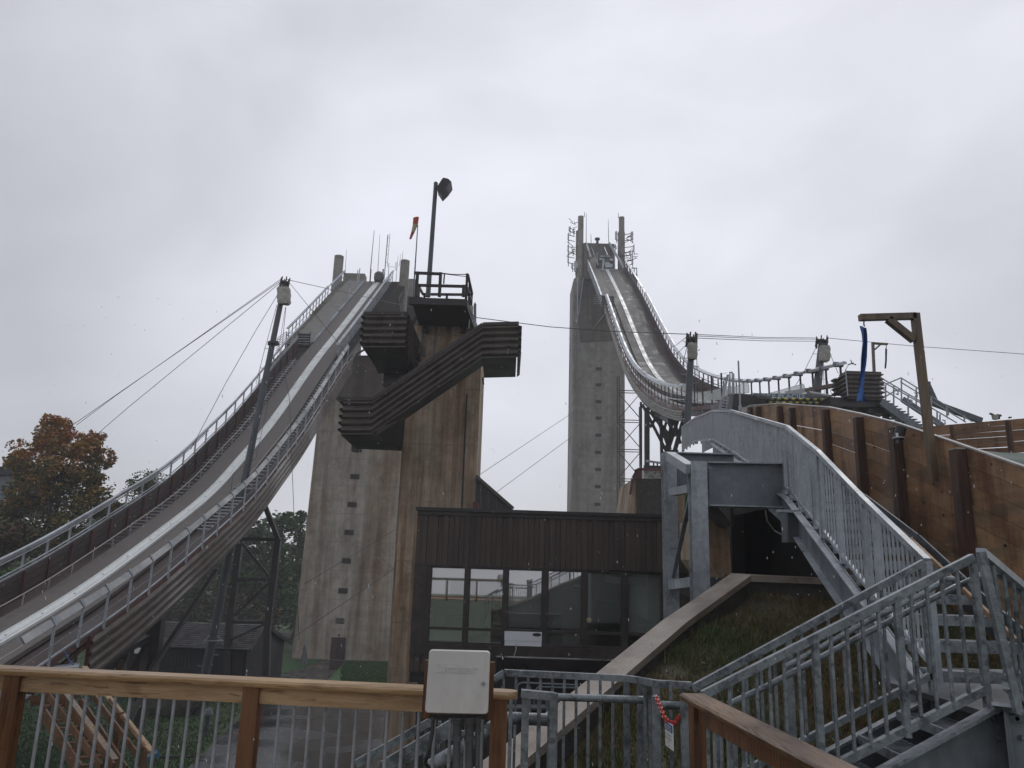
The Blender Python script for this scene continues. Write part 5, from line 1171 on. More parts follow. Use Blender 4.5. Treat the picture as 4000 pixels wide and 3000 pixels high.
bar(lr,'bottom_rail',V(a0)+V((0,0,-HB)),V(a1)+V((0,0,-HB)),.045,.045,GW)
MB().path([P(*cK(505,595),6.6),P(*cK(1130,615),6.6)],.03,12).build('handrail',GW,lr,True)
MB().tube(P(*cK(1210,650),6.15),P(*cK(1440,660),6.1),.03,n=12).build('handrail',GW,lr,True)
q=P(*cK(1428,585),5.6); bar(lr,'end_post',q+V((0,0,-1.2)),q,.055,.055,GW,(0,1,0))
q=P(*cK(1222,590),6.1); bar(lr,'post',q+V((0,0,-1.2)),q,.055,.055,GW,(0,1,0))
# near loop railing and descending flight
l2=thing('steel_railing',P(1900,3050,6.0),'galvanised looped railing of the flight going down behind the grey junction box','railing')
Yk=5.6
a=P(*cK(250,568),Yk);b=P(*cK(490,590),Yk); bar(l2,'top_rail',a,b,.06,.05,GW)
MB().tube(b+V((-.01,0,.02)),b+V((-.01,0,-1.1)),.035,n=12).build('end_post',GW,l2,True)
q=P(*cK(283,600),Yk+.02); bar(l2,'post',q+V((0,0,-1.1)),q,.05,.045,GW,(0,1,0))
for x in (178,380): q=P(*cK(x,600),Yk+.02); bar(l2,'picket',q+V((0,0,-1.1)),q,.026,.026,GW,(0,1,0))
MB().tube(P(*cK(60,742),5.75),P(*cK(468,760),5.75),.042,n=12).build('handrail',GW,l2,True)
for (p_,q_,Y,r_) in ((cZ(0,895),cZ(510,600),6.6,.03),(cZ(-300,1060),cZ(0,895),6.6,.03)): bar(l2,'sloping_rail',P(*p_,Y),P(*q_,Y),.06,.06,GW)
bar(l2,'sloping_rail',P(*cZ(0,1105),6.0),P(*cZ(770,640),6.0),.07,.10,GW)
MB().path([P(*cZ(480,1100),5.6),P(*cZ(900,850),5.6),P(*cZ(1170,680),5.6)],.045,12).build('sloping_handrail',GW,l2,True)
MB().path([P(*cZ(1140,690),5.55),P(*cZ(1300,560),5.7),P(*cK(60,742),5.75)],.045,12).build('handrail_bend',GW,l2,True)
for x,y in ((35,900),(190,820),(460,650),(600,600)):
    q=P(*cZ(x,y),6.6); bar(l2,'picket',q+V((0,0,-1.0)),q,.026,.026,GW,(0,1,0))
for x,y in ((310,1000),(640,760),(850,700),(860,900)):
    q=P(*cZ(x,y),6.05); bar(l2,'picket',q+V((0,0,-1.0)),q,.03,.03,GW,(0,1,0))
# pipes under the brown building
pg=thing('pipe_run',P(2150,2700,15),'grey conduits and brackets in front of the dark void behind the picket railing','pipes')
for pts,r_ in (((cZ(1440,270),cZ(1450,205),cZ(1490,185),cZ(2080,210)),.02),((cZ(1620,420),cZ(1625,280),cZ(1670,230),cZ(2060,240)),.02),((cZ(1200,450),cZ(1900,450)),.05)):
    MB().path([P(*q,15) for q in pts],r_).build('conduit',GD,pg,True)
for x in (1545,1575,1760): bar(pg,'bracket',P(*cZ(x,540),14.9),P(*cZ(x,225 if x<1700 else 290),14.9),.04,.04,GD,(0,1,0))
MB().box(P(*cZ(1190,640),15).x,P(*cZ(1190,640),15).x+2.2,15.05,15.3,P(*cZ(0,800),15).z-.5,P(*cZ(0,60),15).z+.3).build('void_panel',M['flash'],pg)  # near-black sheet behind the pipes carries the shade of the void
# ---------------------------------------------------------------- notice sign and chain
nt_=thing('notice_sign',P(*cV(430,1150),5.7),'white notice sign with blue header hanging from the red chain','sign')
Ys=5.75
A0=P(*cV(335,795),Ys+.10);A1=P(*cV(518,910),Ys-.12);A2=P(*cV(535,1508),Ys-.12);A3=P(*cV(352,1365),Ys+.10)
nrm=(A1-A0).cross(A3-A0).normalized()
if nrm.y>0: nrm=-nrm
def qd(u,v,off): return A0.lerp(A1,u).lerp(A3.lerp(A2,u),v)+nrm*off
MB().hexa([qd(0,0,-.004),qd(1,0,-.004),qd(1,1,-.004),qd(0,1,-.004)],[qd(0,0,0),qd(1,0,0),qd(1,1,0),qd(0,1,0)]).build('face',M['signwhite'],nt_)
MB().hexa([qd(.04,.03,0),qd(.96,.03,0),qd(.96,.34,0),qd(.04,.34,0)],[qd(.04,.03,.002),qd(.96,.03,.002),qd(.96,.34,.002),qd(.04,.34,.002)]).build('header',M['signblue'],nt_)
def text_on(root,txt,name,m,o3,ux,uy,w,h,off=.003,depth=.0,bold=0):
    # lettering of width w, height h centred at o3, in the plane ux,uy
    cu=bpy.data.curves.new(name,'FONT'); cu.body=txt; cu.align_x='CENTER'; cu.align_y='CENTER'; cu.offset=bold
    ob=bpy.data.objects.new(name,cu); col.objects.link(ob); bpy.context.view_layer.update()
    dg=bpy.context.evaluated_depsgraph_get(); me=bpy.data.meshes.new_from_object(ob.evaluated_get(dg)); bpy.data.objects.remove(ob)
    xs=[v.co.x for v in me.vertices];ys2=[v.co.y for v in me.vertices]; cx,cy=(min(xs)+max(xs))/2,(min(ys2)+max(ys2))/2; sx=w/(max(xs)-min(xs)); sy=h/(max(ys2)-min(ys2))
    n=ux.cross(uy).normalized(); mb=MB(); mb.v=[o3+ux*((v.co.x-cx)*sx)+uy*((v.co.y-cy)*sy)+n*off for v in me.vertices]; mb.f=[list(p.vertices) for p in me.polygons]
    if depth:
        k=len(mb.v); mb.v+=[v-n*depth for v in mb.v[:k]]
        from collections import Counter
        ec=Counter(); 
        for f in mb.f:
            for i in range(len(f)): ec[tuple(sorted((f[i],f[(i+1)%len(f)])))]+=1
        mb.f+=[[a,b,b+k,a+k] for (a,b),c in ec.items() if c==1]
    return mb.build(name,m,root)
ux=(A1-A0).normalized(); uy=(A0-A3).normalized()
wS=(A1-A0).length; hS=(A3-A0).length
text_on(nt_,'NOTICE','header_lettering',M['signwhite'],qd(.5,.185,.003),ux,uy,wS*.82,hS*.22,bold=.01)
for t,v in (('AUTHORIZED',.47),('PERSONNEL',.62),('ONLY',.76)):
    text_on(nt_,t,'lettering',M['ink'],qd(.5,v,.003),ux,uy,wS*(.8 if t!='ONLY' else .34),hS*.085)
MB().hexa([qd(.4,.9,0),qd(.6,.9,0),qd(.6,.92,0),qd(.4,.92,0)],[qd(.4,.9,.002),qd(.6,.9,.002),qd(.6,.92,.002),qd(.4,.92,.002)]).build('maker_mark',M['ink'],nt_)
chn=thing('red_chain',P(*cV(300,600),5.9),'red plastic chain strung across the stair opening','chain')
cpts=[P(*q,Y) for q,Y in ((cV(140,240),6.05),(cV(170,330),6.0),(cV(250,520),5.9),(cV(330,740),5.8),(cV(420,820),5.74),(cV(520,880),5.7),(cV(610,800),5.65),(cV(660,720),5.6),(cV(715,640),5.58))]
cl=along(cpts,.027)
for k,(a,b) in enumerate(zip(cl[:-1],cl[1:])):
    d=(b-a).normalized(); e=d.cross(V((0,1,0))).normalized()*.012 if k%2 else d.cross(V((1,0,.3))).normalized()*.012
    m1=[a-d*.006+e*0,a+d*.006+e,b-d*.006+e,b+d*.006,b-d*.006-e,a+d*.006-e,a-d*.006]; MB().path(m1,.0042,6).build('link',M['redplastic'],chn,True)
MB().path([P(*cV(100,205),6.1),P(*cV(130,260),6.05),P(*cV(150,210),6.1)],.004).build('wire_hook',M['silver'],chn,True)
# ---------------------------------------------------------------- timber railing in front
tr1=thing('timber_railing',(-1.7,4.65,0),'brown treated timber railing with grey metal balusters across the left foreground','railing')
def rl_(x): # cap centre line
    return V((x,lerp(4.83,4.52,(x+3.0)/3.0),1.02))
xe=.085
def capmesh(pts,w,t,root,name,m,roundend=True):
    # board with eased edges following pts
    a,b=pts; d=(b-a); d.z=0; L=d.length; d.normalize(); l=V((d.y,-d.x,0)); prof=[(-w/2,-t+.012),(-w/2+.010,-t),(w/2-.010,-t),(w/2,-t+.012),(w/2,-.012),(w/2-.012,0),(-w/2+.012,0),(-w/2,-.012)]
    st=[(0,1.0)]
    if roundend: st+= [(L-w*.5,1.0)]+[(L-w*.5+w*.5*math.sin(k*math.pi/16),math.cos(k*math.pi/16)) for k in range(1,8)]+[(L,.12)]
    else: st+=[(L,1.0)]
    mb=MB(); n=len(prof)
    for s_,kx in st:
        for pl,pz in prof: mb.v.append(a+d*s_+(b-a)*0+l*(pl*kx)+V((0,0,pz+(b.z-a.z)*s_/L)))
    for i in range(len(st)-1):
        for j2 in range(n): mb.f.append([i*n+j2,i*n+(j2+1)%n,(i+1)*n+(j2+1)%n,(i+1)*n+j2])
    mb.f.append(list(range(n))[::-1]); e=(len(st)-1)*n; mb.f.append([e+j2 for j2 in range(n)])
    return mb.build(name,m,root,True)
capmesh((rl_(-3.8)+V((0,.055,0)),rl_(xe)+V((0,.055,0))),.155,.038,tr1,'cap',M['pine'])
lx=[]
postx=[xat(px,4.78,.9) for px in (22,1000,1950)]
prev=-3.8
pp2=[-3.75]+postx
for i,xp in enumerate(postx):
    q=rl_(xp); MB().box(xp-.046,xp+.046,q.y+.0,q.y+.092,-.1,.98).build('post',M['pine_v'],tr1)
segs=[(-3.8,postx[0]-.047),(postx[0]+.047,postx[1]-.047),(postx[1]+.047,postx[2]-.047)]
for a,b in segs:
    A_=rl_(a);B_=rl_(b); bar(tr1,'apron',A_+V((0,.045,-.038-.046)),B_+V((0,.045,-.038-.046)),.038,.092,M['pine'])
    bar(tr1,'bottom_rail',A_+V((0,.045,-.9)),B_+V((0,.045,-.9)),.038,.09,M['pine'])
for k in range(-3,31):
    px=102+61.4*k; Yb=4.75
    if any(abs(px+2-p_)<38 for p_ in (32,993,1952)) : continue
    if px>1930: continue
    x=xat(px,Yb,.62); q=rl_(x); 
    if x<-3.7: continue
    MB().tube((x,q.y+.045,.14),(x,q.y+.045,.91),.0095,n=10).build('baluster',GV,tr1,True)
# second timber railing coming toward the camera
tr2=thing('timber_railing',(1.25,4,0),'brown treated timber railing running toward the camera at the lower right','railing')
A_=PZ(2705,2708,1.02);B_=PZ(3290,3000,1.02)
dA=(B_-A_).normalized(); B_=A_+dA*3.2
capmesh((B_+V((0,0,0)),A_),.155,.038,tr2,'cap',M['pine_y'],False)
n_=V((dA.y,-dA.x,0))
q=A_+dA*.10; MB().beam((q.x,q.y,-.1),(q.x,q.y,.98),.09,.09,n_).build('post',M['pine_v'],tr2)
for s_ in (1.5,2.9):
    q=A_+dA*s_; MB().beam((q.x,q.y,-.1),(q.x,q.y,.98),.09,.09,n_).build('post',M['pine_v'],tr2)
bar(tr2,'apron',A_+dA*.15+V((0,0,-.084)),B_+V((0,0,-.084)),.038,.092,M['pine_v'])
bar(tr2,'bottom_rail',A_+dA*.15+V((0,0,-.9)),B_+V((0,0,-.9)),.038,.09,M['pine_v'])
s_=.24
while s_<3.1:
    q=A_+dA*s_; MB().tube((q.x,q.y,.14),(q.x,q.y,.91),.0095,n=10).build('baluster',GW,tr2,True); s_+=.098
# deck under the camera
dk=thing('timber_deck',(0,2,0),'timber deck boards beneath the viewer behind both timber railings','deck')
for k in range(15): MB().box(-4,1.35,4.72-.15*(k+1)+.005,4.72-.15*k-.005,-.04,0).build('deck_board',M['pine'],dk)
# ---------------------------------------------------------------- junction box
jb=thing('junction_box',(-.33,4.33,.9),'pale grey rounded junction box on two brown backer boards fixed to the timber railing','junction box')
Yj=4.25
cr5=cr(1650,2530,.17483)
def rr_poly(c4,r):
    out=[]
    for i in range(4):
        p,q,n_2=c4[(i-1)%4],c4[i],c4[(i+1)%4]
        a=q+(p-q).normalized()*r; b=q+(n_2-q).normalized()*r
        for k in range(7): t=k/6; out.append((a.lerp(q,t)).lerp(q.lerp(b,t),t))
    return out
c4=[P(*cr5(152,45),Yj),P(*cr5(1515,80),Yj),P(*cr5(1465,1495),Yj),P(*cr5(50,1460),Yj)]
pl=rr_poly(c4,.02); ctr=(c4[0]+c4[1]+c4[2]+c4[3])/4
mb=MB(); n=len(pl)
ins=[ctr+(q-ctr)*.975 for q in pl]
mb.v=[q+V((0,0,0)) for q in ins]+[q+V((0,.008,0)) for q in pl]+[q+V((0,.03,0)) for q in pl]
mb.f=[list(range(n))]+[[i,(i+1)%n,n+(i+1)%n,n+i] for i in range(n)]+[[n+i,n+(i+1)%n,2*n+(i+1)%n,2*n+i] for i in range(n)]+[list(range(2*n,3*n))[::-1]]
mb.build('lid',M['white'],jb,False)
MB().prism([ctr+(q-ctr)*.93+V((0,.03,-.008)) for q in pl],(0,.06,0)).build('body',M['white'],jb)
c=P(*cr5(1362,805),Yj-.004); MB().tube(c,c+V((0,-.008,0)),.0105,.009,20).build('lock',GV,jb,True); MB().box(c.x-.001,c.x+.001,Yj-.0135,Yj-.012,c.z-.005,c.z+.005).build('keyhole',M['ink'],jb)
for y in (480,1080):
    c=P(*cr5(118 if y<500 else 70,y),Yj); MB().box(c.x-.006,c.x+.004,Yj+.01,Yj+.05,c.z-.025,c.z+.02).build('hinge',M['conduit'],jb)
uxb=(c4[1]-c4[0]).normalized(); uyb=(c4[0]-c4[3]).normalized()
text_on(jb,'Limiter','embossed_lettering',M['white'],P(*cr5(780,465),Yj-.0),uxb,uyb,.21,.045,off=.004,depth=.005)
a=P(*cr5(360,548),Yj);b=P(*cr5(1190,565),Yj); bar(jb,'embossed_line',a,b,.003,.0025,M['white'],(0,1,0))
Zb=Yj+.17
for (x0,x1,y0,y1) in ((40,135,285,1590),(1500,1600,325,1620)):
    pass
q=[cr5(62,285),cr5(300,290),cr5(230,1590),cr5(-25,1580)]; plate(jb,'backer_board',q,Yj+.16,.03,M['pine_v'])
q=[cr5(1300,320),cr5(1612,328),cr5(1565,1615),cr5(1270,1600)]; plate(jb,'backer_board',q,Yj+.16,.03,M['pine_v'])
MB().prism([P(*a,Yj+.12) for a in (cr5(170,1480),cr5(1440,1500),cr5(1440,1590),cr5(120,1570))],(0,.04,0)).build('base_plate',M['flash'],jb)
for (x,w_,y1,lab) in ((790,.020,810,0),(925,.020,810,0),(1015,.013,720,0)):
    a=P(*cZ(x,570),Yj+.11);b=P(*cZ(x-2,y1-30),Yj+.12);c=P(*cZ(x-8,1120),Yj+.12)
    MB().tube(a,b,w_*1.15,n=14).tube(b,c,w_,n=14).build('conduit',M['conduit'],jb,True)
    MB().tube(b+V((0,0,.012)),b-V((0,0,.012)),w_*1.45,n=14).build('coupling',M['conduit'],jb,True)
    MB().tube(a,a+V((0,0,-.02)),w_*1.5,n=14).build('coupling',M['conduit'],jb,True)
MB().path([P(*cZ(530,570),Yj+.12),P(*cZ(520,720),Yj+.1),P(*cZ(490,900),Yj+.08),P(*cZ(455,1000),Yj+.08),P(*cZ(450,1060),Yj+.1),P(*cZ(490,1110),Yj+.15)],.010,10).build('flexible_cable',M['black'],jb,True)
MB().tube(P(*cZ(530,560),Yj+.12),P(*cZ(530,585),Yj+.12),.014,n=10).build('cable_gland',M['conduit'],jb,True)
# ---------------------------------------------------------------- curved plank wall beside the stair
pw=thing('plank_wall',V((6.6,13,2)),'curved rust stained timber plank wall with dark posts beside the long steel stair','wall')
wp=[(4330,1990,8.2),(4000,1828,10.1),(3733,1733,11.5),(3500,1654,13.3),(3359,1618,15),(3232,1591,17.2),(3100,1582,20.3),(3051,1576,22.2),(2967,1582,25),(2934,1584,27),(2895,1596,30)]
WT=[P(*q) for q in wp]
WT[0]=V((WT[1].x+.15,8.2,WT[0].z))
NP=15; ph=.285
thick=.05
outp=[]
for i in range(len(WT)-1):
    a,b=WT[i],WT[i+1]
    for k in range(NP):
        g=.018 if (k==1 and i in (3,4,5)) or (k==2 and i in(4,7)) else .007; off_=((k*7+i*5)%5)*.004
        za=-k*ph; mb=MB()
        d=(b-a);d.z=0;d.normalize();n=V((-d.y,d.x,0))
        if n.x<0:n=-n
        A0=a+n*off_+V((0,0,za));B0=b+n*off_+V((0,0,za)); 
        mb.hexa([A0+V((0,0,-ph+g)),A0+n*thick+V((0,0,-ph+g)),B0+n*thick+V((0,0,-ph+g)),B0+V((0,0,-ph+g))],[A0,A0+n*thick,B0+n*thick,B0])
        outp.append(mb)
allp=MB()
for m_ in outp: allp.add(m_.v,m_.f)
allp.build('planks',M['plank'],pw)
for a,b in zip(WT[:-1],WT[1:]): bar(pw,'top_cap',a+V((.02,0,.012)),b+V((.02,0,.012)),.075,.025,M['capwhite'])
# knots
rg=random.Random(4); mb=MB()
for (px,py) in (cR4(1245,505),cR4(1285,1252),cR4(735,975),cR4(560,858),cR4(742,762),cR4(530,238),cR4(672,685),cR4(135,345)):
    for i in range(len(WT)-1):
        a,b=WT[i],WT[i+1]; sx=[(2000+FPX*(q-C0).dot(rt)/(q-C0).dot(fw)) for q in (a,b)]
        if min(sx)<=px<=max(sx):
            t=(px-sx[0])/(sx[1]-sx[0]); Y=lerp(a.y,b.y,t)*.999
            q=P(px,py,Y); xw=lerp(a.x,b.x,(Y-a.y)/(b.y-a.y)); q=P(px,py,Y); q.x=xw-.004; mb.tube(q,q+V((.01,0,0)),.022,n=9)
mb2=mb.build('knots',M['postwood'],pw)
# posts
for pxc,wpx,ptop,Y,bot in ((3722,100,1744,11.35,2250),(3487,56,1661,13.2,2010),(3326,42,1622,14.9,1890),(3207,36,1593,17.1,1850),(3090,32,1588,20.2,1800),(3035,30,1580,22.0,1800),(2982,30,1585,24.9,1800),(2930,26,1588,26.8,1760)):
    t=P(pxc,ptop,Y); w_=min(.19,wpx*Y/3000*.68)
    for i in range(len(WT)-1):
        if WT[i].y<=Y<=WT[i+1].y: xw=lerp(WT[i].x,WT[i+1].x,(Y-WT[i].y)/(WT[i+1].y-WT[i].y))
    o=MB().box(xw-.16,xw-.004,Y-w_/2,Y+w_/2,P(pxc,bot,Y).z-.3,t.z-.05).build('post',M['postwood'],pw)
    MB().box(xw-.165,xw-.0,Y-w_/2-.005,Y+w_/2+.005,t.z-.05,t.z-.03).build('post_cap',M['capwhite'],pw)
# raked board skirt along the stair
sk_=[P(*cR4(0,750),13.2),P(*cR4(280,990),11.4),P(*cR4(470,1180),10.2),P(*cR4(700,1400),8.9),P(*cQ(870,745),7.6)]
for a,b in zip(sk_[:-1],sk_[1:]): bar(pw,'skirt_edge',a,b,.035,.05,M['plank'])
ww=[V((6.5,13.8,P(*cR4(0,690),13.3).z)),V((6.45,12.2,sk_[1].z+.35)),V((6.5,11.2,sk_[2].z+.3)),V((6.55,10,sk_[3].z+.25)),V((6.6,9,sk_[4].z+.2))]

# black sensor on the post
o=thing('black_sensor',P(*cG(915,1200),12.9),'black cylindrical sensor strapped to the second nearest post of the plank wall','sensor')
a=P(*cG(930,1150),12.8);b=P(*cG(905,1245),12.8); MB().tube(b,a,.085,n=16).tube(a,a+V((0,0,.03)),.075,.05,16).build('body',M['black'],o,True)
c=P(*cG(897,1290),12.8); MB().tube(b,c,.03,n=10).build('stem',M['conduit'],o,True); MB().tube(b+V((0,0,.0)),b+V((0,0,.02)),.095,n=16).build('clamp',M['silver'],o,True)
q=P(*cG(895,1215),12.70); MB().box(q.x-.025,q.x+.015,12.69,12.7,q.z-.035,q.z+.035).build('label_plate',M['signwhite'],o)
# timber gallows with wind flag
ga=thing('timber_gallows',P(3650,1880,12.0),'tall leaning timber gallows post with a braced arm standing against the plank wall','post')
Yg=12.0
def tim(a,b,w_,name='beam',Y=Yg): return bar(ga,name,P(*a,Y),P(*b,Y),w_*.4521*Y/3000,.11,M['gallow'],(0,1,0))
tim(cG(1216,1612),cG(1048,165),62,'post'); tim(cG(570,201),cG(1048,188),56,'arm'); tim(cG(815,215),cG(1040,395),58,'brace')
wf=thing('wind_flag',P(*cG(600,600),Yg),'long blue cloth wind streamer hanging from the near timber gallows','flag')
MB().path([P(*cG(610,228),Yg),P(*cG(606,250),Yg),P(*cG(612,278),Yg)],.012,8).build('chain',M['conduit'],wf,True)
def streamer(root,pts,Y,s):
    mb=MB(); n=9
    for i,(x,y,wd) in enumerate(pts):
        c=P(x,y,Y); w_=wd*s*Y/3000
        for k in range(n):
            u=k/(n-1)-.5; mb.v.append(c+V((u*w_,.05*math.sin(u*7+i*.55),.02*math.sin(u*9+i))))
    for i in range(len(pts)-1):
        for k in range(n-1): a=i*n+k; mb.f.append([a,a+1,a+n+1,a+n])
    m_=len(mb.v); mb.v+=[v+V((0,.008,0)) for v in mb.v[:m_]]; mb.f+=[[q+m_ for q in f][::-1] for f in mb.f[:]]
    return mb.build('cloth',M['blue'],root,True)
sp_=[cG(x,y)+(w_,) for x,y,w_ in ((600,280,50),(606,340,42),(608,420,40),(604,490,46),(602,560,54),(602,620,48),(600,670,36),(597,715,38),(595,780,44),(592,840,56),(590,900,66),(586,928,72))]
streamer(wf,sp_,Yg-.02,.4521)
ga2=thing('timber_gallows',P(*cG(695,680),36),'small distant timber gallows standing on the dark corrugated stand','post')
for a,b,w_ in ((cG(697,700),cG(684,415),17),(cG(676,422),cG(810,430),15),(cG(697,480),cG(745,438),12)): bar(ga2,'beam',P(*a,36),P(*b,36),w_*.4521*36/3000,.15,M['gallow'],(0,1,0))
wf2=thing('wind_flag',P(*cG(798,550),36),'small distant blue wind streamer on the far timber gallows','flag')
streamer(wf2,[cG(x,y)+(w_,) for x,y,w_ in ((800,468,15),(797,520,14),(795,570,15),(792,610,16),(792,638,14))],36,.4521)
MB().path([P(*cG(802,438),36),P(*cG(801,468),36)],.02,6).build('cord',M['cable'],wf2)
# dark corrugated stand and steel stair at the right
YD=36
st=thing('judging_stand',P(*cG(600,1000),YD),'dark weathered corrugated stand on posts right of the take off','stand')
a=P(*cG(462,672),YD);b=P(*cG(728,682),YD);c=P(*cG(740,910),YD)
mb=MB(); prof=[]
z1,z0=a.z,c.z; n=6
f_=corr(0,0,z0-z1,6,.16,.03)
def boxcorr(x0,x1,y0,y1,z1,h,n,d,name,root,m):
    mb=MB(); pr=[]
    for i in range(n): pr+=[(0,-i/n*h),(d,-(i+.3)/n*h),(d,-(i+.5)/n*h),(0,-(i+.8)/n*h)]
    pr.append((0,-h)); K_=len(pr)
    for (x,y,sx,sy) in ((x0,y1,-1,0),(x0,y0,-1,-1),(x1,y0,1,-1),(x1,y1,1,0)):
        for o_,z in pr: mb.v.append(V((x+sx*o_,y+sy*o_,z1+z)))
    for i in range(3):
        for k in range(K_-1): q=i*K_+k; mb.f.append([q,q+1,q+K_+1,q+K_])
    return mb.build(name,m,root)
boxcorr(a.x,b.x+.1,YD,YD+.8,z1,z1-z0,6,.12,'corrugated_wall',st,M['brown_metal'])
MB().box(a.x-.05,b.x+.15,YD-.05,YD+.8,z1-.02,z1+.06).build('top_cap',M['siding'],st)
MB().box(a.x,b.x,YD+.4,YD+.8,z0-.1,z0+.1).build('floor',M['dark_steel'],st)
a2=P(*cG(360,720),YD+1);b2_=P(*cG(455,880),YD+1); boxcorr(a2.x,b2_.x,YD+1,YD+1.3,a2.z,a2.z-b2_.z,4,.12,'corrugated_wall',st,M['brown_metal'])
for poly,Y,t in (([cG(310,885),cG(770,905),cG(800,975),cG(330,962)],YD+.3,2.2),([cG(645,960),cG(830,965),cG(820,1030),cG(645,1022)],YD+.5,1.6)):
    MB().prism([P(*q,Y) for q in poly],(0,t,0)).build('floor_beam',M['dark_steel'],st)
for x0,y0,x1,y1,w_ in ((455,960,458,1020,.42),(660,1020,672,1070,.25),(795,1020,800,1100,.25),(560,1035,645,975,.16),(418,970,420,1000,.1)): bar(st,'leg',P(*cG(x0,y0),YD+1),P(*cG(x1,y1),YD+1),w_,w_,M['dark_steel'],(0,1,0))
sg=thing('steel_stairway',P(*cG(1100,1140),YD),'distant galvanised stairway with triple pipe rails descending right from the dark stand','stairway')
def sb_(n,a,b,w_,Y=YD,m=GV,h=None): return bar(sg,n,P(*a,Y),P(*b,Y),w_,h or w_,m,(0,1,0))
sb_('stringer',cG(755,925),cG(1085,1165),.35,YD,GD,.1); sb_('stringer',cG(940,905),cG(1290,1140),.3,YD+1.6,GD,.1)
k=0
for k in range(11):
    t=k/10; a=P(*cG(lerp(775,1105,t),lerp(915,1140,t)),YD+.1); b=P(*cG(lerp(930,1200,t),lerp(912,1130,t)),YD+1.5); 
    MB().hexa([a+V((0,0,-.05)),V((a.x+.0,YD+1.5,a.z-.05)),V((a.x+.35,YD+1.5,a.z-.05)),a+V((.35,0,-.05))],[a,V((a.x,YD+1.5,a.z)),V((a.x+.35,YD+1.5,a.z)),a+V((.35,0,0))]).build('tread',GD,sg)
for a,b in ((cG(745,715),cG(1410,1110)),(cG(755,745),cG(1100,940)),(cG(760,810),cG(1250,1120))): sb_('pipe_rail',a,b,.045)
for a,b in ((cG(930,722),cG(1545,1100)),(cG(922,755),cG(1490,1105))): sb_('pipe_rail',a,b,.045,YD+1.6)
for x,y0,y1 in ((748,715,905),(795,780,925),(865,790,990),(990,868,1075),(1240,1010,1080),(1265,1035,1110)): sb_('rail_post',cG(x,y0),cG(x,y1),.055)
for x,y0,y1 in ((932,722,925),(1060,800,1010),(1190,880,1090),(1325,965,1060),(1475,1045,1100)): sb_('rail_post',cG(x,y0),cG(x,y1),.055,YD+1.6)
for a,b in ((cG(750,712),cG(780,790)),(cG(800,775),cG(930,720)),(cG(880,830),cG(800,880)),(cG(880,830),cG(935,820)),(cG(740,880),cG(800,885)),(cG(735,785),cG(778,788))): sb_('pipe_rail',a,b,.06)
for x,y in ((1045,850),(1000,910),(880,830),(1315,1005),(1285,1085)): q=P(*cG(x,y),YD-.05); MB().path([q,q+V((.12,0,-.02)),q+V((.12,0,-.2)),q+V((0,0,-.16))],.03,6).build('rail_loop',GV,sg)
o=thing('conveyor_pipe',P(*cG(1400,1000),40),'dark pipe slanting down behind the distant steel stairway','pipe')
for a,b,w_ in ((cG(1160,785),cG(1225,930),.22),(cG(1170,925),cG(1620,1092),.28),(cG(1148,780),cG(1172,782),.3)): bar(o,'pipe',P(*a,40),P(*b,40),w_,w_,M['pole'],(0,1,0))
# far plank wall and landing matting
fwl=thing('plank_wall',P(*cG(1600,1200),21),'far brown horizontal plank wall with daylight gaps behind the near plank wall','wall')
TL=P(*cG(1030,1152),24.5);TR=P(*cG(2050,1066),21); hF=P(*cG(1900,1075),21).z-P(*cG(1900,1368),21).z
mb=MB(); n=6
for k in range(n):
    for s0,s1 in ((0,.38),(.385,.84),(.845,1.25)):
        a=TL.lerp(TR,s0);b=TL.lerp(TR,s1); z=-k*hF/n; g=.016 if k in(1,2,3,4) and (k+int(s0*10))%2 else .003; sl=(k*37+int(s0*10)*13)%7*.003
        mb.hexa([a+V((0,0,z-hF/n+g)),a+V((.02,.06,z-hF/n+g)),b+V((.02,.06,z-hF/n+g+sl)),b+V((0,0,z-hF/n+g+sl))],[a+V((0,0,z)),a+V((.02,.06,z)),b+V((.02,.06,z)),b+V((0,0,z))])
mb.build('planks',M['plank'],fwl)
for s in (.05,.383,.843,1.2): a=TL.lerp(TR,s); bar(fwl,'post',a+V((.0,.1,-hF-1)),a+V((0,.1,0)),.12,.12,M['postwood'],(0,1,0))
a=P(*cG(1500,1352),20.5);b=P(*cG(2150,1372),20.0); c=V((7.5,9.5,P(*cG(1991,1500),10).z-.45)); d=V((7.4,14,P(*cG(1400,1300),13).z-.7))
mb=MB(); nx=30
for j_ in range(13):
    for i in range(nx+1):
        u=i/nx;v=j_/12; q=(d.lerp(a,u)).lerp(c.lerp(b+V((4,0,0)),u),v); q.z+=.03*mnoise.noise(q*2); mb.v.append(q)
for j_ in range(12):
    for i in range(nx): s=j_*(nx+1)+i; mb.f.append([s,s+1,s+nx+2,s+nx+1])
tag(mb.build('landing_matting',M['netting'],None,True),'dark green ribbed matting on the landing hill behind the plank wall','matting')
o=bpy.data.objects['landing_matting']
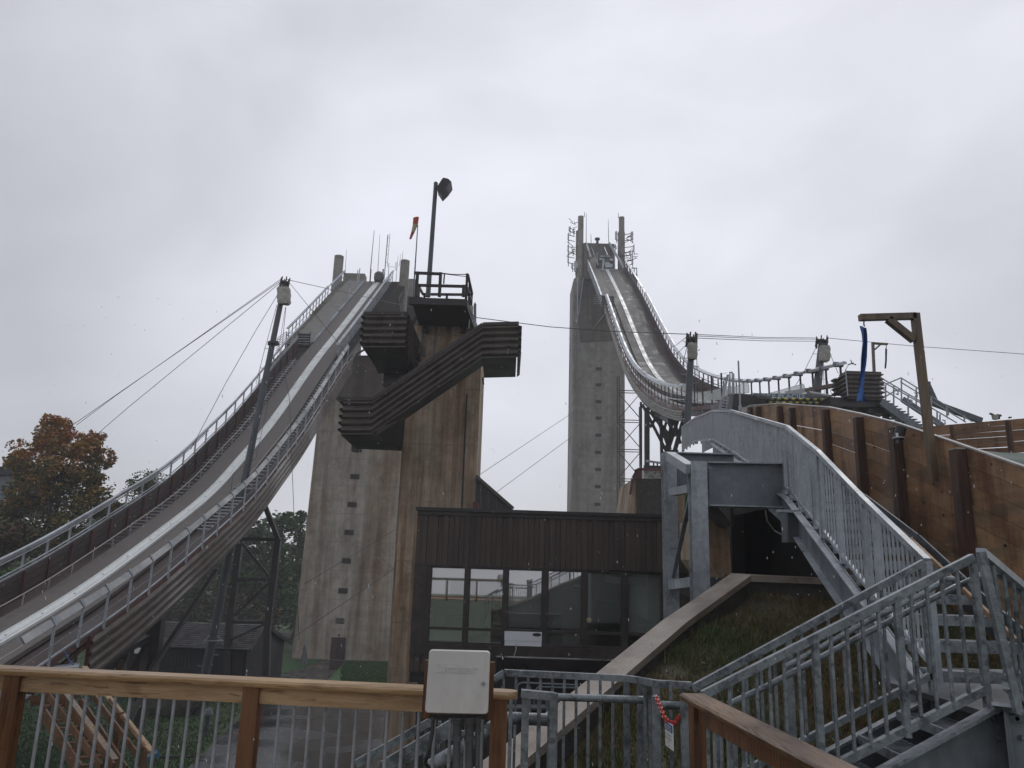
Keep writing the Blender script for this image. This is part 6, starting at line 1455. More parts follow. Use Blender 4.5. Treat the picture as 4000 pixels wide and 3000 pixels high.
for i,(pts,Y,lab) in enumerate(((((1740,1080),(1740,1045)),30,'pale snow gun head above the far plank wall'),(((1775,1078),(1775,1045)),30,'thin T shaped pole above the far plank wall'),(((1870,1070),(1870,1060)),30,'tiny hook above the right end of the far plank wall'))):
    o=thing(('snow_gun','antenna_pole','small_hook')[i],P(*cG(*pts[0]),Y),lab,('snow gun','pole','hook')[i])
    q=[P(*cG(*p),Y) for p in pts]
    if i==0:
        MB().tube(q[0],q[1],.1,.13).build('head',M['canvas'],o,True); bar(o,'arm',P(*cG(1728,1042),Y),P(*cG(1695,1028),Y),.08,.06,M['conduit'])
    elif i==1:
        MB().tube(q[0],q[1],.04).build('mast',M['dark_steel'],o); bar(o,'cross_arm',P(*cG(1755,1042),Y),P(*cG(1793,1048),Y),.07,.07,M['dark_steel'])
    else: MB().path([P(*cG(1862,1072),Y),P(*cG(1862,1062),Y),P(*cG(1882,1062),Y)],.03).build('hook_bar',M['dark_steel'],o)
# ---------------------------------------------------------------- take off end
to=thing('take_off_table',P(*cT(1200,800),38),'dark underside block of the take off table padded with black and yellow striped tubes','take off')
YT=37.5
def tp_(poly,name,m,Y=YT,t=1.5): return MB().prism([P(*q,Y) for q in poly],(0,t,0)).build(name,m,to)
tp_([cT(360,690),cT(430,690),cT(700,700),cT(960,745),cT(960,860),cT(400,930),cT(230,930)],'dark_housing',M['dark_steel'],38.5,3)
tp_([cT(940,755),cT(1830,775),cT(1830,880),cT(930,860)],'dark_housing',M['dark_steel'],38.2,2)
tp_([cT(1800,740),cT(2212,745),cT(2212,885),cT(1930,885),cT(1880,910),cT(1820,860)],'dark_housing',M['dark_steel'],38,2)
tp_([cT(370,720),cT(425,720),cT(400,925),cT(335,925)],'side_post',M['galv_dark'],38.0,.3)
MB().tube(P(*cT(1500,780),YT+.4),P(*cT(1810,790),YT+.4),.45,.3,14).build('end_drum',M['conduit'],to,True)
tp_([cT(560,795),cT(780,800),cT(780,860),cT(560,870)],'panel',M['flash'],38.2,.2)
for y,x0,x1 in ((765,945,1830),(815,935,1740)):
    n=17
    for k in range(n):
        a=P(*cT(lerp(x0,x1,k/n),y+k*.9+(0 if y<800 else 0)),YT);b=P(*cT(lerp(x0,x1,(k+1)/n),y+(k+1)*.9),YT)
        MB().tube(a,b,.06,n=10).build('striped_padding',M['yellow'] if k%2==0 else M['black'],to,True)
bn=thing('banner',P(*cT(1090,710),YT+.3),'faded blue banner with pale letters draped under the take off edge','banner')
bl=[cT(688,682),cT(1480,700),cT(1500,748),cT(1400,775),cT(850,745)]
MB().prism([P(*q,YT+.25) for q in bl],(0,.02,0)).build('cloth',M['banner'],bn)
ux2=(P(*cT(1480,700),YT)-P(*cT(688,682),YT)).normalized(); uy2=V((0,0,1))-ux2*ux2.z; uy2.normalize()
c=P(*cT(1110,726),YT+.24); w_=(P(*cT(1445,718),YT)-P(*cT(775,718),YT)).length
text_on(bn,'LAKE PLACID','banner_lettering',M['banner_text'],c,ux2,uy2,w_,.21,off=.006,bold=.02)
# grey tarp folds over the left end of the banner
mb=MB(); 
for k in range(7):
    a=P(*cT(700+k*35,705+k*6),YT-.1-.05*(k%2));b=P(*cT(800+k*28,760+k*2),YT-.1); mb.beam(a,b,.22,.12)
mb.build('tarpaulin_folds',M['conduit'],to)
for i,(poly,Y,lab) in enumerate((([cT(435,600),cT(560,535),cT(615,525),cT(640,545),cT(650,600),cT(650,680),cT(540,692),cT(435,695)],41,'clear rounded plastic wind screen left of the take off'),([cT(940,685),cT(1050,655),cT(1420,550),cT(1445,575),cT(1465,700),cT(1400,695),cT(1000,690)],42,'long clear plastic wind screen right of the take off'),([cT(0,720),cT(120,680),cT(430,600),cT(430,690),cT(200,760),cT(0,820)],44,'low clear plastic screen along the left edge of the take off'))):
    o=thing('wind_screen',P(*poly[0],Y),lab,'screen'); MB().prism([P(*q,Y) for q in poly],(0,.03,0)).build('sheet',M['plexi'],o)
    for a,b in zip(poly[:-1],poly[1:]): 
        if i<2: bar(o,'frame_edge',P(*a,Y),P(*b,Y),.02,.02,M['galv'],(0,1,0))
# ladder, posts
ld_=thing('steel_ladder',P(*cT(280,900),38),'leaning galvanised ship ladder with tall hoop left of the take off','ladder')
for a,b,w_ in ((cT(335,425),cT(215,925),.055),(cT(352,425),cT(240,925),.05),(cT(375,390),cT(318,920),.05),(cT(325,425),cT(355,425),.05)): bar(ld_,'rail',P(*a,37.4),P(*b,37.4),w_,w_,M['galv'],(0,1,0))
for k in range(4): bar(ld_,'rung',P(*cT(255-k*10,782+k*40),37.3),P(*cT(350-k*8,800+k*40),37.3),.03,.07,M['galv'])
hp_=thing('hoop_post',P(*cT(400,690),37.6),'tall galvanised hoop of two posts beside the ladder','post')
for a,b in ((cT(372,390),cT(378,720)),(cT(405,385),cT(415,710)),(cT(365,385),cT(412,385)),(cT(428,400),cT(432,690))): bar(hp_,'bar',P(*a,37.6),P(*b,37.6),.055,.055,M['galv'],(0,1,0))
for k in range(4): bar(hp_,'rung',P(*cT(360,485+k*30),37.55),P(*cT(378,485+k*30),37.55),.03,.03,M['galv'])
a=P(*cT(522,905),28);b=P(*cT(494,218),28); single('white_post',MB().tube(a,b,.032,n=14).box(a.x-.05,a.x+.05,27.95,28.05,a.z-.1,a.z+.12),M['galv'],'tall plain grey post standing alone left of the striped padding','post',None,True)
# anemometer
an=thing('anemometer',P(*cT(2060,700),35),'cup anemometer on a curved arm beside the dark stand','weather station')
MB().path([P(*cT(2070,730),35),P(*cT(2038,345),35)],.03).build('mast',M['galv'],an,True)
MB().path([P(*cT(2042,345),35),P(*cT(2060,310),35),P(*cT(2085,270),35),P(*cT(2110,255),35),P(*cT(2130,258),35)],.014).build('arm',M['galv_dark'],an,True)
c=P(*cT(2135,262),35)
for t in (0.3,2.4,4.5): e=c+V((.18*math.cos(t),.18*math.sin(t),-.02)); MB().tube(c,e,.015).tube(e+V((-.02,0,0)),e+V((.03,0,0)),.04,.02).build('cup',M['black'],an)
MB().path([c,P(*cT(2112,205),35)],.02).build('vane',M['black'],an)
# ---------------------------------------------------------------- wind net masts
def mast(b,t,Yb2,Yt2,wpx0,wpx1,label,bag,bagm=True,rings=(),rungs=()):
    o=thing('cable_mast',P(*b,Yb2),label,'mast','guyed cable masts with wrapped boxes')
    a=P(*b,Yb2);c=P(*t,Yt2); r0=wpx0*Yb2/6000;r1=wpx1*Yt2/6000
    MB().tube(a,c,r0,r1,18).build('pole',M['pole'],o,True)
    d=(c-a).normalized()
    mb=MB()
    for k in range(6):
        t_=2*math.pi*k/6; e=c+V((r1*1.7*math.cos(t_),r1*1.7*math.sin(t_),.1)); mb.tube(e-d*.55,e+d*.1,.05,.035,6); mb.tube(c-d*.3,e-d*.2,.04,n=6)
    mb.tube(c-d*.15,c-d*.05,r1*1.8,n=12); mb.build('head_fittings',M['dark_steel'],o)
    (u0,v0),(u1,v1)=bag
    Y=lerp(Yt2,Yb2,.08)-r0*1.5
    w_=(u1-u0)*Y/3000; p0=P((u0+u1)/2,v0,Y);p1=P((u0+u1)/2,v1,Y)
    mb=MB(); n=14; rows=7
    for i in range(rows+1):
        for k in range(n):
            t_=2*math.pi*k/n; ct,st_=math.cos(t_),math.sin(t_); sq=lambda z:(abs(z)**.45)*(1 if z>0 else -1)
            s_=1+.07*math.sin(i*1.9+k*2.3)+(.02 if 0<i<rows else -.12)
            q=p0.lerp(p1,i/rows)+V((sq(ct)*w_/2*s_,sq(st_)*w_*.32*s_,.02*math.sin(k*1.7)))
            mb.v.append(q)
    for i in range(rows):
        for k in range(n): s=i*n+k; mb.f.append([s,i*n+(k+1)%n,(i+1)*n+(k+1)%n,s+n])
    mb.f.append(list(range(n))); mb.f.append([rows*n+k for k in range(n)][::-1]); mb.build('wrapped_box',M['canvas'],o)
    for k in range(rungs[0] if rungs else 0):
        t_=rungs[1]+(rungs[2]-rungs[1])*k/max(1,rungs[0]-1); q=a.lerp(c,t_); s=1 if k%2 else -1; r_=lerp(r0,r1,t_)
        MB().path([q+V((s*r_,-.0,0)),q+V((s*(r_+.22),0,.0)),q+V((s*(r_+.22),0,.06))],.016,5).build('step_peg',M['galv'],o)
    for (t_,rad) in rings:
        q=a.lerp(c,t_); r_=lerp(r0,r1,t_)
        MB().tube(q-d*.14,q+d*.14,r_*1.25,n=14).build('collar',M['pole'],o,True)
        for k in range(3):
            t2=2*math.pi*k/3+.1; e=q+V((rad*math.cos(t2),rad*math.sin(t2),-.05)); MB().tube(q+V((0,0,.35)),e,.022,n=5).build('spreader_stay',M['galv'],o)
        pts=[q+V((rad*math.cos(2*math.pi*k/3+.1),rad*math.sin(2*math.pi*k/3+.1),-.05)) for k in range(4)]; MB().path(pts,.03,6).build('spreader',M['galv'],o)
    return o,a,c
m1,a1_,c1_=mast((770,2790),(1114,1098),42,42,34,21,'long leaning grey steel mast crossing in front of the left inrun',(cN(275,410),cN(448,625)),rings=((.155,.55),(.49,.75)),rungs=(34,.05,.85))
MB().tube(P(*cN(225,1115),41.9),P(*cN(225,1150),41.9),.32,n=14).build('collar',M['dark_steel'],m1,True)
for px0,px1 in ((cN(272,640),cN(0,1620)),(cN(390,660),cN(325,1300)),):
    pass
m2,a2_,c2_=mast(cF(405,1080)+(),(2703,1318),33,33,29,24,'grey steel mast standing left of the pale ladder in front of the right inrun',(cF(410,312),cF(495,448)),rungs=(9,.25,.95),rings=())
m3,a3_,c3_=mast((3188,1560),(3212,1328),43,43,34,27,'grey steel mast rising behind the right guard rail of the take off',(cF(1548,335),cF(1640,465)),rungs=(6,.2,.9))
def cable(pts,lab,r=.016):
    q=[P(x,y,Y) for x,y,Y in pts]
    if len(q)==2: q=[q[0],q[0].lerp(q[1],.5)-V((0,0,(q[1]-q[0]).length*.004)),q[1]]
    return single('cable',MB().path(q,r,6),M['cable'],lab,'cable')
cN2=cN
cable([(1095,1092,42),(453,1545,46),(300,1660,48)],'uppermost of the three cables running from the leaning mast down to the left')
cable([(1093,1100,42),(290,1656,44),(20,1876,46)],'longest cable from the leaning mast passing over the maple to the left edge')
cable([(1093,1106,42),(500,1592,44),(375,1700,46)],'lowest of the three cables running left from the leaning mast')
cable([(1120,1092,42),(1283,1128,48),(1467,1168,55),(1560,1190,58),(1843,1238,36),(1950,1252,36),(2150,1277,36),(2400,1295,36),(2700,1306,33)],'long cable strung from the leaning mast behind the brown tower to the middle mast',.019)
cable([(1130,1104,42),(1330,1350,42),(1374,1416,42)],'short stay from the head of the leaning mast down across the left inrun')
cable([(1085,1150,42),(1000,1290,42),(880,1500,42),(745,1755,42)],'stay falling left from the leaning mast wrapped box')
cable([(1082,1190,42),(1030,1380,42),(1000,1500,42)],'near vertical guy left of the leaning mast',.015)
cable([(1117,1200,42),(1098,1390,42),(1130,1550,42),(1140,1800,42),(1150,2050,42),(1168,2500,43)],'thin guy hanging right of the leaning mast before the concrete tower',.015)
cable([(1115,1200,42),(1075,1450,42),(1000,1790,42),(910,1850,41.4),(880,2100,42),(840,2330,42)],'thin guy running down through the spreader of the leaning mast',.013)
cable([(2715,1306,33),(3190,1320,43)],'upper of the parallel cables between the middle and right masts')
cable([(2715,1312,33),(3190,1325,43)],'middle of the parallel cables between the middle and right masts')
cable([(2712,1320,33),(3190,1333,43)],'lower of the parallel cables between the middle and right masts')
cable([(3228,1320,43),(3570,1352,43),(4040,1386,43)],'cable leaving the right mast toward the right edge')
cable([(2687,1312,33),(2612,1362,55)],'upper short stay left of the middle mast'); cable([(2690,1338,33),(2628,1388,55)],'lower short stay left of the middle mast')
cable([(3196,1340,43),(3142,1450,43),(3105,1510,43)],'left stay of the right mast'); cable([(3232,1345,43),(3250,1400,43),(3275,1460,43)],'right stay of the right mast')
cable([(2682,1360,33),(2665,1430,33)],'short guy left of the middle mast bag',.015); cable([(2722,1400,33),(2725,1600,33)],'thin guy right of the middle mast bag',.015)
for k,(a,b) in enumerate(((cT(1720,350),cT(1735,740)),(cT(1755,350),cT(1755,730)),(cT(1745,400),cT(1850,740)),(cT(1605,380),cT(1580,640)))):
    cable([a+(43,),b+(43,)],('first thin guy line','second thin guy line','slanting thin guy line','left thin guy line')[k]+' hanging beside the right mast',.015)
cable([(2240,1610,60),(1880,1850,50),(1535,2075,45),(1190,2280,42)],'long faint cable slanting down left across both concrete towers'); cable([(2235,1705,60),(1950,1915,52),(1520,2235,46),(1145,2490,43)],'lower long faint cable slanting down left across both concrete towers')
# ---------------------------------------------------------------- shed
sh=thing('shed',PG(800,2700),'small black boarded shed with a grey shingled roof under the left inrun','shed')
YSh=47.0
e0=P(*cB(1130,645),YSh);e1=P(*cB(1975,668),YSh); r0=P(*cB(1150,455),YSh+2.6);r1=P(*cB(2085,478),YSh+2.6)
ze=(e0.z+e1.z)/2; zr_=(r0.z+r1.z)/2; X0=e0.x-1.2;X1=e1.x+.0; XR_=r1.x
zf=zg(YSh)-.3
mb=MB(); rows=13
for k in range(rows):
    t0,t1=k/rows,(k+1)/rows; y0=lerp(YSh-.25,YSh+2.6,t0);y1=lerp(YSh-.25,YSh+2.6,t1)+.04; z0=lerp(ze-.05,zr_,t0)+.03;z1_=lerp(ze-.05,zr_,t1)+.0
    x=X0-((k%3)*.11); xe_=lerp(X1+.0,XR_+.0,t0)
    while x<xe_-.05:
        w2=.30+.05*((int(x*13)+k)%3); xx=min(x+w2,xe_); mb.hexa([(x,y0,z0-.04),(xx-.012,y0,z0-.04),(xx-.012,y1,z1_-.04),(x,y1,z1_-.04)],[(x,y0,z0),(xx-.012,y0,z0),(xx-.012,y1,z1_),(x,y1,z1_)]); x=xx
mb.build('roof',M['shingle'],sh)
MB().add([(X0-.3,YSh-.25,ze-.12),(X1,YSh-.25,ze-.12),(XR_,YSh+2.6,zr_-.06),(XR_+.9,YSh+5.4,ze-.12),(X0-.3,YSh+5.4,ze-.12),(X0-.3,YSh+2.6,zr_-.06)],[(0,1,2,5),(5,2,3,4)]).build('roof_deck',M['flash'],sh)
mb=MB(); x=X0
while x<X1-.25: mb.box(x,x+.19,YSh,YSh+.1,zf,ze-.1); x+=.2
mb.build('wall',M['shedwall'],sh)
g=[V((X1-.25,YSh,zf)),V((X1+.45,YSh+5.2,zf)),V((X1+.45,YSh+5.2,ze)),V((XR_-.1,YSh+2.6,zr_-.1)),V((X1-.25,YSh,ze-.1))]
MB().prism(g,(-.1,0,0)).build('gable_wall',M['shedwall'],sh)
bar(sh,'barge_board',V((X1+.02,YSh-.25,ze-.1)),V((XR_+.02,YSh+2.6,zr_-.02)),.06,.2,M['trim']); bar(sh,'barge_board',V((XR_+.02,YSh+2.6,zr_-.02)),V((XR_+1.0,YSh+5.4,ze-.2)),.06,.2,M['trim'])
bar(sh,'roof_bar',P(*cB(1810,452),YSh+1.6),P(*cB(2080,462),YSh+2.0),.1,.1,M['galv_dark'])
# boulder, bollard light, small items on the lawn
q=PG(*cB(1370,1190)); stone(q+V((0,0,.7)),(1.35,.9,1.0),'boulder',M['rock'],'large round boulder on the grass under the left inrun','boulder')
q=PG(*cB(1620,1350)); o=thing('path_light',q,'small grey bollard light on the grass beside the wet path','light'); MB().tube(q,q+V((0,0,.85)),.11,.10,12).build('post',M['conduit'],o,True); MB().tube(q+V((0,0,.85)),q+V((0,0,1.05)),.2,.14,12).tube(q+V((0,0,1.05)),q+V((0,0,1.12)),.08,.03,10).build('head',GD,o,True)
q=PG(*cB(1450,1540)); single('fallen_branch',MB().tube(q+V((-.9,0,.05)),q+V((.7,.1,.08)),.05,.02,6).tube(q+V((.1,0,.06)),q+V((.6,-.2,.25)),.02,.01,5),M['bark'],'fallen branch lying on the grass beside the blue sign','branch')
q=P(*cB(1085,685),46); single('white_notice',MB().box(q.x-.16,q.x+.16,45.9,45.95,q.z-.15,q.z+.15),M['signwhite'],'small white notice left of the shed wall under the inrun','sign')
q=PG(*cD(258,1098)); single('guy_anchor',MB().tube(q+V((0,0,-.1)),q+V((0,0,1.1)),.4,.18,8).tube(q+V((0,0,1.1)),q+V((-.1,0,1.6)),.15,.05,6),M['conduit'],'dark wrapped guy anchor at the foot of the pale concrete tower','anchor')
q=PG(*cB(2085,905)); single('cable_stub',MB().tube(q,q+V((0,0,.8)),.18,.14,8),M['rock'],'pale stump beside the right corner of the shed','stump')
# ---------------------------------------------------------------- timber steps at lower left
ws_=thing('timber_steps',P(400,2900,22),'open timber staircase with pale handrails seen through the balusters at the lower left','stairway')
def tb(n,a,b,Ya,Yb2,w_,h,m=None): return bar(ws_,n,P(*a,Ya),P(*b,Yb2),w_,h,m or M['pine_y'])
Ya,Yb2=24,20.5
tb('handrail',cW(840,650),cW(1515,1500),23.5,21,.15,.05,M['pine']); tb('handrail',cW(490,690),cW(1150,1580),22,19.5,.15,.05)
tb('rail_board',cW(1085,985),cW(1480,1510),22.4,21,.04,.14,M['pine_v']); tb('rail_board',cW(610,960),cW(1130,1640),21.3,19.4,.04,.16,M['pine_v'])
tb('mid_board',cW(940,950),cW(1370,1530),22.4,21,.05,.16,M['pine_v']); tb('mid_board',cW(490,945),cW(1010,1659),21.4,19.5,.05,.17,M['pine_v'])
for x,y0,y1,Y in ((1150,1100,1500,22),(1420,1450,1700,21.1),(770,1200,1560,20.6),(1045,1540,1750,19.8),(480,700,1000,22)):
    a=P(*cW(x,y1),Y); bar(ws_,'post',a+V((0,0,-.3)),(a.x,Y,zat(cW(0,y0)[1],a.x,Y)),.13,.13,M['pine_v'],(0,1,0))
tb('stringer',cW(440,1130),cW(800,1700),21.5,20,.05,.34,M['pine_v']); tb('stringer',cW(800,1020),cW(1250,1700),23,21.2,.05,.34,M['pine_v'])
for k in range(9):
    t=k/8; a=P(*cW(lerp(445,780,t),lerp(1040,1640,t)),lerp(21.6,20,t)); b=P(*cW(lerp(760,1100,t),lerp(1030,1600,t)),lerp(23,21.2,t)); bar(ws_,'tread',a,b,.28,.045,M['pine_v'])
MB().prism([P(*cW(300,940),22),P(*cW(760,930),23.4),P(*cW(760,1010),23.4),P(*cW(300,1000),22)],(0,.05,-.1)).build('top_platform',M['pine_v'],ws_)
bs=thing('blue_sign',P(580,2950,20.9),'small tilted blue sign with white lettering at the foot of the timber steps','sign')
cO=cr(540,2900,.06027)
c4=[P(*cO(600,820),20.9),P(*cO(1320,475),20.9),P(*cO(1400,890),20.9),P(*cO(530,1320),20.9)]
MB().prism(c4,(0,.03,0)).build('board',M['signteal'],bs)
ux3=(c4[1]-c4[0]).normalized(); uy3=(c4[0]-c4[3]); uy3=(uy3-ux3*uy3.dot(ux3)).normalized()
cc=(c4[0]+c4[1]+c4[2]+c4[3])/4
text_on(bs,'ATHLETES ONLY','lettering',M['signwhite'],cc+uy3*.06+V((0,-.002,0)),ux3,uy3,(c4[1]-c4[0]).length*.95,.08,off=.004)
# grated walkway and bits at the end of the left inrun
gw=thing('grated_walkway',P(*cW(600,660),27),'galvanised grated walkway beside the lower end of the left inrun','walkway')
A_=P(*cW(350,695),25.5);B_=P(*cW(780,655),26);C_=P(*cW(800,612),28.5);D_=P(*cW(470,615),28)
mb=MB()
for k in range(16):
    t=k/15; mb.beam(A_.lerp(D_,t),B_.lerp(C_,t),.06,.03)
mb.add([A_-V((0,0,.04)),B_-V((0,0,.04)),C_-V((0,0,.04)),D_-V((0,0,.04))],[(0,1,2,3)]); mb.build('grating',GV,gw)
A_=P(*cW(120,1060),22);B_=P(*cW(300,935),24);C_=P(*cW(150,925),25);D_=P(*cW(100,925),23); mb=MB()
for k in range(9): t=k/8; mb.beam(A_.lerp(B_,t),D_.lerp(C_,t),.08,.03)
mb.build('grating',GV,gw)
single('blue_hose',MB().path([P(*cW(620,460),27),P(*cW(640,490),27),P(*cW(665,540),27),P(*cW(700,600),27),P(*cW(745,640),27),P(*cW(780,662),27)],.022,8),M['blue'],'thin blue hose hanging from the lower guard rail of the left inrun','hose',None,True)
# grey timber start hut far left
hu=thing('grey_hut',P(60,1950,60),'grey weathered timber hut on struts half hidden behind the maple at the left edge','hut')
cRr=cr(0,1550,.4822)
for poly,m_,Y,n in (([cRr(-60,560),cRr(15,565),cRr(60,515),cRr(150,512),cRr(150,620),cRr(-60,640)],M['flash'],60,'roof'),([cRr(-60,640),cRr(85,640),cRr(60,860),cRr(-60,880)],M['galv_dark'],60.3,'wall'),([cRr(20,700),cRr(250,700),cRr(240,980),cRr(20,960)],M['inner_wall'],60.6,'plank_wall')):
    MB().prism([P(*q,Y) for q in poly],(0,3,0)).build(n,m_,hu)
for a,b in ((cRr(0,940),cRr(60,1040)),(cRr(60,1040),cRr(150,930)),(cRr(0,900),cRr(200,905)),(cRr(90,460),cRr(105,560))): bar(hu,'strut',P(*a,60),P(*b,60),.3,.3,M['siding'])
for k in range(7): bar(hu,'batten',P(*cRr(30+k*32,705),60.5),P(*cRr(28+k*31,955),60.5),.08,.08,M['siding'],(0,1,0))

# ---------------------------------------------------------------- falling sleet
rg=random.Random(77); mb=MB()
for k in range(1300):
    Y=rg.uniform(3,20); X=rg.uniform(-.8,.8)*Y; Z=1.7+rg.uniform(-.35,.34)*Y; l=rg.uniform(.004,.014)*(1+Y*.05); w_=.0010+.00014*Y; s=rg.uniform(-.25,.1)
    a=V((X,Y,Z)); mb.add([a+V((-w_,0,0)),a+V((w_,0,0)),a+V((w_+s*l,0,l)),a+V((-w_+s*l,0,l)),a+V((0,w_,0)),a+V((s*l,w_,l))],[(0,1,2,3),(1,4,5,2),(4,0,3,5)])
tag(mb.build('sleet',M['sleet']),'falling wet snow flecks in the air in front of the buildings',kind='stuff')
# ---------------------------------------------------------------- trees
def leaves(mb,c,r,n,size,rg,shell=.35):
    n=int(n*(1.5 if size<.3 else 1.15))
    for k in range(n):
        while True:
            d=V((rg.uniform(-1,1),rg.uniform(-1,1),rg.uniform(-1,1)))
            if shell<d.length<=1: break
        q=c+V((d.x*r[0],d.y*r[1],d.z*r[2]))
        if mnoise.noise(q*.9)<-.12 : continue
        q+=V((rg.gauss(0,.12),rg.gauss(0,.12),rg.gauss(0,.1)))*r[0]*.6
        s=size*rg.uniform(.6,1.3); a=V((rg.uniform(-1,1),rg.uniform(-1,1),rg.uniform(-.5,.5))).normalized(); b=a.cross(V((rg.uniform(-1,1),rg.uniform(-1,1),rg.uniform(-1,1)))).normalized()
        mb.add([q-a*s*.5,q+b*s*.32,q+a*s*.5,q-b*s*.32],[(0,1,2,3)])
def limb(mb,a,b,r0,r1,rg,seg=4):
    p=a; pr=r0
    for i in range(1,seg+1):
        t=i/seg; q=a.lerp(b,t)+V((rg.uniform(-1,1),rg.uniform(-1,1),rg.uniform(-.3,.3)))*(b-a).length*.05*(t<1)
        r_=lerp(r0,r1,t); mb.tube(p,q,pr,r_,6); p,pr=q,r_
def tree(name,base,blobs,mt,label,cat,size,rg,group=None,r0=.22,sub=3):
    o=thing(name,base,label,cat,group); tb_=MB(); lf=MB()
    top=max(b[0].z+b[1][2]*.5 for b in blobs); cx=sum(b[0].x for b in blobs)/len(blobs); cy=sum(b[0].y for b in blobs)/len(blobs)
    tip=V((cx,cy,top)); zmid=lambda t:base.lerp(tip,t)
    limb(tb_,base-V((0,0,.4)),tip,r0,.03,rg,8)
    for c,r,n in blobs:
        t=min(.85,max(.18,((c.z-r[2]*.6)-base.z)/(top-base.z)-.12)); s=zmid(t); limb(tb_,s,c,r0*.4*(1-t*.6),.02,rg,4)
        for k in range(sub):
            e=c+V((rg.uniform(-.8,.8)*r[0],rg.uniform(-.8,.8)*r[1],rg.uniform(-.6,.8)*r[2])); limb(tb_,c.lerp(s,.25),e,.035,.01,rg,3)
            leaves(lf,e,(r[0]*.55,r[1]*.55,r[2]*.5),int(n*.6/sub),size,rg,0)
        leaves(lf,c,r,int(n*.6),size,rg)
    tb_.build('trunk',M['bark'],o,True); lf.build('crown',mt,o); return o
rg=random.Random(21)
Ym=50
def bb(px,py,rx,rz,n,Y=Ym,dy=0): 
    c=P(px,py,Y+dy); return (c,(rx*Y/3000,rx*Y/3000*.9,rz*Y/3000),n)
q=P(215,2000,Ym); base=V((q.x,Ym,zg(Ym)))
bl=[bb(240,1690,60,60,1500),bb(195,1705,60,55,1300,dy=.8),bb(310,1750,75,60,1700,dy=-.6),bb(400,1790,52,45,1100,dy=.5),bb(80,1765,48,50,900,dy=.6),bb(150,1800,90,70,1900),bb(270,1840,115,75,2600,dy=-1),bb(120,1900,90,75,1900,dy=-.8),
    bb(230,1940,130,75,2800,dy=.8),bb(380,1900,60,45,1300,dy=-.9),bb(330,1980,85,55,1900,dy=-1.3),bb(415,1975,45,32,800),bb(130,2010,110,70,2200,dy=1),bb(250,2060,130,60,2200,dy=-.6),bb(60,1990,60,60,900,dy=1.2),bb(225,1655,25,30,350),bb(365,1720,40,35,600),bb(200,1740,70,60,1400)]
M['maple'].node_tree.nodes['Map Range'].inputs['From Min'].default_value=(P(200,2150,Ym).z-base.z); M['maple'].node_tree.nodes['Map Range'].inputs['From Max'].default_value=(P(200,1640,Ym).z-base.z)
tree('maple_tree',base,bl,M['maple'],'autumn maple with orange red top and green lower leaves at the left edge','tree',.21,rg,r0=.26)
for i,(px,py,Y,rx,rz,n,m_,lab) in enumerate(((70,2110,46,170,95,4200,'mixed','low bushy tree with orange and green leaves below the maple'),(330,2180,46,150,95,3600,'mixed','dark bushy tree with a few orange leaves behind the lower guard rail'),(60,2290,44,150,90,3000,'green','dark green bush at the left edge under the maple'),
      (455,2010,60,62,50,1500,'maple','small bright orange tree just right of the maple'),(575,1900,66,75,60,1400,'green','small green treetop showing over the guard rail right of the maple'),(520,2010,66,120,90,2200,'green','green tree behind the guard rail beneath the small treetop'))):
    c=P(px,py,Y); base=V((c.x,Y,zg(Y))); rr_=[]
    for k in range(7): rr_.append(bb(px+rg.uniform(-.7,.7)*rx*(.9 if k else 0),py+rg.uniform(-.6,.6)*rz*(.9 if k else 0),rx*.55,rz*.6,n//7,Y,rg.uniform(-1.2,1.2)))
    tree('broadleaf_tree',base,rr_,M[m_],lab,'tree',.24,rg,r0=.16)
# prototypes for the wood behind
protos=[]
for k in range(4):
    base=V((0,0,0)); h=14.5; rr_=[]
    for j_ in range(15):
        t=j_/14; z=lerp(2.0,h-.8,t); rad=lerp(2.6,.7,max(0,t-.25)/.75)*1.0; a=rg.uniform(0,6.28); d=rad*rg.uniform(.3,.75)
        s=rg.uniform(.8,1.2)*lerp(1.35,.7,t); rr_.append((V((math.cos(a)*d,math.sin(a)*d,z)),(s*1.2,s*1.2,s),330))
    protos.append((rr_,base))
spots=[]
for Y,x0,x1,st_ in ((93,-66,-24,4.2),(102,-80,-20,4.5),(112,-90,-18,5.0)):
    x=x0
    while x<x1: spots.append((x+rg.uniform(-1.2,1.2),Y+rg.uniform(-2.5,2.5))); x+=st_
spots+=[(-38,80),(-43,84),(-30.2,90),(-26.5,92),(-50,76),(-56,70)]
first=[]
for i,(x,y) in enumerate(spots):
    k=i%4
    if i<4:
        base=V((x,y,zg(y))); bl=[(c+base,r,n) for c,r,n in protos[k][0]]
        o=tree('wood_tree',base,bl,M['green'],'dark green tree standing in the dense wood behind the left trestle and shed','tree',.42,rg,'trees of the wood behind the left inrun',r0=.2,sub=2); first.append(o)
        o.scale=(1,1,1)
    else:
        s=first[k]; o=s.copy(); col.objects.link(o); o.location=(x,y,zg(y)); sc_=rg.uniform(.82,1.12); 
        if x>-31: sc_=rg.uniform(.90,1.12)
        o.scale=(sc_*rg.uniform(1,1.2),sc_,sc_); o.rotation_euler=(0,0,rg.uniform(0,6.28))
        for ch in s.children: c=ch.copy(); col.objects.link(c); c.parent=o
# undergrowth filling below
for i in range(9):
    x=-62+i*5.2; y=86+rg.uniform(-3,3); base=V((x,y,zg(y))); 
    if i==0:
        u0=tree('undergrowth_bush',base,[(base+V((rg.uniform(-2,2),rg.uniform(-1,1),1.6+rg.uniform(0,1.6))),(1.7,1.4,1.4),420) for _ in range(5)],M['mixed'],'leafy undergrowth bush at the foot of the wood','bush',.36,rg,'bushes along the wood edge',r0=.1,sub=2)
    else:
        o=u0.copy(); col.objects.link(o); o.location=base; o.rotation_euler=(0,0,i*1.3); s=rg.uniform(.8,1.4); o.scale=(s,s,s)
        for ch in u0.children: c=ch.copy(); col.objects.link(c); c.parent=o
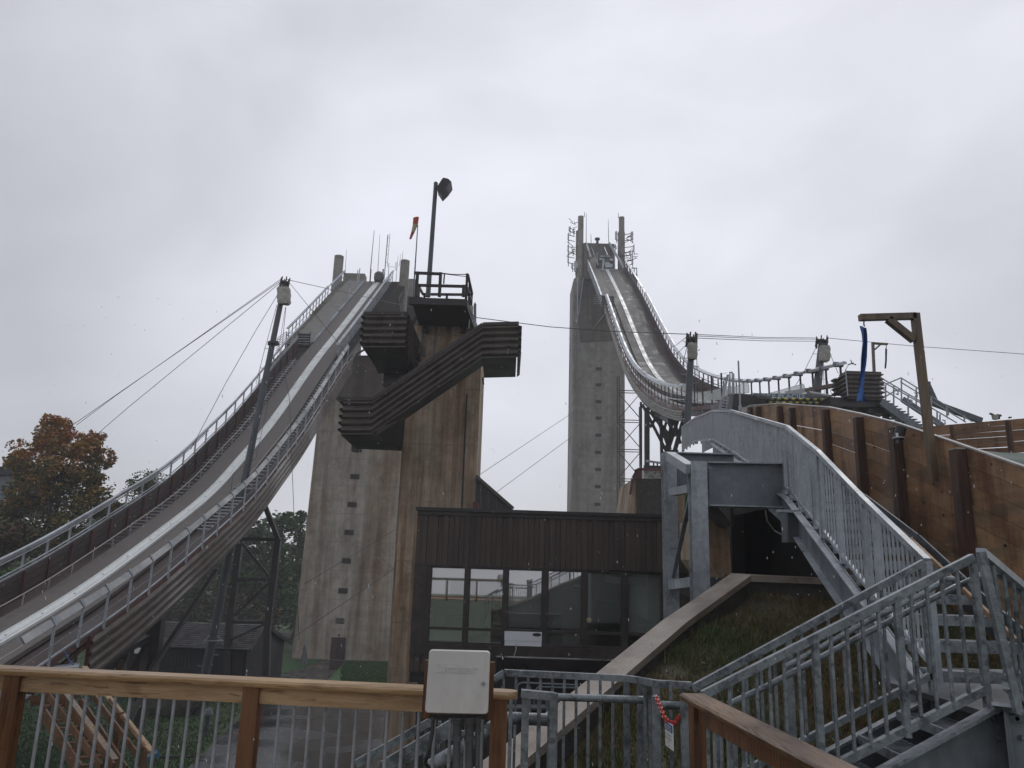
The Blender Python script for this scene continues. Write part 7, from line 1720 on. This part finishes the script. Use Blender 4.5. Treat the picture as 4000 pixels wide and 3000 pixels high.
# ---------------------------------------------------------------- sky, light
w=bpy.data.worlds.new("World"); sc.world=w; w.use_nodes=True; N=w.node_tree.nodes; Lk=w.node_tree.links; bg=N['Background']
sk=N.new('ShaderNodeTexSky'); sk.sky_type='NISHITA'; sk.sun_disc=False; sk.sun_elevation=R(52); sk.sun_rotation=R(25)
tc=N.new('ShaderNodeTexCoord'); mp=N.new('ShaderNodeMapping'); mp.inputs['Scale'].default_value=(1,1,1.6); Lk.new(tc.outputs['Generated'],mp.inputs['Vector'])
nz=N.new('ShaderNodeTexNoise'); nz.inputs['Scale'].default_value=2.1; nz.inputs['Detail'].default_value=5; nz.inputs['Roughness'].default_value=.48; nz.inputs['Distortion'].default_value=.35; Lk.new(mp.outputs[0],nz.inputs['Vector'])
rp=N.new('ShaderNodeValToRGB'); rp.color_ramp.elements[0].position=.34; rp.color_ramp.elements[1].position=.66
rp.color_ramp.elements[0].color=(.52,.53,.57,1); rp.color_ramp.elements[1].color=(.70,.71,.775,1); Lk.new(nz.outputs['Fac'],rp.inputs['Fac'])
# brighter cloud ahead and to the right, duller to the left
dp=N.new('ShaderNodeVectorMath'); dp.operation='DOT_PRODUCT'; dp.inputs[1].default_value=V((.10,.90,.42)).normalized(); Lk.new(tc.outputs['Generated'],dp.inputs[0])
mr=N.new('ShaderNodeMapRange'); mr.inputs['From Min'].default_value=.78; mr.inputs['From Max'].default_value=1; mr.inputs['To Min'].default_value=.72; mr.inputs['To Max'].default_value=1.06; Lk.new(dp.outputs['Value'],mr.inputs['Value'])
ml=N.new('ShaderNodeVectorMath'); ml.operation='SCALE'; Lk.new(rp.outputs[0],ml.inputs[0]); Lk.new(mr.outputs[0],ml.inputs['Scale'])
m10=N.new('ShaderNodeVectorMath'); m10.operation='SCALE'; m10.inputs['Scale'].default_value=10.0; Lk.new(ml.outputs[0],m10.inputs[0])
mx=N.new('ShaderNodeMix'); mx.data_type='RGBA'; mx.inputs[0].default_value=.95; Lk.new(sk.outputs[0],mx.inputs[6]); Lk.new(m10.outputs[0],mx.inputs[7])
Lk.new(mx.outputs[2],bg.inputs['Color']); bg.inputs['Strength'].default_value=.1
ld=bpy.data.lights.new('sun','SUN'); ld.energy=.5; ld.angle=R(25); ld.color=(1,.97,.93); lo=bpy.data.objects.new('sun',ld); col.objects.link(lo)
lo.rotation_euler=(R(38),0,R(-25+180)); 
sd=V((math.sin(R(25))*math.cos(R(52)),math.cos(R(25))*math.cos(R(52)),math.sin(R(52)))); lo.rotation_euler=sd.to_track_quat('Z','Y').to_euler()
sc.view_settings.view_transform='Standard'; sc.view_settings.look='None'; sc.view_settings.gamma=1; sc.view_settings.exposure=0.48; sc.view_settings.use_curve_mapping=False
HZ=True
if HZ:
    hz=MB().box(-150,150,-60,190,-48,64); o=hz.build('haze',M['cable']); tag(o,'pale drizzle haze filling the air',kind='stuff')
    m=bpy.data.materials.new('drizzle haze'); m.use_nodes=True; NN=m.node_tree.nodes; LL=m.node_tree.links; NN.remove(NN['Principled BSDF'])
    pv=NN.new('ShaderNodeVolumePrincipled'); pv.inputs['Color'].default_value=(.93,.94,.97,1); pv.inputs['Density'].default_value=.0013; pv.inputs['Anisotropy'].default_value=.1
    LL.new(pv.outputs[0],NN['Material Output'].inputs['Volume']); o.data.materials.clear(); o.data.materials.append(m)
